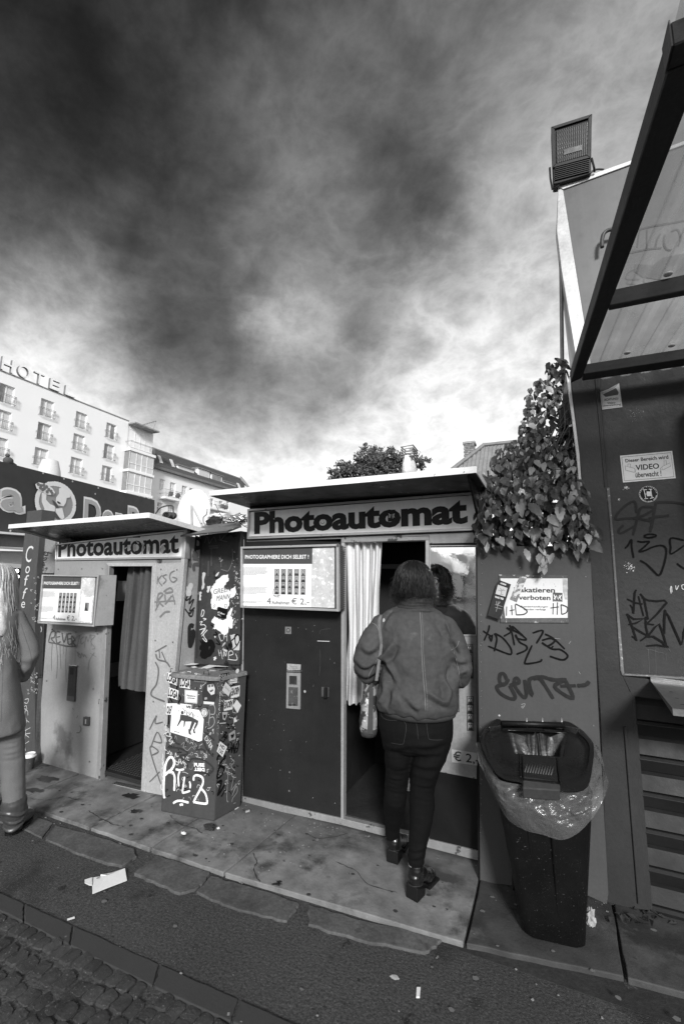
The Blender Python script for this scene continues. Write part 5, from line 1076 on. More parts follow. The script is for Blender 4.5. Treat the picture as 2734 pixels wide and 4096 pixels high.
t.links.new(tr_.outputs[0], m1.inputs[1]); t.links.new(tl.outputs[0], m1.inputs[2]); t.links.new(m1.outputs[0], m2.inputs[1]); t.links.new(gl.outputs[0], m2.inputs[2])
oo = t.nodes.new('ShaderNodeOutputMaterial'); t.links.new(m2.outputs[0], oo.inputs[0])
V = []; Fc = []; nxs = 330; Y0, Y1 = .62, 2.84; ys_ = np.linspace(Y0, Y1, 12)
for y in ys_:
    for i in range(nxs + 1):
        u = i / nxs * 2.0; ph = (u / .098) % 1.0
        hgt = 0 if ph < .30 else (ph - .30) / .14 if ph < .44 else 1 if ph < .72 else (0.86 - ph) / .14 if ph < .86 else 0
        V.append((np.interp(-y, [-br1[1], -br0[1]], [bl1[0] + .012, bl0[0] + .012]) + u, y, ZB + .073 + .016 * hgt))
for j in range(len(ys_) - 1):
    for i in range(nxs): Fc.append((j * (nxs + 1) + i, j * (nxs + 1) + i + 1, (j + 1) * (nxs + 1) + i + 1, (j + 1) * (nxs + 1) + i))
cs = link('corrugated_sheet', V, Fc, mt, cn)
for yb_ in (y1 - .012, y2 - .012):
    for k in range(9):
        xx = np.interp(-yb_, [-br1[1], -br0[1]], [bl1[0], bl0[0]]) + .07 + .196 * k
        MB().sphere((xx, yb_, ZB + .078), .017, 10, 6, (1, 1, .45)).build('screw_cap', M('clear_cap', .7, .2, coat=.5), cn, smooth=True)

# ------------------------------------------------------------------ metal-clad sign box on the kiosk roof, flood light, pole
PX = Plane((0, -1, 0), (0, 3.05, 0))
sb = thing('rooftop_sign_box', 'tall sheet-metal sign box on the kiosk roof, lettering on its shaded face', 'sign box', (1.2, 3.3, 2.8))
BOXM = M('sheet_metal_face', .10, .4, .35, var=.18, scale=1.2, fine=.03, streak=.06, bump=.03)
q_ = [K(1290, 434), K(1434, 381), K(2000, 172), K(2000, 760), K(1362, 880)]
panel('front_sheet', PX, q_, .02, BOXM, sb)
panel('top_cap', PX, [K(1279, 427), K(1434, 372), K(2000, 164), K(2000, 172), K(1434, 381), K(1290, 434)], .5, M('flashing', .5), sb, off=.01)
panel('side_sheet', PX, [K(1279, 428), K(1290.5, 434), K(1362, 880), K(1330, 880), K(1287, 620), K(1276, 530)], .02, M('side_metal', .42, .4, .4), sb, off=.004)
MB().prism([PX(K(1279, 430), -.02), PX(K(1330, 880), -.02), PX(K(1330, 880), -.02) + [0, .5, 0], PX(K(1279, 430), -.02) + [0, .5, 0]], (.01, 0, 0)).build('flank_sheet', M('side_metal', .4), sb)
graffiti(PX, Uq, [[(600, 640), (780, 598), (1128, 535), (1500, 440)], [(490, 915), (700, 872), (860, 858)]], .012, flatM(.10), sb, 'sign_lettering')
graffiti(PX, Uq, [[(600, 655), (575, 850)], [(690, 640), (690, 860)], [(850, 690), (810, 760), (790, 870)], [(900, 700), (890, 800), (920, 870), (980, 880)], [(980, 660), (1050, 640), (1090, 740), (1060, 830)], [(1150, 600), (1160, 860)], [(1300, 560), (1260, 700), (1330, 830)]], .010, flatM(.10), sb, 'sign_lettering')
flat('sign_picture', PX, [Uq(550, 1045), Uq(760, 1062), Uq(880, 970), Uq(1128, 920), Uq(1500, 860), Uq(1500, 1200), Uq(800, 1225), Uq(640, 1200), Uq(540, 1130)], flatM(.14), sb, .004)
graffiti(PX, Uq, [[(540, 1110), (480, 1140), (440, 1200), (470, 1225), (600, 1225)], [(470, 1240), (450, 1260), (480, 1280), (560, 1275)], [(650, 1220), (660, 1260), (700, 1270)]], .006, flatM(.12), sb, 'sign_drawing')
tb_ = MB().tube(smooth_line([hy(Uq(*p), 2.99) for p in ((165, 850), (165, 760), (185, 690), (235, 650), (300, 640))]), .012, 8); tb_.build('handrail', M('wire', .06), sb, smooth=True)
MB().box(.35, 3.3, 3.06, 3.6, 2.80, 3.0).build('box_base', BOXM, sb)
PF = Plane((0, -1, -.12), hy(Jq(270, 850), 2.98))
fl = thing('flood_light', 'black flood light with dimpled reflector on top of the metal sign box', 'flood light', PX(Jq(270, 1080), .02))
panel('housing', PF, [Jq(151, 746), Jq(389, 669), Jq(385, 1018), Jq(350, 1030), Jq(200, 1075), Jq(163, 1082)], .09, M('lamp_housing', .012, .45, spec=.3), fl, bevel=.006)
frame('bezel', PF, [Jq(150, 744), Jq(391, 667), Jq(381, 925), Jq(158, 985)], .022, .02, M('lamp_housing', .012), fl, off=.012)
RFL = M('lamp_reflector', .03, .35, .5, var=.1, bump=0); lens_q = [Jq(180, 766), Jq(365, 710), Jq(360, 912), Jq(182, 962)]
V = []; Fc = []; nn_ = 44
for j in range(nn_ + 1):
    for i in range(nn_ + 1):
        u, v = i / nn_, j / nn_; dd = .0035 * abs(math.sin(u * math.pi * 15 + .5 * (j // 3 % 2)) * math.sin(v * math.pi * 15)) ; dep = -.004 - .055 * (1 - (2 * u - 1) ** 2) * (1 - (2 * v - 1) ** 4)
        V.append(PF(lerpq(lens_q, u, v), .006 + dd * 1.0 + dep * .0))
for j in range(nn_):
    for i in range(nn_): Fc.append((j * (nn_ + 1) + i, j * (nn_ + 1) + i + 1, (j + 1) * (nn_ + 1) + i + 1, (j + 1) * (nn_ + 1) + i))
link('reflector', V, Fc, RFL, fl, smooth=True)
flat('lamp_tube', PF, [Jq(225, 880), Jq(330, 850), Jq(330, 880), Jq(225, 910)], M('tube_shadow', .1, .3, .5), fl, .011)
for k in range(8):
    y_ = 975 + k * 11; panel('cooling_fin', PF, [Jq(172, y_), Jq(375, y_ - 52), Jq(375, y_ - 48), Jq(172, y_ + 4)], .012, M('lamp_housing', .012), fl, off=.01, bevel=0)
MB().tube([PF(Jq(142, 985), .0), PF(Jq(146, 1050), 0), PF(Jq(157, 1112), 0), PF(Jq(190, 1095), 0), PX(Jq(200, 1085), .02)], .007, 6).build('bracket', M('lamp_housing', .012), fl)
MB().tube([PF(Jq(388, 930), .0), PF(Jq(402, 985), 0), PF(Jq(405, 1010), -.02)], .007, 6).build('bracket', M('lamp_housing', .012), fl)
MB().tube(smooth_line([PX(Jq(*p), -.05) for p in ((380, 1018), (400, 1000), (430, 994), (460, 996))]), .007, 6).build('cable', M('wire', .06), fl, smooth=True)
mb = MB(); a_ = hy(K(1285, 545), 3.5); b_ = hy(K(1288.5, 835), 3.5); mb.tube([a_, b_, [b_[0], b_[1], 1.5]], .014, 8)
tag(mb.build('slim_pole', BOLT, None), 'slim vertical metal pole rising from the ivy beside the sign box', 'pole')

# ------------------------------------------------------------------ wheeled bin
LN = np.cross(np.array([1, .12, 0]), np.array([0, .45, .13])); LIDP = Plane(LN, (0, 2.65, .86))
if LIDP.n[2] < 0: LIDP.n = -LIDP.n; LIDP.d = -LIDP.d
BINM = M('bin_plastic', .005, .5, var=.12, fine=.1, bump=.12, bscale=60, light=[(120, .66, .14), (260, .68, .2)], spec=.25)
LIDM = M('bin_lid_plastic', .007, .30, var=.12, fine=.12, bump=.2, bscale=80, light=(110, .72, .16), spec=.45)
bi = thing('wheelie_bin', 'black wheeled bin, square hole cut in its lid, clear sack hanging out', 'bin', (-.03, 2.5, 0))
def rrect(cx_, cy_, hx_, hy2, r, z, n=6, rot=.12):
    out = []
    for q, (sx, sy) in enumerate(((1, 1), (-1, 1), (-1, -1), (1, -1))):
        for k in range(n):
            a = math.radians(90 * q + 90 * k / (n - 1)); x, y = sx * (hx_ - r) + r * math.cos(a), sy * (hy2 - r) + r * math.sin(a)
            out.append(np.array([cx_ + x * math.cos(rot) - y * math.sin(rot), cy_ + x * math.sin(rot) + y * math.cos(rot), z]))
    return out
rg = []
for z, cx_, cy_, hx_, hy2 in ((0.0, -.035, 2.60, .120, .150), (.012, -.035, 2.60, .132, .160), (.10, -.038, 2.585, .140, .168), (.35, -.045, 2.55, .168, .180), (.60, -.052, 2.51, .195, .192), (.70, -.055, 2.49, .205, .198)):
    rg.append(rrect(cx_, cy_, hx_, hy2, .045, z))
MB().loft(rg, cap=True).build('bin_body', BINM, bi, edge=40)
mb = MB()
for uu in (-.055, .05):
    a = np.array([-.035 + uu * .8, 2.42, .08]); b_ = np.array([-.055 + uu, 2.287, .66]); mb.tube([a + [0, .012, 0], b_ + [0, .006, 0]], .005, 6)
mb.build('body_rib', BINM, bi)
for sx in (-1, 1):
    c_ = np.array([-.035 + sx * .15, 2.76, .085]); MB().cyl(c_ - [.02, 0, 0], c_ + [.02, 0, 0], .085, 20).build('wheel', INK, bi, edge=40)
outer = [(235, 130), (268, 135), (275, 150), (705, 168), (715, 148), (760, 155), (850, 215), (925, 300), (928, 400), (905, 560), (880, 632), (820, 655), (690, 655), (690, 640), (425, 620), (420, 590), (300, 570), (240, 535), (175, 440), (125, 330), (118, 270), (160, 195)]
inner = [(270, 190), (500, 180), (700, 205), (790, 220), (860, 280), (893, 330), (880, 450), (840, 545), (760, 575), (680, 570), (540, 560), (410, 540), (290, 535), (255, 500), (190, 400), (155, 300), (170, 225)]
hole = [(312, 215), (735, 235), (715, 405), (365, 380)]
def resample(poly, N_, c):
    out = []
    for k in range(N_):
        a = 2 * math.pi * k / N_; d_ = np.array([math.cos(a), math.sin(a)]); best = None
        for i in range(len(poly)):
            p, q = np.array(poly[i], float) - c, np.array(poly[(i + 1) % len(poly)], float) - c; e_ = q - p
            den_ = d_[0] * e_[1] - d_[1] * e_[0]
            if abs(den_) < 1e-9: continue
            t_ = (p[0] * e_[1] - p[1] * e_[0]) / den_; s_ = (p[0] * d_[1] - p[1] * d_[0]) / den_
            if t_ > 0 and -1e-6 <= s_ <= 1 + 1e-6 and (best is None or t_ > best): best = t_
        out.append(c + d_ * (best or 1))
    return out
N_ = 72; c0 = np.array([525, 310.]); ro = resample(outer, N_, c0); ri = resample(inner, N_, c0); rh = resample(hole, N_, c0)
f = lambda pts, off: [LIDP(Gq(*p), off) for p in pts]
mid = [a * .55 + b * .45 for a, b in zip(ri, rh)]
rings = [f(ro, -.045), f(ro, -.004), f([c0 + (p - c0) * .985 for p in ro], .0), f([a * .25 + b * .75 for a, b in zip(ro, ri)], .0), f(ri, -.008), f([a * .85 + b * .15 for a, b in zip(ri, rh)], -.014), f(mid, -.002), f([a * .08 + b * .92 for a, b in zip(ri, rh)], .004), f(rh, .003), f(rh, -.012)]
MB().loft(rings, cap=False).build('lid', LIDM, bi, edge=38)
# front grip with slanting ribs and the ridge bars beside it
g1 = panel('grip_panel', LIDP, [Gq(418, 388), Gq(655, 402), Gq(676, 572), Gq(424, 545)], .03, LIDM, bi, off=.014, bevel=.006)
mb = MB()
for k in range(11):
    x_ = 440 + k * 18.5; a, b_ = LIDP(Gq(x_ + 16, 455 + k * 1.8), .015), LIDP(Gq(x_ - 2, 512 + k * 2.2), .015); mb.tube([a, b_], .0028, 6)
mb.build('grip_ribs', M('grip_rib', .07, .35), g1, smooth=True)
panel('front_grip', LIDP, [Gq(425, 565), Gq(688, 595), Gq(689, 640), Gq(424, 622)], .05, M('grip_face', .05, .4), bi, off=.006, bevel=.005)
for q_ in ([(398, 385), (412, 388), (416, 545), (404, 543)], [(662, 402), (676, 405), (692, 570), (680, 566)]): panel('lid_ridge', LIDP, [Gq(*p) for p in q_], .03, LIDM, bi, off=.012, bevel=.003)
# hinge bar with wire rings
MB().tube([LIDP(Gq(272, 165), .02), LIDP(Gq(718, 178), .02)], .014, 12).build('hinge_bar', BINM, bi, smooth=True)
for q_ in ([(180, 190), (235, 130), (268, 135), (272, 180)], [(712, 180), (716, 147), (760, 155), (830, 200)]): panel('hinge_lug', LIDP, [Gq(*p) for p in q_], .05, LIDM, bi, off=.022, bevel=.005)
for x_ in (453, 565, 700):
    a = LIDP(Gq(x_, 160), .02); MB().tube([a + np.array([0, .018 * math.cos(t), .021 * math.sin(t)]) for t in np.linspace(0, 2 * math.pi, 13)[:-1]], .0028, 6, closed=True).build('wire_ring', M('galvanised', .4, .35, .5), bi, smooth=True)
# black liner inside
V = []; Fc = []
mb = MB()
for k, (s_, dz) in enumerate(((1.03, -.02), (.9, -.08), (.8, -.16), (.5, -.2))):
    pass
rgs = []
for s_, dz in ((1.02, -.012), (.97, -.05), (.85, -.12), (.6, -.16), (.1, -.17)):
    rgs.append([LIDP(Gq(*(c0 + (p - c0) * s_)), 0) + np.array([.012 * mnoise.noise(Vector((k * .25, dz * 20, 1))), 0.012 * mnoise.noise(Vector((k * .5, dz * 20, 5))), dz + .02 * mnoise.noise(Vector((k * .35, dz * 30, 9)))]) for k, p in enumerate(rh)])
MB().loft(rgs, cap=False).build('inner_liner', M('liner_film', .004, .38, var=.2, spec=.5, bump=.3, bscale=4, bdist=.02), bi, smooth=True)
# clear sack folded over the rim
sackm = bpy.data.materials.new('sack_film'); sackm.use_nodes = True; t = sackm.node_tree; b_ = t.nodes['Principled BSDF']
b_.inputs['Base Color'].default_value = (.2, .2, .2, 1); b_.inputs['Roughness'].default_value = .16; b_.inputs['Alpha'].default_value = .36; b_.inputs['Specular IOR Level'].default_value = .6; b_.inputs['Coat Weight'].default_value = .6; b_.inputs['Coat Roughness'].default_value = .08
gq_ = t.nodes.new('ShaderNodeNewGeometry'); no_ = t.nodes.new('ShaderNodeTexNoise'); no_.inputs['Scale'].default_value = 11; no_.inputs['Detail'].default_value = 5; t.links.new(gq_.outputs['Position'], no_.inputs['Vector'])
bp_ = t.nodes.new('ShaderNodeBump'); bp_.inputs['Strength'].default_value = .9; bp_.inputs['Distance'].default_value = .03; t.links.new(no_.outputs[0], bp_.inputs['Height']); t.links.new(bp_.outputs[0], b_.inputs['Normal'])
low = [(118, 330), (135, 430), (180, 580), (240, 720), (320, 850), (440, 925), (560, 955), (693, 993), (800, 955), (900, 860), (980, 740), (1032, 600), (1015, 540), (960, 400), (928, 330)]
low = smooth_line([np.array(p, float) for p in low], 9)
up = smooth_line([np.array(p, float) for p in [(122, 300), (130, 360), (175, 450), (240, 545), (300, 580), (420, 600), (550, 620), (690, 640), (780, 640), (860, 630), (895, 590), (915, 520), (925, 440), (925, 380), (922, 310)]], 9)
nU = len(low); V = []; rows = 26
for j in range(rows + 1):
    v = j / rows
    for i in range(nU):
        u = i / (nU - 1); T_ = LIDP(Gq(*up[i]), -.035)
        yb = 2.58 - .36 * math.sin(math.pi * u) ** .7                        # hangs round the front of the bin
        Bt = hy(Gq(*low[i]), yb)
        p = T_ * (1 - v) + Bt * v
        bulge = math.sin(math.pi * v) * .025; nrm_ = np.array([(u - .5) * 1.6, -math.sin(math.pi * u), 0])
        wv = .012 * mnoise.noise(Vector((u * 9, v * 3, 2))) + .006 * mnoise.noise(Vector((u * 24, v * 7, 7)))
        wv = (abs(wv) * 1.8 - .006) + .010 * (.5 - abs(mnoise.noise(Vector((u * 14 + v * 4, v * 6 - u * 3, 11)))) * 2) + .005 * (.5 - abs(mnoise.noise(Vector((u * 34, v * 14 + u * 8, 5)))) * 2)
        V.append(p + nrm_ * (bulge + wv * math.sin(math.pi * min(1, v * 1.2 + .1))))
Fc = [(j * nU + i, j * nU + i + 1, (j + 1) * nU + i + 1, (j + 1) * nU + i) for j in range(rows) for i in range(nU - 1)]
link('clear_sack', V, Fc, sackm, bi, smooth=True)

# ------------------------------------------------------------------ ivy (Virginia creeper) on the partition and kiosk corner
LEAFM = []
for k, v in enumerate((.04, .085, .24)):
    LEAFM.append(M('leaf_%s' % ('dark', 'mid', 'pale')[k], v, .38, var=.22, scale=20, fine=.1, fscale=120, bump=.35, bscale=70, spec=.5))
def leaf_mesh(i):
    r = random.Random(100 + i); w_ = r.uniform(.40, .56); n = 9; V = []; Fc = []
    fold = r.uniform(.1, .4); droop = r.uniform(.05, .45); tw = r.uniform(-.25, .25); shp = r.uniform(.36, .46)
    prof = lambda t: w_ * (math.sin(math.pi * min(1, t / (2 * shp)) ) if t < shp else math.cos((t - shp) / (1 - shp) * math.pi / 2) ** .85)
    for k in range(n + 1):
        t = k / n; hw = max(prof(t), .004) * (1 + (.12 if k % 2 else -.06)) * .5
        if k == 0: hw = .06
        z0 = -droop * t * t; c = -t
        for s in (-1, -.55, 0, .55, 1):
            V.append((s * hw + tw * t * t * .4, c + (.03 * abs(s) if k % 2 else 0), z0 + fold * abs(s) * hw + .02 * math.sin(9 * t + s * 3 + i)))
    for k in range(n):
        for j in range(4): a = k * 5 + j; Fc.append((a, a + 1, a + 6, a + 5))
    return V, Fc
LM = [leaf_mesh(i) for i in range(8)]
leaf_data = []
for i, (V, Fc) in enumerate(LM):
    for mm in LEAFM:
        me = bpy.data.meshes.new('leaf'); me.from_pydata(V, [], Fc); me.materials.append(mm); me.shade_smooth(); leaf_data.append(me)
iv = thing('creeper', 'leafy creeper climbing the kiosk corner and spilling over the grey partition', 'creeper', (.0, 2.8, 1.8))
ivo = ORI['creeper'] if 'creeper' in ORI else np.array(iv.location)
poly = [(700, 65), (790, 70), (800, 150), (745, 430), (800, 500), (835, 560), (850, 830), (880, 960), (925, 1130), (930, 1310), (890, 1350), (820, 1340), (640, 1300), (420, 1320), (250, 1340), (160, 1290), (180, 1150), (220, 1000), (205, 840), (320, 690), (460, 600), (470, 520), (495, 390), (515, 290), (620, 190), (665, 100)]
def inside(p, poly):
    c = False; n = len(poly)
    for i in range(n):
        a, b = poly[i], poly[(i + 1) % n]
        if (a[1] > p[1]) != (b[1] > p[1]) and p[0] < (b[0] - a[0]) * (p[1] - a[1]) / (b[1] - a[1]) + a[0]: c = not c
    return c
def leaf_matrix(pos, size, rnd, up=False):
    # tip hangs down, upper face looks outward and a little up
    nrm_ = Vector((rnd.uniform(-.75, .45), -1, rnd.uniform(.0, 1.25))).normalized()
    tip = Vector((rnd.uniform(-.8, .8), rnd.uniform(-.5, .1), -1)).normalized()
    y_ = (-tip - nrm_ * (-tip).dot(nrm_)).normalized(); x_ = y_.cross(nrm_)
    mt_ = Matrix((x_, y_, nrm_)).transposed().to_4x4()
    return Matrix.Translation(Vector(pos)) @ mt_ @ Matrix.Diagonal((size, size, size, 1))
rnd = random.Random(11)
spots = []
while len(spots) < 1500:
    x_, y_ = rnd.uniform(130, 960), rnd.uniform(55, 1390)
    if not inside((x_, y_), poly): continue
    if y_ < 520 and x_ > 760 - (y_ - 150) * .0 and rnd.random() < .6: continue
    d_ = rnd.random(); base_y = 2.66 if y_ > 1000 else 2.66 + (1000 - y_) / 1000 * .75
    Yd = base_y + d_ * (.22 if y_ > 600 else .16)
    if x_ > 860: Yd = min(Yd, 2.74)
    spots.append((d_, x_, y_, Yd))
spots.sort()
for dd, xx, yy in ((0, 500, 1360), (0, 600, 1390), (0, 655, 1400), (0, 610, 1420), (0, 640, 1455), (0, 590, 1345), (0, 690, 1390), (0, 640, 1480), (0, 300, 1290), (0, 245, 1310), (0, 175, 1270), (0, 850, 1290), (0, 890, 1310), (0, 915, 1260)): spots.insert(0, (dd, xx, yy, 2.68))
stuffV, stuffF = [], []
for k, (d_, x_, y_, Yd) in enumerate(spots):
    p = hy(E(x_, y_ - 25), Yd); size = rnd.choice((.75, .9, 1, 1.35)) * rnd.uniform(.046, .072) * (1.25 if y_ > 1050 and rnd.random() < .4 else 1) * (1.0 if y_ > 650 else .88)
    if k < 14: size = rnd.uniform(.062, .082)
    mw = leaf_matrix(p, size, rnd)
    if k < 294:
        o = bpy.data.objects.new('leaf', rnd.choice(leaf_data) if k >= 14 else rnd.choice(leaf_data[2::3])); col.objects.link(o); o.parent = iv
        o.matrix_local = Matrix.Translation(-Vector(iv.location)) @ mw
    else:
        V, Fc = rnd.choice(LM); b0 = len(stuffV)
        stuffV += [tuple(mw @ Vector(v)) for v in V]; stuffF += [tuple(i + b0 for i in f) for f in Fc]
link('leaves', stuffV, stuffF, LEAFM[0], iv, smooth=True, kind='stuff')  # back leaves all take the dark tone: shade inside the creeper painted in
mb = MB()
for k in range(26):
    a = (rnd.uniform(760, 850), rnd.uniform(150, 900)); pts = [a]
    for j in range(5): pts.append((pts[-1][0] + rnd.uniform(-70, 25), pts[-1][1] + rnd.uniform(30, 120)))
    mb.tube(smooth_line([hy(E(*p), 2.9 + rnd.uniform(-.06, .06)) for p in pts], 3), rnd.uniform(.002, .005), 5); mb.build('stem', M('vine_stem', .07, .7, bump=.2), iv, smooth=True); mb = MB()
for L_ in ([(850, 850), (790, 830), (730, 800), (600, 830), (500, 860)], [(520, 890), (500, 940), (540, 1040), (560, 1010)], [(680, 870), (600, 900), (520, 960), (460, 1000)], [(600, 1310), (630, 1370), (640, 1440)], [(480, 1040), (460, 1100)]):
    mb.tube(smooth_line([hy(E(*p), 2.67) for p in L_]), .0028, 5); mb.build('stem', M('vine_stem', .07), iv, smooth=True); mb = MB()
MB().prism([hy(E(*p), 2.98) for p in ((772, 155), (800, 300), (818, 485), (735, 530), (722, 490), (752, 330))], (0, .03, 0)).build('hidden_board', KIOSK, ki)
# ------------------------------------------------------------------ pizza parlour wall on the left
d_ = ray(K(983, 1330)) * [1, 1, 0]; d_ /= np.linalg.norm(d_); o_ = CAM + ray(K(0, 1330)) * 7.4
PZ = Plane(np.array([d_[1], -d_[0], 0]), o_)
pz = thing('shop_front', 'snack shop with dark fascia, swirly lettering and round cook emblem, behind the grey booth', 'shop', o_ * [1, 1, 0])
FAS = M('fascia_paint', .045, .5, var=.12, fine=.05, bump=.05, light=(60, .76, .25))
def pz_poly(pts): return pts
ftop = lambda x: 1057.7 + .2526 * x / .57352 * .57352
panel('fascia', PZ, [A(-900, 548), A(0, 775), A(592, 925), A(970, 1020), A(970, 1330), A(345, 1248), A(0, 1216), A(-900, 1135)], .15, FAS, pz)
flat('fascia_seam', PZ, [Rq(537, 185), Rq(540, 186), Rq(540, 260), Rq(537, 260)], INK, pz)
panel('light_strip', PZ, [A(-900, 1135), A(0, 1216), A(345, 1245), A(350, 1256), A(0, 1230), A(-900, 1150)], .3, flatM(.85), pz, off=.2)
panel('awning_board', PZ, [A(-900, 1150), A(350, 1256), A(350, 1330), A(0, 1308), A(-900, 1270)], .1, M('awning_grey', .16, .6), pz, off=-.02)
panel('awning_edge', PZ, [A(-900, 1300), A(0, 1310), A(350, 1335), A(350, 1345), A(0, 1322), A(-900, 1310)], .1, flatM(.5), pz, off=.1)
panel('blind', PZ, [A(-900, 1320), A(350, 1345), A(350, 1440), A(0, 1412), A(-900, 1390)], .05, M('blind_grey', .33, .6, var=.05), pz, off=-.03)
panel('blind_rail', PZ, [A(-900, 1390), A(0, 1412), A(350, 1440), A(350, 1460), A(0, 1440), A(-900, 1410)], .08, flatM(.6), pz, off=.05)
panel('shop_interior', PZ, [A(-900, 1380), A(350, 1440), A(350, 2400), A(-900, 2600)], .05, M('shop_dark', .02, .6, var=.3, light=(6, .68, .2)), pz, off=-.35)
for p in ((70, 1460), (105, 1465), (108, 1500)):
    MB().sphere(PZ(A(*p), -.1), .035, 10, 8).build('light_bulb', M('bulb', .8, .2, emit=2.0), pz, smooth=True)
panel('door_post', PZ, [A(95, 1440), A(120, 1442), A(95, 2400), A(70, 2400)], .1, BLACKPAINT, pz, off=-.1)
LGREY = flatM(.42); LWHT = flatM(.82)
def strokes_letter(strs, w1, w2, par, nm):
    graffiti(PZ, Rq, strs, w1, LWHT, par, nm + '_outline', .006); graffiti(PZ, Rq, strs, w2, LGREY, par, nm, .012)
def fascia_letter(ch, q_):
    text('fascia_letter_outline', ch, PZ, q_, LWHT, pz, .05, .006); c_ = np.mean(np.array(q_), axis=0)
    text('fascia_letter', ch, PZ, [tuple(c_ + (np.array(p) - c_) * .84) for p in q_], LGREY, pz, .02, .02)
for ch, q_ in (('a', [Rq(0, 272), Rq(225, 318), Rq(232, 545), Rq(-12, 498)]), ('D', [Rq(752, 370), Rq(912, 402), Rq(905, 650), Rq(742, 612)]), ('o', [Rq(918, 480), Rq(1025, 500), Rq(1020, 655), Rq(912, 632)]), ('n', [Rq(1034, 510), Rq(1118, 528), Rq(1112, 668), Rq(1030, 650)]), ('P', [Rq(1146, 448), Rq(1250, 470), Rq(1245, 690), Rq(1140, 668)])): fascia_letter(ch, q_)
0 and strokes_letter([[(775, 395), (768, 470), (755, 560), (745, 640)], [(775, 390), (840, 405), (885, 450), (880, 530), (850, 620)]], .22, .16, pz, 'fascia_letter')
0 and strokes_letter([[(930, 640), (930, 540), (970, 500), (1005, 520), (1010, 600)]], .17, .12, pz, 'fascia_letter')
0 and strokes_letter([[(1040, 640), (1045, 560), (1085, 525), (1115, 560), (1110, 640)]], .14, .10, pz, 'fascia_letter')
0 and strokes_letter([[(1160, 465), (1165, 560), (1150, 660)], [(1175, 500), (1215, 480), (1240, 520), (1235, 640)]], .14, .10, pz, 'fascia_letter')
rc = Rq(500, 430)
graffiti(PZ, Rq, [[(500 + 168 * math.cos(t) , 430 + 172 * math.sin(t) + .12 * 168 * math.cos(t)) for t in np.linspace(0, 2 * math.pi, 40)]], .09, LWHT, pz, 'emblem_ring', .012)
flat('emblem_disc', PZ, [Rq(500 + 160 * math.cos(t), 430 + 164 * math.sin(t) + .12 * 160 * math.cos(t)) for t in np.linspace(0, 2 * math.pi, 30)[:-1]], flatM(.33), pz, .008)
# a plain cook's figure: plate on a raised arm, tall hat, moustache
for poly, v, oo_ in (([(318, 262), (345, 243), (400, 255), (470, 295), (495, 335), (480, 360), (430, 355), (370, 325), (330, 300)], .85, .022), ([(375, 335), (420, 345), (415, 400), (450, 440), (500, 460), (490, 520), (440, 540), (385, 545), (400, 480), (375, 420)], .85, .016),
                     ([(530, 300), (560, 290), (600, 310), (635, 345), (630, 380), (600, 385), (590, 430), (570, 460), (520, 450), (500, 420), (505, 380), (530, 345)], .85, .018), ([(500, 480), (560, 475), (580, 560), (560, 580), (500, 540)], .85, .017), ([(468, 400), (500, 420), (530, 470), (500, 470)], .1, .024), ([(512, 412), (530, 418), (548, 432), (535, 438), (518, 430)], .04, .026), ([(450, 520), (500, 512), (520, 540), (545, 575), (500, 560)], .1, .024)):
    flat('emblem_cook', PZ, [Rq(*p) for p in poly], flatM(v), pz, oo_)
mb = MB()
for p in ((345, 262), (370, 275), (365, 295), (395, 270), (400, 300), (420, 285), (440, 310), (425, 330), (460, 325), (470, 345), (385, 310)): mb.add(ring_pts(PZ, Rq(*p), .035, 8, .026), [tuple(range(8))])
mb.build('emblem_topping', flatM(.2), pz, kind='stuff')
for p in ((388, 162), (575, 213), (652, 236), (855, 348), (882, 295), (95, 678)): disc('fascia_screw', PZ, Rq(*p), .02, flatM(.5), pz, .004, 8)
# lamp shade and pigeon on the fascia top
tag(MB().loft([[PZ(Rq(440, 160), -.5) + np.array([r * math.cos(a), r * math.sin(a), z]) for a in np.linspace(0, 2 * math.pi, 25)[:-1]] for r, z in ((.22, -.1), (.20, .05), (.15, .24), (.14, .26))]).build('roof_vent', M('vent_metal', .62, .5, var=.1), None, edge=40), 'pale conical roof vent behind the snack shop fascia', 'vent')
pc = PZ(Rq(76, 52), -.05)
mb = MB().sphere(pc, .07, 12, 8, (.8, 1.2, 1.0)); mb.sphere(pc + [0, -.02, .09], .035, 10, 8); mb.tube([pc + [0, .05, -.02], pc + [0, .14, -.05]], [.03, .015], 6); mb.tube([pc + [0, -.05, .09], pc + [0, -.075, .085]], [.008, .003], 5)
mb.tube([pc + [.02, 0, -.05], pc + [.02, 0, -.10]], .006, 5); mb.tube([pc + [-.02, 0, -.05], pc + [-.02, 0, -.10]], .006, 5)
tag(mb.build('pigeon', M('pigeon_grey', .09, .8), None, smooth=True), 'small dark pigeon sitting on top of the snack shop fascia', 'bird')

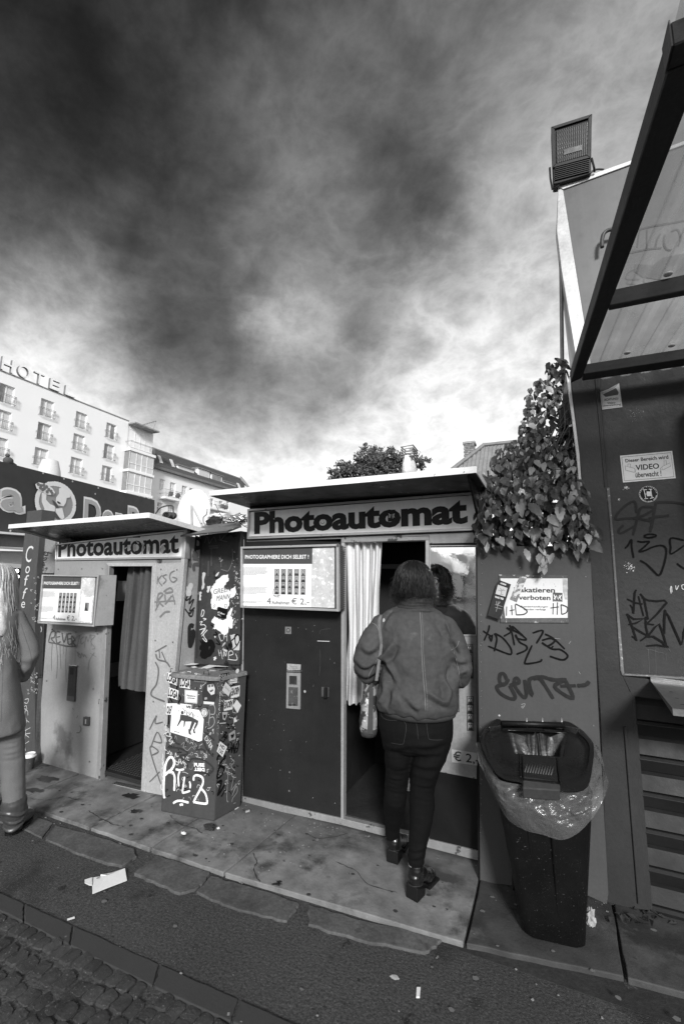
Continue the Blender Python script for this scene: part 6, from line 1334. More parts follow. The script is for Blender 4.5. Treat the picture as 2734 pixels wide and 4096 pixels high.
# ------------------------------------------------------------------ far houses
HX = -41.3; Y00 = 25.97
HW = M('hotel_render', .9, .85, var=.03, scale=.3, fine=.02, bump=.05); HSH = M('hotel_reveal', .7, .8, var=.05); GLASS = M('far_glass', .22, .12, var=.3, scale=.8, spec=.8); CURTN = M('net_curtain', .62, .8, var=.1, scale=3)
FRM = M('window_frame', .8, .5); RAIL = M('rail_iron', .22, .5)
ho = thing('hotel_building', 'pale five-storey hotel with rows of railed windows and a glazed bay', 'building', (HX, 28, 0))
def holed_wall(name, x, y0, y1, z0, z1, holes, mat, parent, th=.3):
    ys = sorted({y0, y1, *[h[0] for h in holes], *[h[1] for h in holes]}); zs_ = sorted({z0, z1, *[h[2] for h in holes], *[h[3] for h in holes]}); mb = MB()
    for a, b in zip(ys, ys[1:]):
        for c, d in zip(zs_, zs_[1:]):
            cy, cz = (a + b) / 2, (c + d) / 2
            if any(h[0] < cy < h[1] and h[2] < cz < h[3] for h in holes): continue
            mb.add([(x, a, c), (x, b, c), (x, b, d), (x, a, d)], [(0, 1, 2, 3)])
    for h in holes:
        mb.add([(x, h[0], h[2]), (x, h[0], h[3]), (x - th, h[0], h[3]), (x - th, h[0], h[2])], [(0, 1, 2, 3)]); mb.add([(x, h[1], h[2]), (x, h[1], h[3]), (x - th, h[1], h[3]), (x - th, h[1], h[2])], [(0, 1, 2, 3)])
        mb.add([(x, h[0], h[2]), (x, h[1], h[2]), (x - th, h[1], h[2]), (x - th, h[0], h[2])], [(0, 1, 2, 3)]); mb.add([(x, h[0], h[3]), (x, h[1], h[3]), (x - th, h[1], h[3]), (x - th, h[0], h[3])], [(0, 1, 2, 3)])
    return mb.build(name, mat, parent)
def window(x, y0, y1, z0, z1, parent, mull=(.5,), trans=None, rail=None, depth=.16, dark=None):
    fw = .07; mb = MB()
    mb.box(x - depth - .05, x - depth, y0, y0 + fw, z0, z1); mb.box(x - depth - .05, x - depth, y1 - fw, y1, z0, z1); mb.box(x - depth - .05, x - depth, y0 + fw, y1 - fw, z0, z0 + fw); mb.box(x - depth - .05, x - depth, y0 + fw, y1 - fw, z1 - fw, z1)
    for m_ in mull: yy = y0 + (y1 - y0) * m_; mb.box(x - depth - .05, x - depth + .002, yy - .05, yy + .05, z0 + fw, z1 - fw)
    if trans: zz = z0 + (z1 - z0) * trans; mb.box(x - depth - .05, x - depth + .004, y0 + fw, y1 - fw, zz - .045, zz + .045)
    wdw = mb.build('window', FRM, parent)
    ys = [y0 + fw] + [y0 + (y1 - y0) * m_ for m_ in mull] + [y1 - fw]
    for i, (a, b) in enumerate(zip(ys, ys[1:])):
        MB().box(x - depth - .04, x - depth - .03, a, b, z0 + fw, z1 - fw).build('pane', GLASS if (i == dark or (dark is None and random.random() < .2)) else CURTN, wdw)
    if rail:
        rb_ = MB(); zt = z0 + .75
        for z in (z0 + .02, zt, zt - .12): rb_.tube([(x, y0 - .12, z), (x + rail, y0 - .12, z), (x + rail, y1 + .12, z), (x, y1 + .12, z)], .02, 4)
        n_ = 11
        for k in range(n_): yy = y0 - .12 + (y1 - y0 + .24) * k / (n_ - 1); rb_.tube([(x + rail, yy, z0 + .02), (x + rail, yy, zt)], .013, 4)
        rb_.build('railing', RAIL, wdw)
    return wdw
holes = []
for s_ in (-12.4, -9.0, -5.6, -2.15, 1.25, 4.65):
    for z0 in (8.95, 11.5, 13.9, 16.2): holes.append((Y00 + s_, Y00 + s_ + 1.2, z0, z0 + 1.65))
Yr = Y00 + 7.35
holed_wall('facade', HX, 8, Yr, 0, 18.85, holes, HW, ho)
MB().box(HX - 12, HX - .35, 8, Y00 + 10.7, 0, 18.8).build('hotel_body', HW, ho)
MB().box(HX - 12, HX + .06, 7.9, Yr, 18.85, 18.95).build('parapet', M('parapet_metal', .3, .5), ho)
for i, h in enumerate(holes): window(HX, *h, ho, rail=.22, dark=0 if h[2] == 13.9 and abs(h[0] - Y00 + 2.15) < .1 else None)
# glazed bay with balcony on top
bx = HX + .85; b0, b1_ = Yr - .2, Yr + 3.15
for z0, z1 in ((10.55, 10.85), (13.0, 13.25), (15.35, 15.65)): MB().box(HX, bx + .12, b0 - .12, b1_ + .12, z0, z1).build('bay_band', HW, ho)
for k in range(5): MB().box(HX, bx + .05, b0 + .1 + .7 * k, b0 + .35 + .7 * k, 10.2, 10.55).build('bay_bracket', HW, ho)
for z0, z1 in ((10.85, 13.0), (13.25, 15.35)):
    window(bx + .15, b0, b1_, z0, z1, ho, mull=(.28, .5, .72), trans=.36, depth=.15)
    MB().box(HX, bx, b0 + .02, b0 + .06, z0, z1).build('bay_flank', RAIL, ho); MB().box(HX, bx, b1_ - .06, b1_ - .02, z0, z1).build('bay_flank', HW, ho)
MB().box(HX - .3, HX - .05, Yr, b1_ + .4, 15.65, 18.5).build('balcony_wall', HW, ho)
window(HX + .12, Yr + .1, b1_, 15.75, 18.1, ho, mull=(.3, .55, .78), trans=None, depth=.15)
rb_ = MB()
for z in (15.72, 16.5, 16.4): rb_.tube([(HX, b0, z), (bx, b0, z), (bx, b1_, z), (HX, b1_, z)], .022, 4)
for k in range(26): yy = b0 + (b1_ - b0) * k / 25; rb_.tube([(bx, yy, 15.68), (bx, yy, 16.5)], .013, 4)
rb_.build('balcony_railing', RAIL, ho)
MB().box(HX - 3, HX + 1.1, Yr - .1, b1_ + .25, 18.5, 18.66).build('bay_roof', M('parapet_metal', .3), ho)
rs_ = MB(); rt = hx(A(980, 523), HX + .5); r0_ = hx(A(870, 555), HX + .5); r1_ = hx(A(955, 598), HX + .5)
rs_.tube([r0_, rt], .05, 4); rs_.tube([rt, r1_], .04, 4); rs_.tube([hx(A(900, 548), HX + .5), hx(A(905, 570), HX + .5)], .03, 4)
for k in range(7): t = .25 + .1 * k; rs_.tube([r0_ * (1 - t) + rt * t, r1_ * t * .9 + r0_ * (1 - t * .9) ], .018, 4)
rs_.build('roof_screen', RAIL, ho)
hs_ = thing('rooftop_lettering', 'white HOTEL letters standing on the edge of the hotel roof', 'sign', (HX + .2, 22, 18.95))
PHo = Plane((1, 0, 0), (HX + .15, 0, 0))
for ch, q_ in (('H', [A(22, 122), A(95, 148), A(75, 236), A(0, 205)]), ('O', [A(118, 172), A(198, 195), A(180, 275), A(105, 250)]), ('T', [A(225, 212), A(288, 240), A(270, 312), A(205, 285)]), ('E', [A(322, 258), A(382, 280), A(372, 352), A(305, 325)]), ('L', [A(418, 302), A(478, 325), A(466, 388), A(402, 362)])):
    V, Fc = text_mesh(ch, .0, 0, 4); mn, mx = V.min(0), V.max(0)
    q3 = [PHo(p) for p in q_]; y0 = (q3[0][1] + q3[3][1]) / 2; y1 = (q3[1][1] + q3[2][1]) / 2; z1 = max(q3[0][2], q3[1][2]); z0 = 18.98
    W = np.array([(HX + .2, y0 + (y1 - y0) * (v[0] - mn[0]) / (mx[0] - mn[0]), z0 + (z1 - z0) * (v[1] - mn[1]) / (mx[1] - mn[1])) for v in V])
    from collections import Counter
    ed = Counter()
    for f_ in Fc:
        for i in range(len(f_)): ed[tuple(sorted((f_[i], f_[(i + 1) % len(f_)])))] += 1
    nV = len(W); W2 = np.vstack([W, W - [.28, 0, 0]]); F2 = list(Fc) + [tuple(i + nV for i in reversed(f_)) for f_ in Fc]
    lt = link('letter', W2, F2, flatM(.9), hs_)
    link('letter_return', W2, [(a, b, b + nV, a + nV) for (a, b), c in ed.items() if c == 1], M('letter_side', .2, .5), lt)
# older house further along
OX = -42.0
oh = thing('apartment_house', 'older white apartment house with dark tiled mansard roof, dormers and small balconies beyond the hotel', 'building', (OX, 46, 0))
def yz(p, x=OX): q = hx(p, x); return q[1], q[2]
ea0, ea1 = hx(Lq(350, 400), OX), hx(Lq(1200, 655), OX); sl_ = (ea1[2] - ea0[2]) / (ea1[1] - ea0[1]); ez = (ea0[2] + ea1[2]) / 2; ye = hx(Lq(1500, 640), OX)[1] + 1.5
wins = []
for (a, b, c, d) in ((375, 515, 432, 660), (508, 558, 562, 745), (655, 600, 714, 722), (750, 630, 806, 752), (885, 672, 935, 790), (345, 812, 405, 950), (480, 850, 535, 985), (1010, 760, 1045, 860), (1120, 790, 1160, 900), (1210, 800, 1240, 900)):
    y0, zt_ = yz(Lq(a, b)); y1, zb_ = yz(Lq(c, d)); w_ = max(y1 - y0, .7); wins.append((y0, y0 + w_, min(zb_, zt_ - 1.3), zt_))
wins = [w_ for w_ in wins]
good = []
for w_ in wins:
    if all(w_[1] < g[0] or w_[0] > g[1] or w_[3] < g[2] or w_[2] > g[3] for g in good) and w_[3] < ez - .3: good.append(w_)
holed_wall('facade', OX, Y00 + 10.75, ye, 0, ez, good, HW, oh)
MB().box(OX - 10, OX - .35, Y00 + 10.75, ye, 0, ez).build('house_body', HW, oh)
for g in good: window(OX, *g, oh, trans=.62, depth=.14)
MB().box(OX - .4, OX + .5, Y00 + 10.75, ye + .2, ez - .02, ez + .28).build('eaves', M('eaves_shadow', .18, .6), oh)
rg_ = hx(Lq(1150, 440), OX - 3.2); zr = rg_[2]
ROOF = M('roof_tiles', .085, .7, var=.15, fine=.1, bump=.3)
nr = 22
rfm = MB()
for k in range(nr):
    t0, t1 = k / nr, (k + 1) / nr; xa, xb = OX + .35 - 3.5 * t0, OX + .35 - 3.5 * t1; za, zb2 = ez + .28 + (zr - ez - .28) * t0, ez + .28 + (zr - ez - .28) * t1
    rfm.add([(xa + .05, Y00 + 10.6, za), (xa + .05, ye + .2, za), (xb, ye + .2, zb2 + .03), (xb, Y00 + 10.6, zb2 + .03)], [(0, 1, 2, 3)]); rfm.add([(xa + .05, Y00 + 10.6, za), (xa + .05, ye + .2, za), (xa + .0, ye + .2, za - .06), (xa, Y00 + 10.6, za - .06)], [(0, 1, 2, 3)])
rfm.build('tile_courses', ROOF, oh, kind='stuff')
MB().box(OX - 3.4, OX - 3.0, Y00 + 10.6, ye + .2, zr - .05, zr + .12).build('ridge', RAIL, oh)
MB().prism([(OX + .55, Y00 + 10.75, ez - .3), (OX - 3.2, Y00 + 10.75, zr + .2), (OX - 3.4, Y00 + 10.75, ez - .3)], (0, -.4, 0)).build('gable_wall', M('gable_grey', .3, .7), oh)
MB().prism([(OX + .5, ye, ez), (OX - 3.2, ye, zr + .5), (OX - 3.4, ye, ez)], (0, .5, 0)).build('gable_wall', M('gable_grey', .3), oh)
def on_roof(p):   # intersection with the sloping roof
    n_ = np.cross([0, 1., 0], [-3.5, 0, zr - ez - .28]); n_ = -n_ / np.linalg.norm(n_)
    return Plane(n_ if n_[0] > 0 else -n_, (OX + .35, 0, ez + .28))(p, .05)
for q_ in ([(345, 222), (378, 236), (412, 328), (378, 318)], [(493, 272), (525, 282), (562, 378), (530, 368)], [(1335, 570), (1362, 580), (1392, 648), (1362, 640)], [(1432, 605), (1455, 612), (1470, 645), (1445, 638)]):
    P3 = [on_roof(Lq(*p)) for p in q_]; MB().prism(P3, (.08, 0, .03)).build('skylight', CURTN, oh)
for q_ in ([(600, 345), (770, 400), (800, 490), (640, 450)], [(855, 385), (1000, 430), (985, 540), (850, 500)], [(1035, 455), (1155, 490), (1145, 595), (1015, 550)], [(1170, 545), (1310, 595), (1330, 650), (1200, 625)]):
    a_, b_, c_, e_ = [hx(Lq(*p), OX - .5) for p in q_]; y0, y1 = min(a_[1], e_[1]), max(b_[1], c_[1]); z0, z1 = (c_[2] + e_[2]) / 2, (a_[2] + b_[2]) / 2
    dm = MB().box(OX - 3, OX - .5, y0, y1, z0, z1).build('dormer', HW, oh)
    MB().box(OX - 3, OX - .3, y0 - .15, y1 + .15, z1, z1 + .12).build('dormer_roof', RAIL, dm); MB().box(OX - .5, OX - .47, y0 + .2, y1 - .2, z0 + .35, z1 - .15).build('dormer_pane', random.choice([CURTN, GLASS]), dm)
for q_ in ([(445, 735), (640, 800)], [(960, 860), (1240, 930)]):
    y0, z0 = yz(Lq(*q_[0]), OX + 1); y1, z1 = yz(Lq(*q_[1]), OX + 1); zz = (z0 + z1) / 2
    bl_ = MB().box(OX, OX + 1.0, y0, y1, zz - .15, zz + .1).build('balcony', HW, oh); rb_ = MB()
    for z in (zz + .5, zz + 1.0): rb_.tube([(OX, y0, z), (OX + 1, y0, z), (OX + 1, y1, z), (OX, y1, z)], .025, 4)
    for k in range(18): yy = y0 + (y1 - y0) * k / 17; rb_.tube([(OX + 1, yy, zz + .1), (OX + 1, yy, zz + 1.0)], .015, 4)
    rb_.build('balcony_railing', RAIL, bl_)
    for k in range(3): crumple('balcony_plant', (OX + .7, y0 + (y1 - y0) * random.uniform(.3, .95), zz + .6), .28, (1, 1, 1.2), M('far_leaf', .12, .8), bl_, k, .6, sub=2)
MB().tube([(OX + .1, Y00 + 10.9, 0), (OX + .1, Y00 + 10.9, ez)], .07, 6).build('downpipe', HSH, oh)
# tiled house behind the creeper, with brick chimney
RX = 24.0
th_ = thing('tiled_house', 'house with weathered pantile roof and brick chimney behind the dark booth', 'house', (-2, 26, 0))
e0 = hy(D(885, 262), 22); e1 = hy(D(1620, 225), 22); rd0 = hy(D(950, 245), 26); rd1 = hy(D(1470, 82), 26); rd2 = hy(D(1800, 60), 26)
TL_ = M('pantiles', .22, .8, var=.2, fine=.15, bump=.3, dark=(2, .62, .1))
A0, A1, B1, B0 = np.array([-6.6, 22, e1[2] - 1.35]), np.array([6, 22, e1[2] - 1.35]), np.array([6, 26, rd1[2] + .1]), np.array([-2.6, 26, rd1[2] + .1])
A0 = hy(D(850, 280), 22); A0[2] = A1[2]
V = []; Fc = []; nu, nv = 560, 66
for j in range(nv + 1):
    v = j / nv; 
    for i in range(nu + 1):
        u = i / nu; p = (A0 * (1 - u) + A1 * u) * (1 - v) + (B0 * (1 - u) + B1 * u) * v
        V.append(p + np.array([0, -.3, .95]) * (.035 * math.sin(p[0] * 2 * math.pi / .21) + .05 * ((j % 3) / 3.)))
for j in range(nv):
    for i in range(nu): Fc.append((j * (nu + 1) + i, j * (nu + 1) + i + 1, (j + 1) * (nu + 1) + i + 1, (j + 1) * (nu + 1) + i))
link('pantile_roof', V, Fc, TL_, th_, kind='stuff')
MB().box(-6.2, 5.9, 22.3, 26, 0, A1[2] - .05).build('house_wall', HW, th_)
MB().box(-6.9, 6.1, 21.85, 22.1, A1[2] - .18, A1[2] - .02).build('gutter', RAIL, th_)
rg2 = [p + np.array([0, -.1, .08]) for p in (A0, B0, B1)]; MB().tube(rg2, .12, 6).build('ridge_tiles', TL_, th_)
c0_, c1_ = hy(D(1228, 50), 25.2), hy(D(1318, 45), 25.2); ch = thing('chimney', 'square brick chimney on the pantile roof behind the dark booth', 'chimney', ((c0_[0] + c1_[0]) / 2, 25.5, 7)) if False else None
BRK = [M('brick_%d' % k, v, .8, var=.1) for k, v in enumerate((.16, .22, .30))]
chm = MB().box(c0_[0] + .03, c1_[0] - .03, 25.23, 25.9, 7, c0_[2] - .05).build('chimney', M('mortar', .33, .9), th_)
bm_ = None
bw_ = (c1_[0] - c0_[0]) / 5; zc_ = c0_[2] - .02; nrow = 16; bh = .105
bme = [bpy.data.meshes.new('brick') for _ in range(3)]
for k, me in enumerate(bme):
    mbx = MB().box(0, bw_ * .93, -.03, .05, 0, bh * .85); me.from_pydata(mbx.V, [], mbx.F); me.materials.append(BRK[k])
for r_ in range(nrow):
    for i in range(5):
        o = bpy.data.objects.new('brick', random.choice(bme)); col.objects.link(o); o.parent = chm
        x_ = c0_[0] + i * bw_ + (bw_ * .5 if r_ % 2 and i < 4 else 0); o.location = Vector((x_, 25.22, zc_ - (r_ + 1) * bh)) - Vector(ORI['tiled_house'])
MB().box(c0_[0] - .04, c1_[0] + .04, 25.15, 25.95, zc_, zc_ + .12).build('chimney_cap', M('mortar', .33), th_)

# ------------------------------------------------------------------ tree behind the dark booth
def tree(label, base, lobes, n_leaf, leaf, mat, seed, group=None, trunk_r=.22):
    r = random.Random(seed); tr_ = thing('leafy_tree', label, 'tree', base, group)
    b = np.array(base, float); cen = np.mean([l[0] for l in lobes], axis=0)
    mb = MB(); fork = b * .45 + cen * .55; fork[2] = b[2] + (cen[2] - b[2]) * .55
    mb.tube(smooth_line([b, b * .5 + fork * .5 + [.1, 0, 0], fork], 4), [trunk_r * (1 - .5 * k / 8) for k in range(9)], 10)
    for c, rr in lobes:
        c = np.array(c); mb.tube(smooth_line([fork, fork * .4 + c * .6 + [r.uniform(-.2, .2), 0, .1], c + [0, 0, rr * .3]], 3), [trunk_r * .45 * (1 - .8 * k / 6) for k in range(7)], 6)
        for q in range(5):
            e_ = c + np.array([r.uniform(-1, 1), r.uniform(-1, 1), r.uniform(-.6, 1)]) * rr * .8; mb.tube([c, (c + e_) / 2 + [0, 0, .05], e_], [trunk_r * .14, trunk_r * .1, trunk_r * .03], 4)
    mb.build('trunk', M('bark', .09, .9, bump=.5), tr_, smooth=True)
    V = []; Fc = []
    wts = [l[1] ** 2 for l in lobes]
    clumps = []
    for _ in range(int(n_leaf / 22)):
        c, rr = r.choices(lobes, wts)[0]; d = Vector((r.gauss(0, 1), r.gauss(0, 1), r.gauss(0, 1))).normalized(); rad = rr * (r.random() ** .4) * (1 + .25 * mnoise.noise(d * 2.3 + Vector((seed, 0, 0))))
        clumps.append((np.array(c) + np.array(d) * rad * [1, 1, .9] * r.choice((1, 1, 1.18)), rr * r.uniform(.08, .17)))
    for c, s in clumps:
        for k in range(22):
            p = c + np.array([r.gauss(0, s), r.gauss(0, s), r.gauss(0, s * .7)]); a = Vector((r.gauss(0, 1), r.gauss(0, 1), r.gauss(0, .6) + .5)).normalized(); t_ = a.orthogonal().normalized(); t_.rotate(Matrix.Rotation(r.uniform(0, 6.28), 3, a)); b_ = a.cross(t_)
            L_ = leaf * r.uniform(.7, 1.3); W_ = L_ * .6; t_, b_ = np.array(t_) * L_, np.array(b_) * W_; i0 = len(V); V += [p - t_, p + b_ * .9, p + t_, p - b_ * .9]; Fc.append((i0, i0 + 1, i0 + 2, i0 + 3))
    link('crown', V, Fc, mat, tr_); return tr_
FL_ = M('tree_leaf', .10, .6, var=.3, scale=2.0, fine=0, bump=0)
lob = [(hy(D(*p), 14.2 + dy), s) for p, dy, s in (((250, 290), 0, .60), ((480, 175), .3, .72), ((560, 180), -.3, .60), ((640, 200), 0, .55), ((430, 250), .2, .6), ((835, 225), .3, .55), ((300, 270), .3, .42), ((720, 230), -.2, .5), ((560, 300), 0, .8), ((190, 320), 0, .35))]
tree('dark leafy tree showing above the roof of the dark booth', (-4.9, 14.3, 0), [(tuple(c), s * .82) for c, s in lob], 11000, .05, FL_, 5)
# wrapped crate standing on the dark booth roof
wr_ = thing('wrapped_crate', 'crate tied up in white cloth standing on the roof of the dark booth', 'crate', (-.85, 2.55, 2.21))
cy_ = 2.5
z_ = 2.214; w0, w1 = hy(D(735, 145), cy_), hy(D(805, 125), cy_)
MB().box(w0[0], w1[0], cy_, cy_ + .1, z_ + .1, w0[2]).build('wooden_crate', M('crate_wood', .24, .7, aniso=(2, 60, 40)), wr_)
for k in range(5):
    zz = z_ + .125 + k * .016; MB().tube([(w0[0] - .008, cy_ - .008, zz), (w1[0] + .012, cy_ - .01, zz + .004), (w1[0] + .012, cy_ + .1, zz), (w0[0] - .008, cy_ + .1, zz + .004)], .005, 5, closed=True).build('rope', M('rope', .22, .8), wr_)
rgs = []
for k, (zz, s_) in enumerate(((0, 1.15), (.04, 1.3), (.08, 1.2), (.115, .95), (.135, .9))):
    cxx = (w0[0] + w1[0]) / 2; hw = (w1[0] - w0[0]) / 2 * s_ * 1.15
    rgs.append([np.array([cxx + hw * math.cos(a) * (1 + .12 * mnoise.noise(Vector((a * 2, zz * 20, 0)))), cy_ + .05 + .07 * s_ * math.sin(a) * (1 + .2 * mnoise.noise(Vector((a * 2, zz * 20, 4)))), z_ + zz]) for a in np.linspace(0, 2 * math.pi, 29)[:-1]])
MB().loft(rgs).build('cloth_wrap', M('cloth_white', .78, .8, bump=.4, bscale=20, bdist=.01), wr_, smooth=True)
# what the mirror sees: white market tents and the far side of the street
for k, (tx, ty, lb) in enumerate(((-3.6, -7.5, 'white market tent nearest the tree, seen only in the mirror'), (-.2, -8.6, 'white market tent opposite the bin, seen only in the mirror'), (3.6, -7.8, 'white market tent farthest to the side, seen only in the mirror'))):
    te = thing('market_tent', lb, 'tent', (tx, ty, 0), 'market tents across the street')
    for sx, sy in ((-1, -1), (1, -1), (1, 1), (-1, 1)): MB().cyl((tx + sx * 1.4, ty + sy * 1.2, 0), (tx + sx * 1.4, ty + sy * 1.2, 2.1), .03, 8).build('pole', RAIL, te)
    c4 = [(tx - 1.5, ty - 1.3, 2.1), (tx + 1.5, ty - 1.3, 2.1), (tx + 1.5, ty + 1.3, 2.1), (tx - 1.5, ty + 1.3, 2.1)]; ap = (tx, ty, 3.0)
    link('tent_roof', c4 + [ap] + [(x, y, 1.85) for x, y, z in c4], [(0, 1, 4), (1, 2, 4), (2, 3, 4), (3, 0, 4), (0, 5, 6, 1), (1, 6, 7, 2), (2, 7, 8, 3), (3, 8, 5, 0)], flatM(.88), te)
fb = thing('street_house', 'low pale market hall across the street, seen only in the mirror', 'house', (3, -40, 0))
holed = [(x_, x_ + 1.2, z0, z0 + 1.8) for x_ in np.arange(-22, 20, 3.0) for z0 in (1.2,)]
mb = MB(); xs_ = sorted({-26., 24., *[h[0] for h in holed], *[h[1] for h in holed]}); zs_ = sorted({0., 4.3, *[h[2] for h in holed], *[h[3] for h in holed]})
for a, b in zip(xs_, xs_[1:]):
    for c, d in zip(zs_, zs_[1:]):
        if any(h[0] < (a + b) / 2 < h[1] and h[2] < (c + d) / 2 < h[3] for h in holed): continue
        mb.add([(a, -40, c), (b, -40, c), (b, -40, d), (a, -40, d)], [(0, 1, 2, 3)])
mb.build('facade', M('street_render', .6, .8, var=.05, scale=.5), fb)
MB().box(-26, 24, -48, -40.3, 0, 4.3).build('house_body', GLASS, fb)
tree('street tree on the pavement opposite, seen only in the mirror', (-4.5, -9, 0), [((-4.5, -9, 4.8), 1.5), ((-5.6, -9.3, 4.2), 1.1), ((-3.4, -8.8, 4.4), 1.2), ((-4.4, -9, 6.0), 1.1)], 7000, .09, FL_, 8)
# ------------------------------------------------------------------ people
from mathutils.bvhtree import BVHTree
def remesh(mb, vox, smooth=4, disp=None, fac=.5):
    me = bpy.data.meshes.new('t'); me.from_pydata(mb.V, [], mb.F); ob = bpy.data.objects.new('t', me); col.objects.link(ob)
    a = ob.modifiers.new('r', 'REMESH'); a.mode = 'VOXEL'; a.voxel_size = vox
    if smooth: b = ob.modifiers.new('s', 'SMOOTH'); b.iterations = smooth; b.factor = fac
    bpy.context.view_layer.update()
    m2 = bpy.data.meshes.new_from_object(ob.evaluated_get(bpy.context.evaluated_depsgraph_get()))
    n = len(m2.vertices); V = np.empty(n * 3); m2.vertices.foreach_get('co', V); V = V.reshape(-1, 3)
    Nn = np.empty(n * 3); m2.vertices.foreach_get('normal', Nn); Nn = Nn.reshape(-1, 3)
    Fc = [tuple(p.vertices) for p in m2.polygons]
    bpy.data.objects.remove(ob); bpy.data.meshes.remove(me); bpy.data.meshes.remove(m2)
    if disp: V = V + Nn * np.array([disp(Vector(v), Vector(nn)) for v, nn in zip(V, Nn)])[:, None]
    return V, Fc
def capsule(mb, pts, rs, n=12):
    pts = [np.array(p, float) for p in pts]
    for p, r in zip(pts, rs): mb.sphere(p, r, n, 8)
    mb.tube(pts, list(rs), n)
def ell(mb, c, rx, ry, rz, fx, n=16, m=12):
    """ellipsoid with its x axis along fx (horizontal unit vector)"""
    fx = np.array(fx, float); sx = np.array([-fx[1], fx[0], 0]); rings = []
    for i in range(m + 1):
        th = math.pi * (i + .02) / (m + .04)
        rings.append([np.array(c) + fx * rx * math.sin(th) * math.cos(2 * math.pi * k / n) + sx * ry * math.sin(th) * math.sin(2 * math.pi * k / n) + np.array([0, 0, -rz * math.cos(th)]) for k in range(n)])
    mb.loft(rings)
def add_head(mb, c, f, neck):
    f = np.array(f, float); s = np.array([-f[1], f[0], 0]); u = np.array([0, 0, 1.]); c = np.array(c, float)
    ell(mb, c + u * .035 - f * .012, .094, .074, .088, f); ell(mb, c - u * .015 + f * .035, .058, .060, .075, f); ell(mb, c - u * .075 + f * .045, .040, .042, .035, f)
    ell(mb, c - u * .095 + f * .068, .018, .018, .015, f); capsule(mb, [c + u * .015 + f * .090, c - u * .018 + f * .108, c - u * .024 + f * .104], [.008, .0115, .010], 8)
    for k in (-1, 1):
        ell(mb, c + s * .076 * k - u * .005 - f * .012, .017, .009, .030, f); ell(mb, c + s * .011 * k - u * .022 + f * .100, .008, .008, .006, f); ell(mb, c + s * .032 * k + u * .035 + f * .076, .012, .022, .008, f); ell(mb, c + s * .035 * k - u * .02 + f * .066, .018, .02, .018, f)
    ell(mb, c - u * .052 + f * .092, .010, .024, .005, f); ell(mb, c - u * .062 + f * .090, .010, .020, .006, f)
    capsule(mb, [c - u * .05 - f * .01, neck], [.053, .058])
def add_hand(mb, wrist, d, up, side=1):
    """palm and five separate, bent fingers; d points along the hand, up is the back of the hand"""
    d = np.array(d, float); d /= np.linalg.norm(d); up = np.array(up, float); up -= d * (up @ d); up /= np.linalg.norm(up); s = np.cross(d, up) * side; w_ = np.array(wrist, float)
    for k in range(4): capsule(mb, [w_ + s * (-.012 + .008 * k), w_ + d * .085 + s * (-.030 + .020 * k)], [.016, .0125], 8)
    for k, L in enumerate((.072, .08, .075, .058)):
        b = w_ + d * .088 + s * (-.030 + .020 * k); p1 = b + d * L * .5 - up * .010; p2 = p1 + d * L * .28 - up * .022; p3 = p2 + d * L * .06 - up * .022
        capsule(mb, [b, p1, p2, p3], [.0098, .0090, .0082, .0074], 8)
    b = w_ + d * .025 - s * .022; p1 = b + d * .030 - s * .030 - up * .012; p2 = p1 + d * .028 - s * .008 - up * .018; capsule(mb, [b, p1, p2], [.0135, .0112, .0095], 8)
SKIN = M('skin', .36, .5, var=.05, fine=.03, bump=.03)
def eyes(c, f, par):
    f = np.array(f, float); s = np.array([-f[1], f[0], 0]); c = np.array(c)
    for k in (-1, 1):
        e = c + s * .031 * k + np.array([0, 0, .018]) + f * .078; ey = MB().sphere(e, .0118, 12, 8).build('eye', flatM(.75, .15), par, smooth=True); MB().sphere(e + f * .0075, .0056, 10, 6).build('iris', flatM(.03, .1), ey, smooth=True)
def hair_strands(c, f, count, length, seed, rad, spread, wave, fall=0.0, back_only=False, up=.095, thick=.0011, curl=0.0, floor=None):
    r = random.Random(seed); mb = MB(); c = np.array(c, float); f = np.array(f, float); s = np.array([-f[1], f[0], 0]); u = np.array([0, 0, 1.])
    for q in range(count):
        az = r.uniform(-math.pi, math.pi)
        if abs(az) < .75: continue                                     # parting leaves the face free
        th0 = r.uniform(.02, 1.0) ** 1.0 * .9; off = r.uniform(0, 1); L = length * r.uniform(.72, 1.08); pts = []; d_ = f * math.cos(az) + s * math.sin(az); ph = r.uniform(0, 6.28); wv = wave * r.uniform(.5, 1.5); fr = r.uniform(14, 24)
        n = 13; travelled = 0; th = th0; p = None
        while travelled < L:
            if th < 1.75:
                R_h = rad[0] + off * .012; R_v = rad[1] + off * .014
                p = c + d_ * R_h * math.sin(th) + u * (R_v * math.cos(th) + .03); th += .2; travelled += .02
            else:
                out_ = spread * (travelled / L) ** 1.2 * (.4 + .6 * off)
                p = p + u * -.024 + d_ * (out_ * .024 + fall); travelled += .025
            k = travelled / L
            w1 = wv * k * math.sin(fr * travelled + ph); w2 = wv * k * math.cos(fr * travelled * .8 + ph * 1.7)
            tg = np.cross(u, d_)
            pts.append(p + tg * w1 + d_ * (w2 * .6 + curl * max(0, k - .75) * math.sin(k * 18 + ph)))
        if len(pts) > 2:
            pts = [pts[0]] + pts[1:]; m_ = len(pts); mb.tube(pts, [thick * (1 if i < m_ * .6 else 1 - .75 * (i - m_ * .6) / (m_ * .4)) for i in range(m_)], 3, caps=False)
    return mb
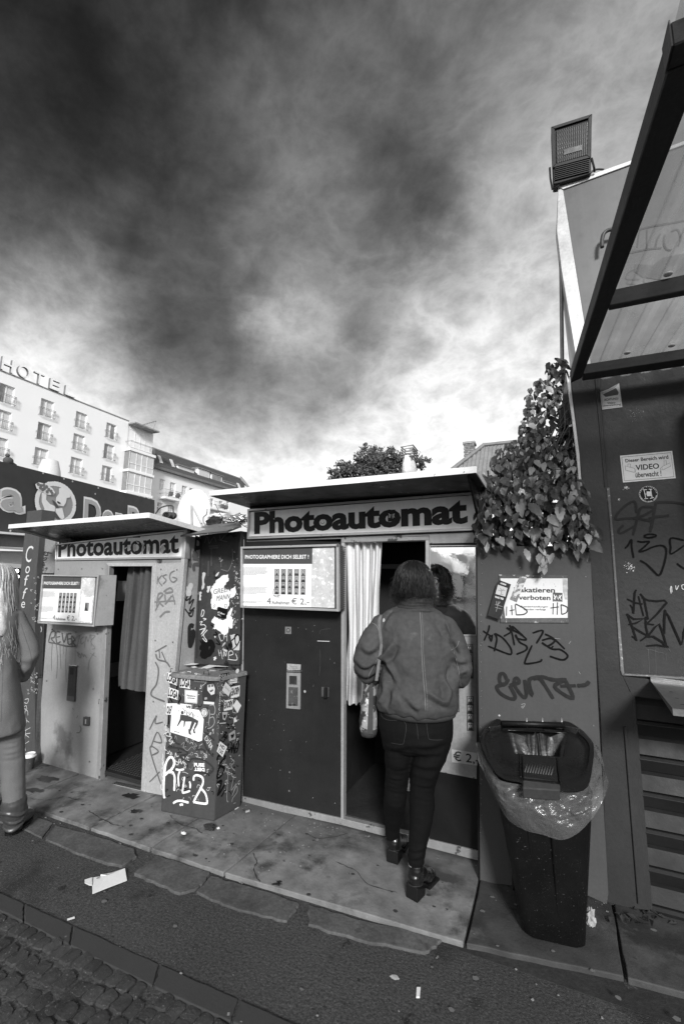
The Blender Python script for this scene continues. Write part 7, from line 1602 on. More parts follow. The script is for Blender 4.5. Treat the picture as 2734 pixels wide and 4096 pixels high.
class Fig:
    def __init__(s, c):
        s.c = np.array(c, float); v = s.c - CAM; v[2] = 0; s.d = v / np.linalg.norm(v); s.t = np.array([s.d[1], -s.d[0], 0]); s.pl = Plane(-s.d, s.c)
    def P(s, p, dy=0.0): return s.pl(p, -dy)
    def w(s, p, px, sc_, dy=0.0):      # radius in metres of a half width px
        q = s.pl(p, -dy); return px / sc_ / F * ((q - CAM) @ FW)
    def ring(s, cr, y, xl, xr, ry, dy=0.0, n=28, sc_=1.0):
        a, b = s.P(cr(xl, y), dy), s.P(cr(xr, y), dy); c = (a + b) / 2; rx = np.linalg.norm((b - a)[:2]) / 2
        return [c * [1, 1, 1] + s.t * rx * math.cos(q) + s.d * ry * math.sin(q) for q in np.linspace(0, 2 * math.pi, n + 1)[:-1]]
def fold_field(fig, FDs, cr):
    segs = []
    for L_, amp, wd in FDs:
        Q = smooth_line([np.array(cr(*p)) for p in L_], 4); segs.append((np.array(Q), amp, wd))
    def g(v, n):
        if n.x * fig.d[0] + n.y * fig.d[1] > .25: return 0.0
        q = np.array(v) - CAM; dz = q @ FW; px = np.array([CX + F * (q @ RR) / dz, CY - F * (q @ UU) / dz]); o = 0.0
        for Q, amp, wd in segs:
            a = Q[:-1]; b = Q[1:]; ab = b - a; t_ = np.clip(((px - a) * ab).sum(1) / (ab ** 2).sum(1), 0, 1); pr = a + ab * t_[:, None]; dd = np.sqrt(((px - pr) ** 2).sum(1)); i_ = dd.argmin(); d0 = dd[i_]
            if d0 > wd * 4: continue
            tt = (i_ + t_[i_]) / len(ab); en = math.sin(math.pi * min(.97, max(.03, tt))) ** .7
            sgn = np.sign(ab[i_][0] * (px[1] - pr[i_][1]) - ab[i_][1] * (px[0] - pr[i_][0]))
            o += amp * en * (math.exp(-(d0 / wd) ** 2) - .8 * math.exp(-((d0 - wd * 1.7) / wd) ** 2) * (sgn > 0))
        return o
    return g
# ---- the woman stepping into the dark booth
W1 = Fig((-.70, 2.50, 0)); I_ = Iq; sI = 1.4686
P1_ = lambda x, y, dy=0: W1.P(I_(x, y), dy)
r1_ = lambda x, y, px, dy=0: W1.w(I_(x, y), px, sI, dy)
wo = thing('person', 'woman seen from behind in worn suede jacket and black jeans, stepping into the dark booth', 'person', (-.74, 2.55, 0))
hc = P1_(522, 345, .10); hf = np.array([-.10, 1, 0]); hf /= np.linalg.norm(hf)
hipL, hipR = P1_(425, 1190, .0), P1_(628, 1190, .0)
hR = hz(I_(505, 2208)); hL = hz(I_(392, 1992)); fdR = np.array([.30, 1, 0]) / 1.044; fdL = np.array([.05, 1, 0.])
dyR = (hR + fdR * .045 - W1.c) @ W1.d; dyL = (hL + fdL * .045 - W1.c) @ W1.d
kneeL, kneeR = P1_(425, 1490, .08), P1_(567, 1540, .02); ankL, ankR = P1_(392, 1850, dyL), P1_(532, 2010, dyR)
shL, shR = P1_(335, 580, .03), P1_(705, 600, .03); elL, elR = P1_(232, 850, .06), P1_(800, 880, .06); wrL, wrR = P1_(330, 900, .26), P1_(740, 850, .26)
mb = MB(); neck = P1_(530, 470, .06); chest = P1_(525, 640, .05); waist = P1_(530, 1000, .0)
add_head(mb, hc, hf, neck)
mb.loft([W1.ring(I_, 490, 440, 620, .07, .05), W1.ring(I_, 560, 360, 680, .085, .05), W1.ring(I_, 700, 370, 670, .10, .05), W1.ring(I_, 880, 390, 660, .095, .03), W1.ring(I_, 1050, 350, 710, .10, .0), W1.ring(I_, 1180, 335, 725, .11, .0), W1.ring(I_, 1270, 360, 700, .10, .0)])
for a, b, c in ((shL, elL, wrL), (shR, elR, wrR)): capsule(mb, [a, b, c], [.048, .038, .026])
capsule(mb, [hipL, kneeL, P1_(404, 1670, dyL - .07), ankL], [.07, .04, .036, .024]); capsule(mb, [hipR, kneeR, P1_(562, 1720, dyR * .3), ankR], [.075, .042, .038, .024])
for a, h_, fd in ((ankL, hL, fdL), (ankR, hR, fdR)): capsule(mb, [a, h_ + fd * .045 + [0, 0, .10], h_ + fd * .12 + [0, 0, .065], h_ + fd * .18 + [0, 0, .035]], [.030, .026, .024, .016])
add_hand(mb, wrL, W1.d * .9 + W1.t * .35 + [0, 0, .2], (0, 0, 1), -1); add_hand(mb, wrR, W1.d * .9 - W1.t * .35 + [0, 0, .2], (0, 0, 1), 1)
V, Fc = remesh(mb, .0055, 3); body1 = link('body', V, Fc, SKIN, wo, smooth=True); eyes(hc, hf, wo)
gsd = np.array([-hf[1], hf[0], 0]); mb = MB()
for k in (-1, 1):
    c_ = hc + gsd * .033 * k + hf * .102 + [0, 0, .016]; mb.tube([c_ + gsd * .026 * math.cos(t) + np.array([0, 0, .021 * math.sin(t)]) for t in np.linspace(0, 2 * math.pi, 17)[:-1]], .002, 5, closed=True); mb.tube([c_ + gsd * .026 * k, hc + gsd * .078 * k - hf * .01 + [0, 0, .02]], .0018, 5)
mb.build('glasses', INK, wo, smooth=True)
# jeans
JN = M('black_denim', .005, .85, var=.18, scale=8, fine=.2, fscale=300, bump=.25, bscale=260, spec=.12)
mb = MB()
mb.loft([W1.ring(I_, 1040, 325, 745, .105), W1.ring(I_, 1110, 313, 748, .115), W1.ring(I_, 1180, 312, 752, .128), W1.ring(I_, 1240, 322, 748, .128), W1.ring(I_, 1300, 338, 728, .105), W1.ring(I_, 1330, 380, 690, .08)])
for pts in (((418, 1235, .0, 92), (428, 1340, .02, 84), (424, 1440, .05, 73), (419, 1500, .07, 70), (410, 1600, .09, 68), (402, 1680, dyL - .07, 62), (394, 1770, dyL - .02, 46), (392, 1825, dyL, 41)),
            ((640, 1245, .0, 104), (612, 1340, .0, 100), (585, 1430, .0, 86), (567, 1530, .01, 74), (567, 1650, .0, 75), (558, 1760, dyR * .4, 66), (542, 1880, dyR * .8, 54), (532, 1975, dyR, 47))):
    capsule(mb, [P1_(x, y, dy) for x, y, dy, w_ in pts], [r1_(x, y, w_, dy) * .985 for x, y, dy, w_ in pts], 16)
FJ = []
for x_, y_ in ((419, 1490), (567, 1530)):
    for k in range(9):
        yy = y_ - 62 + k * 16 + random.uniform(-4, 4); FJ.append(([(x_ - 66, yy - 16), (x_, yy + 6), (x_ + 66, yy - random.uniform(-14, 8))], .0034, 7))
FJ += [([(500, 1310), (580, 1345), (690, 1330)], .006, 11), ([(500, 1390), (590, 1420), (675, 1415)], .006, 11), ([(345, 1380), (420, 1420), (480, 1410)], .005, 11), ([(330, 1290), (420, 1310), (500, 1290)], .006, 12), ([(500, 1290), (600, 1300), (720, 1260)], .006, 12), ([(490, 1940), (530, 1955), (585, 1935)], .004, 8), ([(490, 1900), (540, 1912), (590, 1890)], .003, 8)]
FLD = []
def dj(v, n):
    if not FLD: FLD.append(fold_field(W1, FJ, I_))
    return FLD[0](v, n) + .0025 * mnoise.noise(v * 18) + .0015 * mnoise.noise(Vector((v.x * 20, v.y * 20, v.z * 70)))
V, Fc = remesh(mb, .0055, 3, dj); jeans = link('jeans', V, Fc, JN, wo, smooth=True); bj = BVHTree.FromPolygons([tuple(v) for v in V], Fc)
def snap(bvh, p, off=.001):
    r = ray(p); r = r / np.linalg.norm(r); h = bvh.ray_cast(Vector(CAM), Vector(r))
    return None if h[0] is None else np.array(h[0]) - r * off
def seam(name, bvh, cr, pts, wd, mat, parent, k=6, off=.0):
    L = [snap(bvh, cr(*p), off) for p in [tuple(q) for q in smooth_line([np.array(p, float) for p in pts], k)]]; L = [x for x in L if x is not None]
    # keep the run continuous
    mb = MB().tube(L, wd, 5) if len(L) > 2 else MB(); return mb.build(name, mat, parent, smooth=True)
SJ = flatM(.045)
for L_ in ([(325, 1082), (330, 1120), (365, 1145), (468, 1160), (462, 1270), (445, 1288), (385, 1280)], [(592, 1145), (605, 1160), (735, 1150)], [(592, 1145), (605, 1245), (625, 1262), (690, 1262)], [(525, 1110), (540, 1200), (545, 1260)]): seam('seam', bj, I_, L_, .0011, SJ, wo)
# jacket
SU = M('suede', .054, .8, var=.24, scale=4.2, fine=.2, fscale=45, bump=.22, bscale=90, light=(5, .60, .12), spec=.2)
mb = MB()
for y, xl, xr, ry, dy in ((478, 445, 612, .06, .07),): pass
R1 = [(476, 450, 600, .060, .075), (488, 405, 640, .085, .07), (508, 360, 680, .105, .06), (540, 318, 722, .12, .055), (590, 296, 752, .132, .05), (660, 300, 762, .145, .04), (750, 315, 768, .152, .03), (850, 318, 772, .158, .02), (940, 300, 785, .168, .01), (1010, 285, 797, .172, .0), (1050, 284, 799, .168, .0), (1080, 298, 788, .155, .0), (1100, 340, 755, .135, .0)]
mb.loft([W1.ring(I_, r_[0], r_[1] + 10 * (r_[0] > 520), r_[2] - 10 * (r_[0] > 520), r_[3], r_[4], n=40) for r_ in R1])
JW = .93
for pts in (((330, 585, .03, 62), (285, 660, .03, 78), (255, 740, .02, 84), (240, 810, .02, 86), (245, 860, .05, 76), (275, 885, .12, 60), (320, 895, .22, 44)),
            ((705, 600, .03, 66), (752, 680, .03, 72), (785, 770, .03, 66), (805, 850, .03, 56), (800, 900, .07, 50), (775, 915, .14, 46), (745, 870, .24, 40))):
    capsule(mb, [P1_(x, y, dy) for x, y, dy, w_ in pts], [r1_(x, y, w_ * JW, dy) for x, y, dy, w_ in pts], 18)
FD = [([(330, 792), (365, 760), (400, 690)], .020, -.12), ([(325, 770), (360, 800), (395, 860), (420, 930)], .018, -.125), ([(700, 560), (725, 640), (745, 700)], .016, -.085), ([(768, 800), (742, 770), (712, 700), (700, 640)], .019, -.10), ([(762, 830), (752, 900), (770, 960)], .018, -.115),
      ([(470, 1000), (520, 1060), (560, 1080)], .010, -.150), ([(600, 980), (650, 1020), (730, 1055)], .012, -.150), ([(340, 900), (350, 980), (320, 1050)], .014, -.14), ([(410, 960), (400, 1030), (380, 1080)], .012, -.145), ([(690, 900), (720, 980), (700, 1050)], .013, -.145),
      ([(180, 780), (230, 830), (300, 800)], .013, -.065), ([(185, 850), (240, 880), (300, 850)], .013, -.05), ([(215, 700), (260, 740), (310, 700)], .010, -.06), ([(760, 760), (790, 800), (830, 790)], .009, -.03), ([(770, 900), (800, 860), (835, 850)], .010, -.02), ([(420, 520), (380, 560), (350, 620)], .010, -.08), ([(640, 520), (680, 560), (700, 620)], .010, -.08)]
ffj = fold_field(W1, [(L_, r_ * 1.45, 12) for L_, r_, dy in FD] + [([(315, 740), (300, 790), (330, 840)], .012, 14), ([(700, 820), (640, 860), (560, 880)], .008, 30), ([(400, 800), (470, 840), (540, 850)], .007, 30), ([(480, 560), (440, 640), (430, 760)], .006, 34), ([(640, 620), (660, 720), (650, 820)], .006, 30), ([(500, 900), (470, 960), (430, 1000)], .008, 24), ([(640, 900), (620, 960), (650, 1010)], .008, 24)], I_)
def djk(v, n):
    return ffj(v, n) + djk0(v, n)
def djk0(v, n):
    a = mnoise.noise(Vector((v.x * 5, v.y * 5, v.z * 3.2 + 4))); rd = 1 - abs(mnoise.noise(Vector((v.x * 7 + v.z * 3, v.y * 6, v.z * 5)))) * 2.2
    lowr = max(0, min(1, (1.08 - v.z) / .16))
    return .007 * a + .006 * max(0, rd) ** 2 + lowr * .006 * math.sin(v.x * 60 + 4 * mnoise.noise(v * 6)) * .8 + .0016 * mnoise.noise(v * 45)
V, Fc = remesh(mb, .006, 7, djk, .6); jk = link('suede_jacket', V, Fc, SU, wo, smooth=True); bk = BVHTree.FromPolygons([tuple(v) for v in V], Fc)
SM = flatM(.2)
seam('seam', bk, I_, [(553, 482), (562, 620), (566, 760), (575, 900), (584, 1000), (588, 1095)], .0016, SM, jk); seam('seam', bk, I_, [(566, 482), (572, 620), (577, 760), (588, 900), (597, 1000), (600, 1095)], .0009, SM, jk)
seam('seam', bk, I_, [(268, 572), (300, 590), (318, 640), (330, 700)], .0016, SM, jk); seam('seam', bk, I_, [(322, 740), (300, 800), (262, 870), (250, 910)], .0013, SM, jk); seam('seam', bk, I_, [(738, 735), (770, 715), (785, 680)], .0016, SM, jk); seam('seam', bk, I_, [(752, 740), (775, 820), (790, 900), (795, 950)], .0013, SM, jk)
MB().loft([W1.ring(I_, 1085, 320, 770, .145, n=36), W1.ring(I_, 1105, 330, 765, .142, n=36), W1.ring(I_, 1118, 345, 745, .135, n=36)]).build('ribbed_hem', M('knit', .035, .9, var=.1, aniso=(150, 150, 3), bump=.6), jk, smooth=True)
# collar and ribbed scarf
mb = MB()
for k in range(7):
    y_ = 440 + k * 8.5; rr = W1.ring(I_, y_, 452 + 3 * math.sin(k * 2) - k * 5, 612 + 5 * math.cos(k) + k * 3, .092 + .004 * (k % 2), .08, n=32)
    rr = [p + np.array([0, 0, .006 * mnoise.noise(Vector(p) * 14)]) for p in rr]; mb.tube(rr, .0125, 8, closed=True)
mb.build('scarf', M('knit', .02), wo, smooth=True)
MB().loft([W1.ring(I_, 474, 470, 612, .080, .075, n=32), W1.ring(I_, 482, 445, 632, .092, .07, n=32), W1.ring(I_, 500, 405, 668, .110, .065, n=32)], cap=False).build('collar', SU, jk, smooth=True)
# hair
HR = M('dark_hair', .010, .42, var=.5, fine=.2, bump=.2, aniso=(120, 120, 8), spec=.5)
mb = MB(); ell(mb, hc + [0, 0, .035] - hf * .012, .096, .082, .093, hf, 20, 14); ell(mb, hc - hf * .030 + [0, 0, -.04], .064, .074, .065, hf, 20, 12)
V, Fc = remesh(mb, .007, 3, lambda v, n: .006 * mnoise.noise(Vector((v.x * 30, v.y * 30, v.z * 9)))); hb = link('hair', V, Fc, HR, wo, smooth=True)
hs1 = hair_strands(hc - hf * .008, hf, 2600, .235, 3, (.092, .092), .18, .022, curl=.10, thick=.0011); hs1.build('hair_strands', HR, hb, smooth=True)
hair_strands(hc - hf * .008, hf, 420, .21, 13, (.098, .098), .18, .024, curl=.09, thick=.0013).build('hair_strands', M('hair_sheen', .02, .3, var=.4, spec=.5), hb, smooth=True)
for sx in (-1,): MB().sphere(hc - W1.t * .088 + np.array([0, 0, -.035]) - W1.d * .02, .006, 10, 8).build('earring', CHROME, wo, smooth=True)
# boots
BT = M('black_leather', .006, .26, var=.2, fine=.1, bump=.2, bscale=25, spec=.6, coat=.25); BS = M('boot_sole', .008, .5)
def boot(ank, heel, fd, par, hh=.062, L=.235):
    heel = np.array(heel, float); s_ = np.array([-fd[1], fd[0], 0]); u = np.array([0, 0, 1.]); mb = MB(); top = np.array(ank, float)
    capsule(mb, [top + u * .0, top * .5 + (heel + fd * .045 + u * (hh + .06)) * .5, heel + fd * .045 + u * (hh + .05)], [.040, .041, .040], 16)
    capsule(mb, [heel + fd * .040 + u * (hh + .012), heel + fd * .037 + u * (hh + .036), heel + fd * .095 + u * (hh * .72 + .038), heel + fd * .155 + u * .046, heel + fd * .205 + u * .034], [.040, .039, .038, .036, .026], 16)
    V, Fc = remesh(mb, .0045, 4, lambda v, n: .0028 * mnoise.noise(Vector((v.x * 30, v.y * 30, v.z * 60)))); ax = (V - heel) @ fd; V[:, 2] = np.maximum(V[:, 2], np.where(ax < .08, hh + .004, np.maximum(.02, hh - (ax - .08) * .9))); b = link('boot', V, Fc, BT, par, smooth=True)
    prof = [(.002, hh + .006), (.075, hh), (.125, .022), (.232, .016), (.236, .0), (.13, .0), (.088, hh * .72), (.080, 0), (.006, 0), (.0, .006)]
    V = [heel + fd * x + u * z - s_ * .034 for x, z in prof]
    MB().prism(V, s_ * .068).build('boot_heel', BS, b, .006)
    MB().tube([heel + fd * (.040 + .042 * math.cos(q)) + s_ * (.038 * math.sin(q)) + u * (hh + .008) for q in np.linspace(1.2, 5.1, 16)], .0022, 5).build('boot_welt', M('welt', .03, .4), b, smooth=True)
    return b
boot(ankR, hR, fdR, wo); boot(ankL, hL, fdL, wo)
for p_, r_ in ((P1_(389, 1832, dyL), .0325), (P1_(526, 1990, dyR), .0345)): MB().tube([p_ + [0, 0, -.004], p_ + [0, 0, .004]], r_, 14).build('white_sock', flatM(.6, .8), wo, smooth=True)
# shoulder bag held under her left arm, strap over the shoulder
bgm = M('floral_fabric', .30, .6, var=.3, scale=18, fine=.2, fscale=50, dark=(16, .50, .035), light=(22, .60, .6), bump=.3)
bg_ = thing('shoulder_bag', 'dark patterned shoulder bag hanging at the hip of the woman in the suede jacket', 'bag', P1_(255, 1235, .02))
r_b = [(940, 250, 290, .03), (980, 225, 300, .045), (1060, 208, 306, .055), (1150, 200, 306, .06), (1190, 203, 305, .058), (1230, 212, 300, .045)]
V, Fc = (lambda m_: (m_.V, m_.F))(MB().loft([W1.ring(I_, y, a, b, ry, .05, n=30) for y, a, b, ry in r_b]))
V = np.array(V); V = V + np.array([[.006 * mnoise.noise(Vector(v) * 22), .006 * mnoise.noise(Vector(v) * 19 + Vector((3, 0, 0))), 0] for v in V])
link('bag_body', V, Fc, bgm, bg_, smooth=True)
MB().loft([W1.ring(I_, 1188, 201, 308, .062, .05, n=30), W1.ring(I_, 1215, 206, 304, .055, .05, n=30), W1.ring(I_, 1236, 213, 298, .045, .05, n=30)]).build('bag_base', M('bag_leather', .05, .4), bg_, smooth=True)
MB().prism([W1.P(I_(*p), -.012) for p in ((258, 960), (282, 960), (280, 1232), (246, 1228))], W1.d * .004).build('bag_band', M('bag_leather', .05), bg_, .001)
MB().prism([W1.P(I_(*p), .0) for p in ((200, 1060), (225, 1000), (268, 930), (300, 925), (250, 985), (222, 1050))], W1.d * .01).build('bag_flap', M('bag_leather', .03), bg_, .002)
L = [snap(bk, I_(*p), .004) for p in [tuple(q) for q in smooth_line([np.array(p, float) for p in ((328, 528), (318, 560), (318, 600), (322, 640), (330, 700))], 5)]]; L = [x for x in L if x is not None] + [W1.P(I_(300, 915), -.10), W1.P(I_(285, 935), -.02)]
V = []; 
for p in L: V += [p - W1.t * .008, p + W1.t * .008]
link('bag_strap', V, [(2 * i, 2 * i + 1, 2 * i + 3, 2 * i + 2) for i in range(len(L) - 1)], M('denim_strap', .13, .8), bg_)
# ---- the blonde woman at the left edge, walking away
W2 = Fig((-3.10, 1.98, 0)); sB = 1.957
P2_ = lambda x, y, dy=0: W2.P(B(x, y), dy); r2_ = lambda x, y, px, dy=0: W2.w(B(x, y), px, sB, dy)
w2 = thing('person', 'blonde woman in a grey wool coat, seen from behind beside the Coffee post', 'person', hz(Tq(90, 2260)))
h2 = P2_(-42, 560, .03); f2 = W2.d * .9 - W2.t * .3; f2 /= np.linalg.norm(f2); mb = MB(); add_head(mb, h2, f2, P2_(-40, 740, .0))
mb.loft([W2.ring(B, 740, -90, 40, .06), W2.ring(B, 800, -170, 100, .085), W2.ring(B, 1000, -150, 95, .09), W2.ring(B, 1200, -150, 90, .095), W2.ring(B, 1450, -170, 110, .1)])
a1, a2, a3 = P2_(120, 820), P2_(235, 1110, .0), P2_(180, 1290, .10); capsule(mb, [a1, a2, a3], [.045, .036, .026]); add_hand(mb, a3, W2.d * .8 - W2.t * .7 + np.array([0, 0, -.2]), (0, 0, 1), -1)
c1, c2, c3 = P2_(-190, 820), P2_(-250, 1110, .05), P2_(-170, 1250, .2); capsule(mb, [c1, c2, c3], [.045, .036, .026]); add_hand(mb, c3, W2.d * .8 + W2.t * .5, (0, 0, 1), 1)
LR = [P2_(50, 1500), P2_(88, 1900, .0), P2_(112, 2330, .0)]; capsule(mb, LR, [.07, .05, .04])
LLf = [P2_(-110, 1500), P2_(-130, 1880, .12), P2_(-150, 2150, .35)]; capsule(mb, LLf, [.07, .05, .04])
V, Fc = remesh(mb, .0065, 3); link('body', V, Fc, SKIN, w2, smooth=True); eyes(h2, f2, w2)
WOOL = M('grey_wool', .15, .95, var=.12, scale=5, fine=.22, fscale=220, bump=.4, bscale=160, spec=.15)
mb = MB()
mb.loft([W2.ring(B, *r_, n=36) for r_ in ((700, -90, 45, .06, .0), (740, -150, 110, .085, .0), (790, -205, 160, .11, .0), (870, -205, 160, .125, .0), (960, -190, 145, .13, .0), (1060, -180, 128, .125, .0), (1200, -195, 138, .135, .0), (1400, -225, 168, .15, .0), (1600, -255, 192, .165, .0), (1690, -262, 203, .17, .0), (1715, -255, 195, .165, .0))])
capsule(mb, [P2_(125, 820), P2_(185, 930), P2_(228, 1040), P2_(242, 1110), P2_(215, 1200, .03), P2_(188, 1280, .09)], [r2_(0, 900, w_) for w_ in (58, 62, 64, 62, 56, 50)], 16)
capsule(mb, [P2_(-170, 820), P2_(-220, 930), P2_(-255, 1050, .03), P2_(-240, 1130, .1), P2_(-180, 1230, .2)], [r2_(0, 900, w_) for w_ in (58, 60, 58, 54, 46)], 16)
ffc = fold_field(W2, [([(150, 1195), (200, 1210), (260, 1180)], .010, 14), ([(165, 1140), (215, 1155), (275, 1130)], .009, 14), ([(130, 1000), (60, 1040), (0, 1050)], .008, 22), ([(150, 1240), (190, 1255), (230, 1230)], .008, 12), ([(100, 1180), (60, 1400), (70, 1600)], .008, 30)], B)
V, Fc = remesh(mb, .0065, 6, lambda v, n: ffc(v, n) + .006 * mnoise.noise(Vector((v.x * 5, v.y * 5, v.z * 3))) + .0035 * max(0, 1 - abs(mnoise.noise(v * 6)) * 3)); ct = link('wool_coat', V, Fc, WOOL, w2, smooth=True); bc = BVHTree.FromPolygons([tuple(v) for v in V], Fc)
for L_ in ([(165, 870), (200, 980), (235, 1080), (248, 1150)], [(28, 1060), (22, 1300), (10, 1640)], [(130, 1000), (140, 870), (120, 800)], [(135, 1060), (20, 1052)]): seam('seam', bc, B, L_, .0014, flatM(.09), ct)
J2 = M('grey_denim', .15, .8, var=.15, fine=.15, fscale=260, bump=.3, bscale=200, spec=.2); mb = MB()
pts = ((70, 1600, .0, 92), (86, 1740, .0, 92), (95, 1900, .0, 84), (104, 2080, .0, 80), (112, 2200, .0, 76), (112, 2300, .0, 72)); capsule(mb, [P2_(x, y, dy) for x, y, dy, w_ in pts], [r2_(x, y, w_, dy) for x, y, dy, w_ in pts], 18)
capsule(mb, [P2_(-115, 1600), P2_(-130, 1880, .12), P2_(-150, 2150, .35)], [.085, .07, .055], 16)
ffk = fold_field(W2, [([(0, 1800 + k * 24), (90, 1790 + k * 24 + 6 * (k % 2)), (180, 1765 + k * 24)], .004, 8) for k in range(6)], B)
V, Fc = remesh(mb, .006, 4, lambda v, n: ffk(v, n) + .003 * mnoise.noise(Vector((v.x * 12, v.y * 12, v.z * 18)))); link('jeans', V, Fc, J2, w2, smooth=True)
BR2 = M('brown_leather', .055, .38, var=.25, fine=.1, bump=.35, bscale=20, spec=.5)
def boot2(cr, pts, toe, par):
    mb = MB(); capsule(mb, [W2.P(cr(x, y), dy) for x, y, dy, w_ in pts], [w_ for *_, w_ in pts], 18); b = W2.P(cr(pts[-1][0], pts[-1][1]), pts[-1][2]); b = np.array([b[0], b[1], .045]); capsule(mb, [b + [0, 0, .02], b + toe * .08 + [0, 0, .0], b + toe * .135 - [0, 0, .012]], [.048, .040, .030], 16)
    for k in range(4): x, y, dy, w_ = pts[min(k + 1, len(pts) - 1)]; c_ = W2.P(cr(x, y), dy); mb.tube([c_ + W2.t * w_ * 1.0 * math.cos(q) + W2.d * w_ * math.sin(q) + np.array([0, 0, .012 * math.sin(q * 2 + k)]) for q in np.linspace(0, 2 * math.pi, 21)[:-1]], .009, 6, closed=True)
    V, Fc = remesh(mb, .005, 3, lambda v, n: .004 * mnoise.noise(Vector((v.x * 18, v.y * 18, v.z * 30)))); V[:, 2] = np.maximum(V[:, 2], .012); bo_ = link('boot', V, Fc, BR2, par, smooth=True)
    MB().loft([[b * [1, 1, 0] + toe * (.05 + .115 * math.cos(q)) + np.array([-toe[1], toe[0], 0]) * .044 * math.sin(q) + np.array([0, 0, z]) for q in np.linspace(0, 2 * math.pi, 25)[:-1]] for z in (0, .014)]).build('boot_sole', BS, bo_)
tr2 = W2.d * .85 + W2.t * .55; tr2 /= np.linalg.norm(tr2)
boot2(Tq, [(118, 1960, .0, .068), (118, 2030, .0, .066), (116, 2090, .0, .056), (112, 2150, .0, .050), (112, 2215, .0, .044)], tr2, w2)
e_ = hz(Tq(170, 1815)); boot2(Tq, [(-140, 1480, .33, .062), (-120, 1560, .36, .058), (-100, 1640, .40, .05)], W2.d, w2)
BL = M('blonde_hair', .8, .4, var=.35, fine=.25, fscale=90, bump=.3, aniso=(130, 130, 6), spec=.5)
mb = MB(); ell(mb, h2 + [0, 0, .03] - f2 * .01, .104, .090, .098, f2, 20, 14)
mb.loft([W2.ring(B, 560, -135, 66, .095, .0), W2.ring(B, 700, -145, 80, .11, -.01), W2.ring(B, 800, -140, 100, .12, -.02), W2.ring(B, 900, -120, 95, .118, -.03), W2.ring(B, 960, -90, 60, .10, -.05)])
V, Fc = remesh(mb, .007, 3, lambda v, n: .008 * mnoise.noise(Vector((v.x * 26, v.y * 26, v.z * 5)))); hb2 = link('hair', V, Fc, BL, w2, smooth=True)
s2h = hair_strands(h2, f2, 2200, .62, 8, (.105, .095), .20, .012, thick=.0012, fall=.0012); s2h.build('hair_strands', BL, hb2, smooth=True)
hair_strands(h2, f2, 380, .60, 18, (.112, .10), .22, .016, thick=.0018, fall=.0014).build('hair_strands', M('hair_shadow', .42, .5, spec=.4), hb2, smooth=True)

# ------------------------------------------------------------------ litter
def crumb(label, cat, name, pts, th, mat, group=None, bevel=0, z=0.0):
    P3 = [hz(p, z) for p in pts]; o = MB().prism(P3, (0, 0, th)).build(name, mat, None, bevel); return tag(o, label, cat, group)
pa = thing('paper_bag', 'flat white paper bag lying on the dark asphalt', 'paper', hz(Hq(470, 590), -.02))
q_ = [(413, 571), (450, 566), (452, 557), (480, 552), (500, 549), (560, 529), (569, 582), (490, 612), (415, 642)]
P3 = [hz(Hq(*p), -.018 + .006 * (i % 3)) for i, p in enumerate(q_)]; c_ = sum(P3) / len(P3) + [0, 0, .012]
link('paper_sheet', [c_] + P3 + [p - [0, 0, .004] for p in P3], [(0, i + 1, (i + 1) % 9 + 1) for i in range(9)] + [(i + 1, i + 10, (i + 1) % 9 + 10, (i + 1) % 9 + 1) for i in range(9)], PAPER, pa)
P3 = [hz(Hq(*p), -.010) for p in ((380, 583), (412, 573), (413, 608), (400, 607), (380, 597))]; MB().prism(P3, (0, 0, .003)).build('paper_flap', PAPER, pa)
lp = Plane((0, 0, 1), (0, 0, 0)); link('printed_mark', [c_ + np.array([-.03 + .008 * math.cos(t), -.035 + .008 * math.sin(t), -.001]) for t in np.linspace(0, 2 * math.pi, 9)[:-1]], [tuple(range(8))], flatM(.3), pa)
crumb('torn paper strip on the asphalt near the kerb stones', 'paper scrap', 'paper_scrap', [Mq(422, 277), Mq(468, 262), Mq(470, 272), Mq(424, 286)], .002, PAPER, z=-.02)
crumb('short white cigarette end at the bottom edge of the asphalt', 'cigarette end', 'cigarette_end', [K(955, 2268), K(964, 2268), K(962, 2290), K(954, 2290)], .006, PAPER, z=-.02)
crumple('chewed_tissue', hz(Hq(822, 372), .006), .012, (1.3, .8, .5), PAPER, None, 4, .6, 'crumpled white tissue on the slab before the sticker cabinet', 'tissue')
crumple('chewed_tissue', hz(Hq(978, 350), .005), .008, (1.2, .8, .6), PAPER, None, 6, .6, 'small white crumpled scrap beside the cabinet foot', 'tissue')
crumple('plastic_scrap', hz(Gq(905, 1560), .02), .035, (.5, .5, 1.4), M('sack_scrap', .3, .2, spec=.7), None, 8, .7, 'pale crumpled plastic scrap standing against the bin foot', 'plastic scrap')
crumple('bird_dropping', hz(K(905, 2242), -.019), .014, (1.2, .8, .12), flatM(.4), None, 11, .5, 'flat pale splotch on the asphalt in front of the bin', 'splotch')
tag(MB().tube([hz(Cc(690, 2165), .008), hz(Cc(720, 2155), .012)], .008, 8).build('bottle_cap', TRIM_DULL, None), 'small metal cap by the corner of the dark booth', 'cap')
crumb('flattened white wrapper wedged between cabinet and dark booth', 'wrapper', 'wrapper', [Nq(1130, 2130), Nq(1185, 2100), Nq(1190, 2115), Nq(1140, 2145)], .004, PAPER)
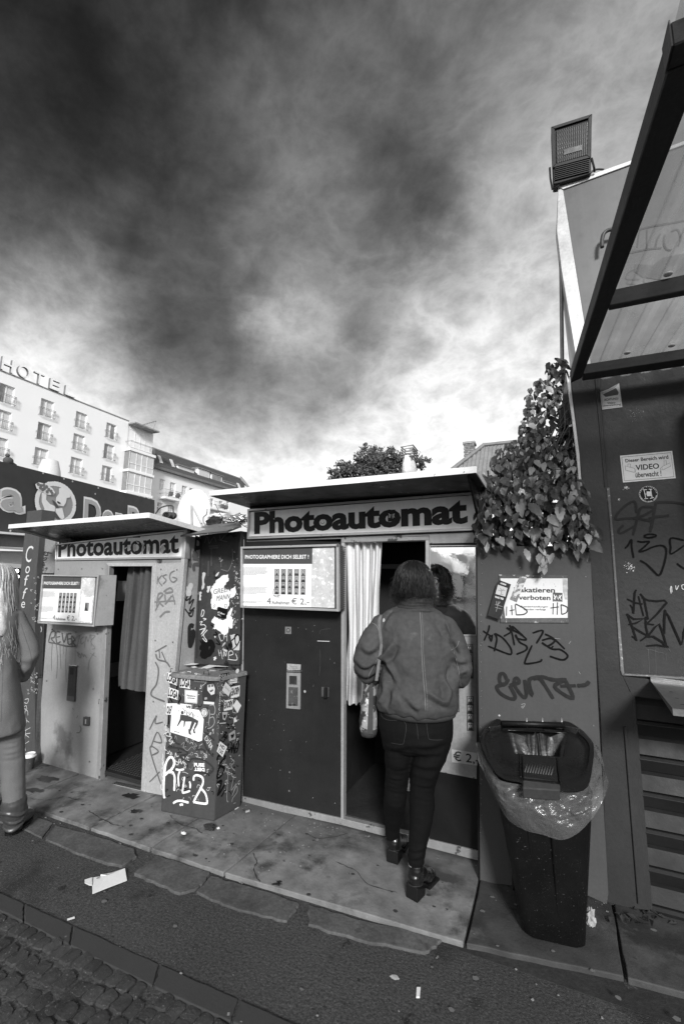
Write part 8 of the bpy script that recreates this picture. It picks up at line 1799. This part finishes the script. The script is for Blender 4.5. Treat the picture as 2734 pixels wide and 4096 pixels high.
# small bits nobody could count: grit, gum, butts, leaf shreds
mb = MB()
rr_ = random.Random(5)
for k in range(300):
    z = rr_.random()
    if z < .45: x, y = rr_.uniform(-3.9, .3), 2.88 - abs(rr_.gauss(0, .10)); zz = 0.001
    elif z < .7: x, y = rr_.uniform(-2.2, -1.3), rr_.uniform(2.25, 2.8); zz = .001
    elif z < .85: x, y = rr_.uniform(-3.4, .4), 2.17 + rr_.gauss(0, .03); zz = -.018
    else: x, y = rr_.uniform(-3.2, .6), rr_.uniform(1.2, 2.2); zz = -.018
    if -2.5 < x < -2.0 and y > 2.52: continue
    s_ = rr_.uniform(.0015, .006) * (1.5 if rr_.random() < .08 else 1); a = rr_.uniform(0, 6.28); ca_, sa_ = math.cos(a), math.sin(a); e_ = rr_.uniform(.4, 1)
    pt = [(x + s_ * (ca_ * u_ - sa_ * v_ * e_), y + s_ * (sa_ * u_ + ca_ * v_ * e_), zz) for u_, v_ in ((-1, -.8), (.9, -1), (1.1, .8), (-.7, 1))]; mb.prism(pt, (0, 0, s_ * .5))
mb.build('litter', M('grit', .2, .8, var=.9, scale=25), None, kind='stuff')
tag(col.objects['litter'], 'scattered grit, chewing gum and cigarette crumbs along the paving joints', 'litter')
mb = MB()
for k in range(46):
    p = hz(Gq(rr_.uniform(1050, 1700), rr_.uniform(1440, 1600) ), 0.0) if k < 60 else hz(Gq(rr_.uniform(130, 270), rr_.uniform(1370, 1430)), 0)
    p = p + np.array([0, 0, rr_.uniform(.0, .02)]); s_ = rr_.uniform(.012, .03); a = rr_.uniform(0, 6.28); t_ = np.array([math.cos(a), math.sin(a), rr_.uniform(-.3, .5)]) * s_; b_ = np.array([-math.sin(a), math.cos(a), rr_.uniform(-.4, .4)]) * s_ * .5
    mb.add([p - t_, p + b_, p + t_, p - b_ + [0, 0, .006]], [(0, 1, 2), (0, 2, 3)])
mb.build('dead_leaves', M('dead_leaf', .035, .7, var=.4), None, kind='stuff'); tag(col.objects['dead_leaves'], 'drift of dead leaves along the foot of the kiosk', 'dead leaves')
# trodden gum spots and fine cracks on the slabs
mb = MB(); mb2 = MB()
for k in range(150):
    x, y = rr_.uniform(-3.9, .5), rr_.uniform(2.22, 2.86)
    if rr_.random() < .25: y = rr_.uniform(1.7, 2.15)
    if -2.52 < x < -2.0 and y > 2.5: continue
    r_ = rr_.uniform(.005, .016); zz = .0045 if y > 2.22 else -.0155
    (mb if rr_.random() < .5 else mb2).add([(x + r_ * rr_.uniform(.7, 1.2) * math.cos(t), y + r_ * rr_.uniform(.5, .9) * math.sin(t), zz) for t in np.linspace(0, 2 * math.pi, 11)[:-1]], [tuple(range(10))])
mb.build('gum_spots', M('gum_pale', .14, .8, var=.1), None, kind='stuff'); mb2.build('gum_spots', M('gum_dark', .045, .7, var=.2), None, kind='stuff')
tag(col.objects['gum_spots'], 'pale flattened chewing gum spots on the paving', 'gum'); tag(col.objects['gum_spots.001'], 'dark flattened chewing gum spots on the paving', 'gum')
UPN = np.array([0, 0, 1.])
for L_ in ([(395, 270), (440, 300), (500, 330), (560, 345)], [(1130, 460), (1150, 500), (1135, 540), (1165, 590)], [(760, 230 + 60), (800, 330), (870, 350), (905, 375)], [(1365, 370), (1420, 395), (1510, 385), (1560, 372)], [(130, 215), (210, 225), (290, 210), (350, 225)], [(1500, 500), (1590, 540), (1650, 600), (1780, 640)]):
    P_ = [hz(Hq(*p), .0046) for p in L_]; P_ = [q + np.array([rr_.uniform(-.004, .004), rr_.uniform(-.004, .004), 0]) for q in smooth_line(P_, 6)]
    mb = MB(); ribbon(mb, P_, UPN, .004, .6, .8); mb.build('crack', DIRT, pav)
for c_, a, b in (((588, 205), 40, 12), ((612, 272), 30, 10), ((215, 130), 60, 14), ((150, 180), 50, 9), ((1240, 600), 22, 9), ((1250, 1590 - 1000), 15, 6)):
    flat_ = [hz(Hq(c_[0] + a * rr_.uniform(.5, 1.25) * math.cos(t), c_[1] + b * rr_.uniform(.4, 1.4) * math.sin(t)), .0048) for t in np.linspace(0, 2 * math.pi, 19)[:-1]]
    link('stain', flat_, [tuple(range(17, -1, -1))], M('wet_stain', .022, .35, spec=.5), pav)
# dirt joint strip under the booths
crumple('foot_debris', hz(Hq(940, 345), .012), .035, (1.1, .7, .45), DIRT, None, 21, .5, 'dark lump of debris at the front corner of the sticker cabinet', 'debris')
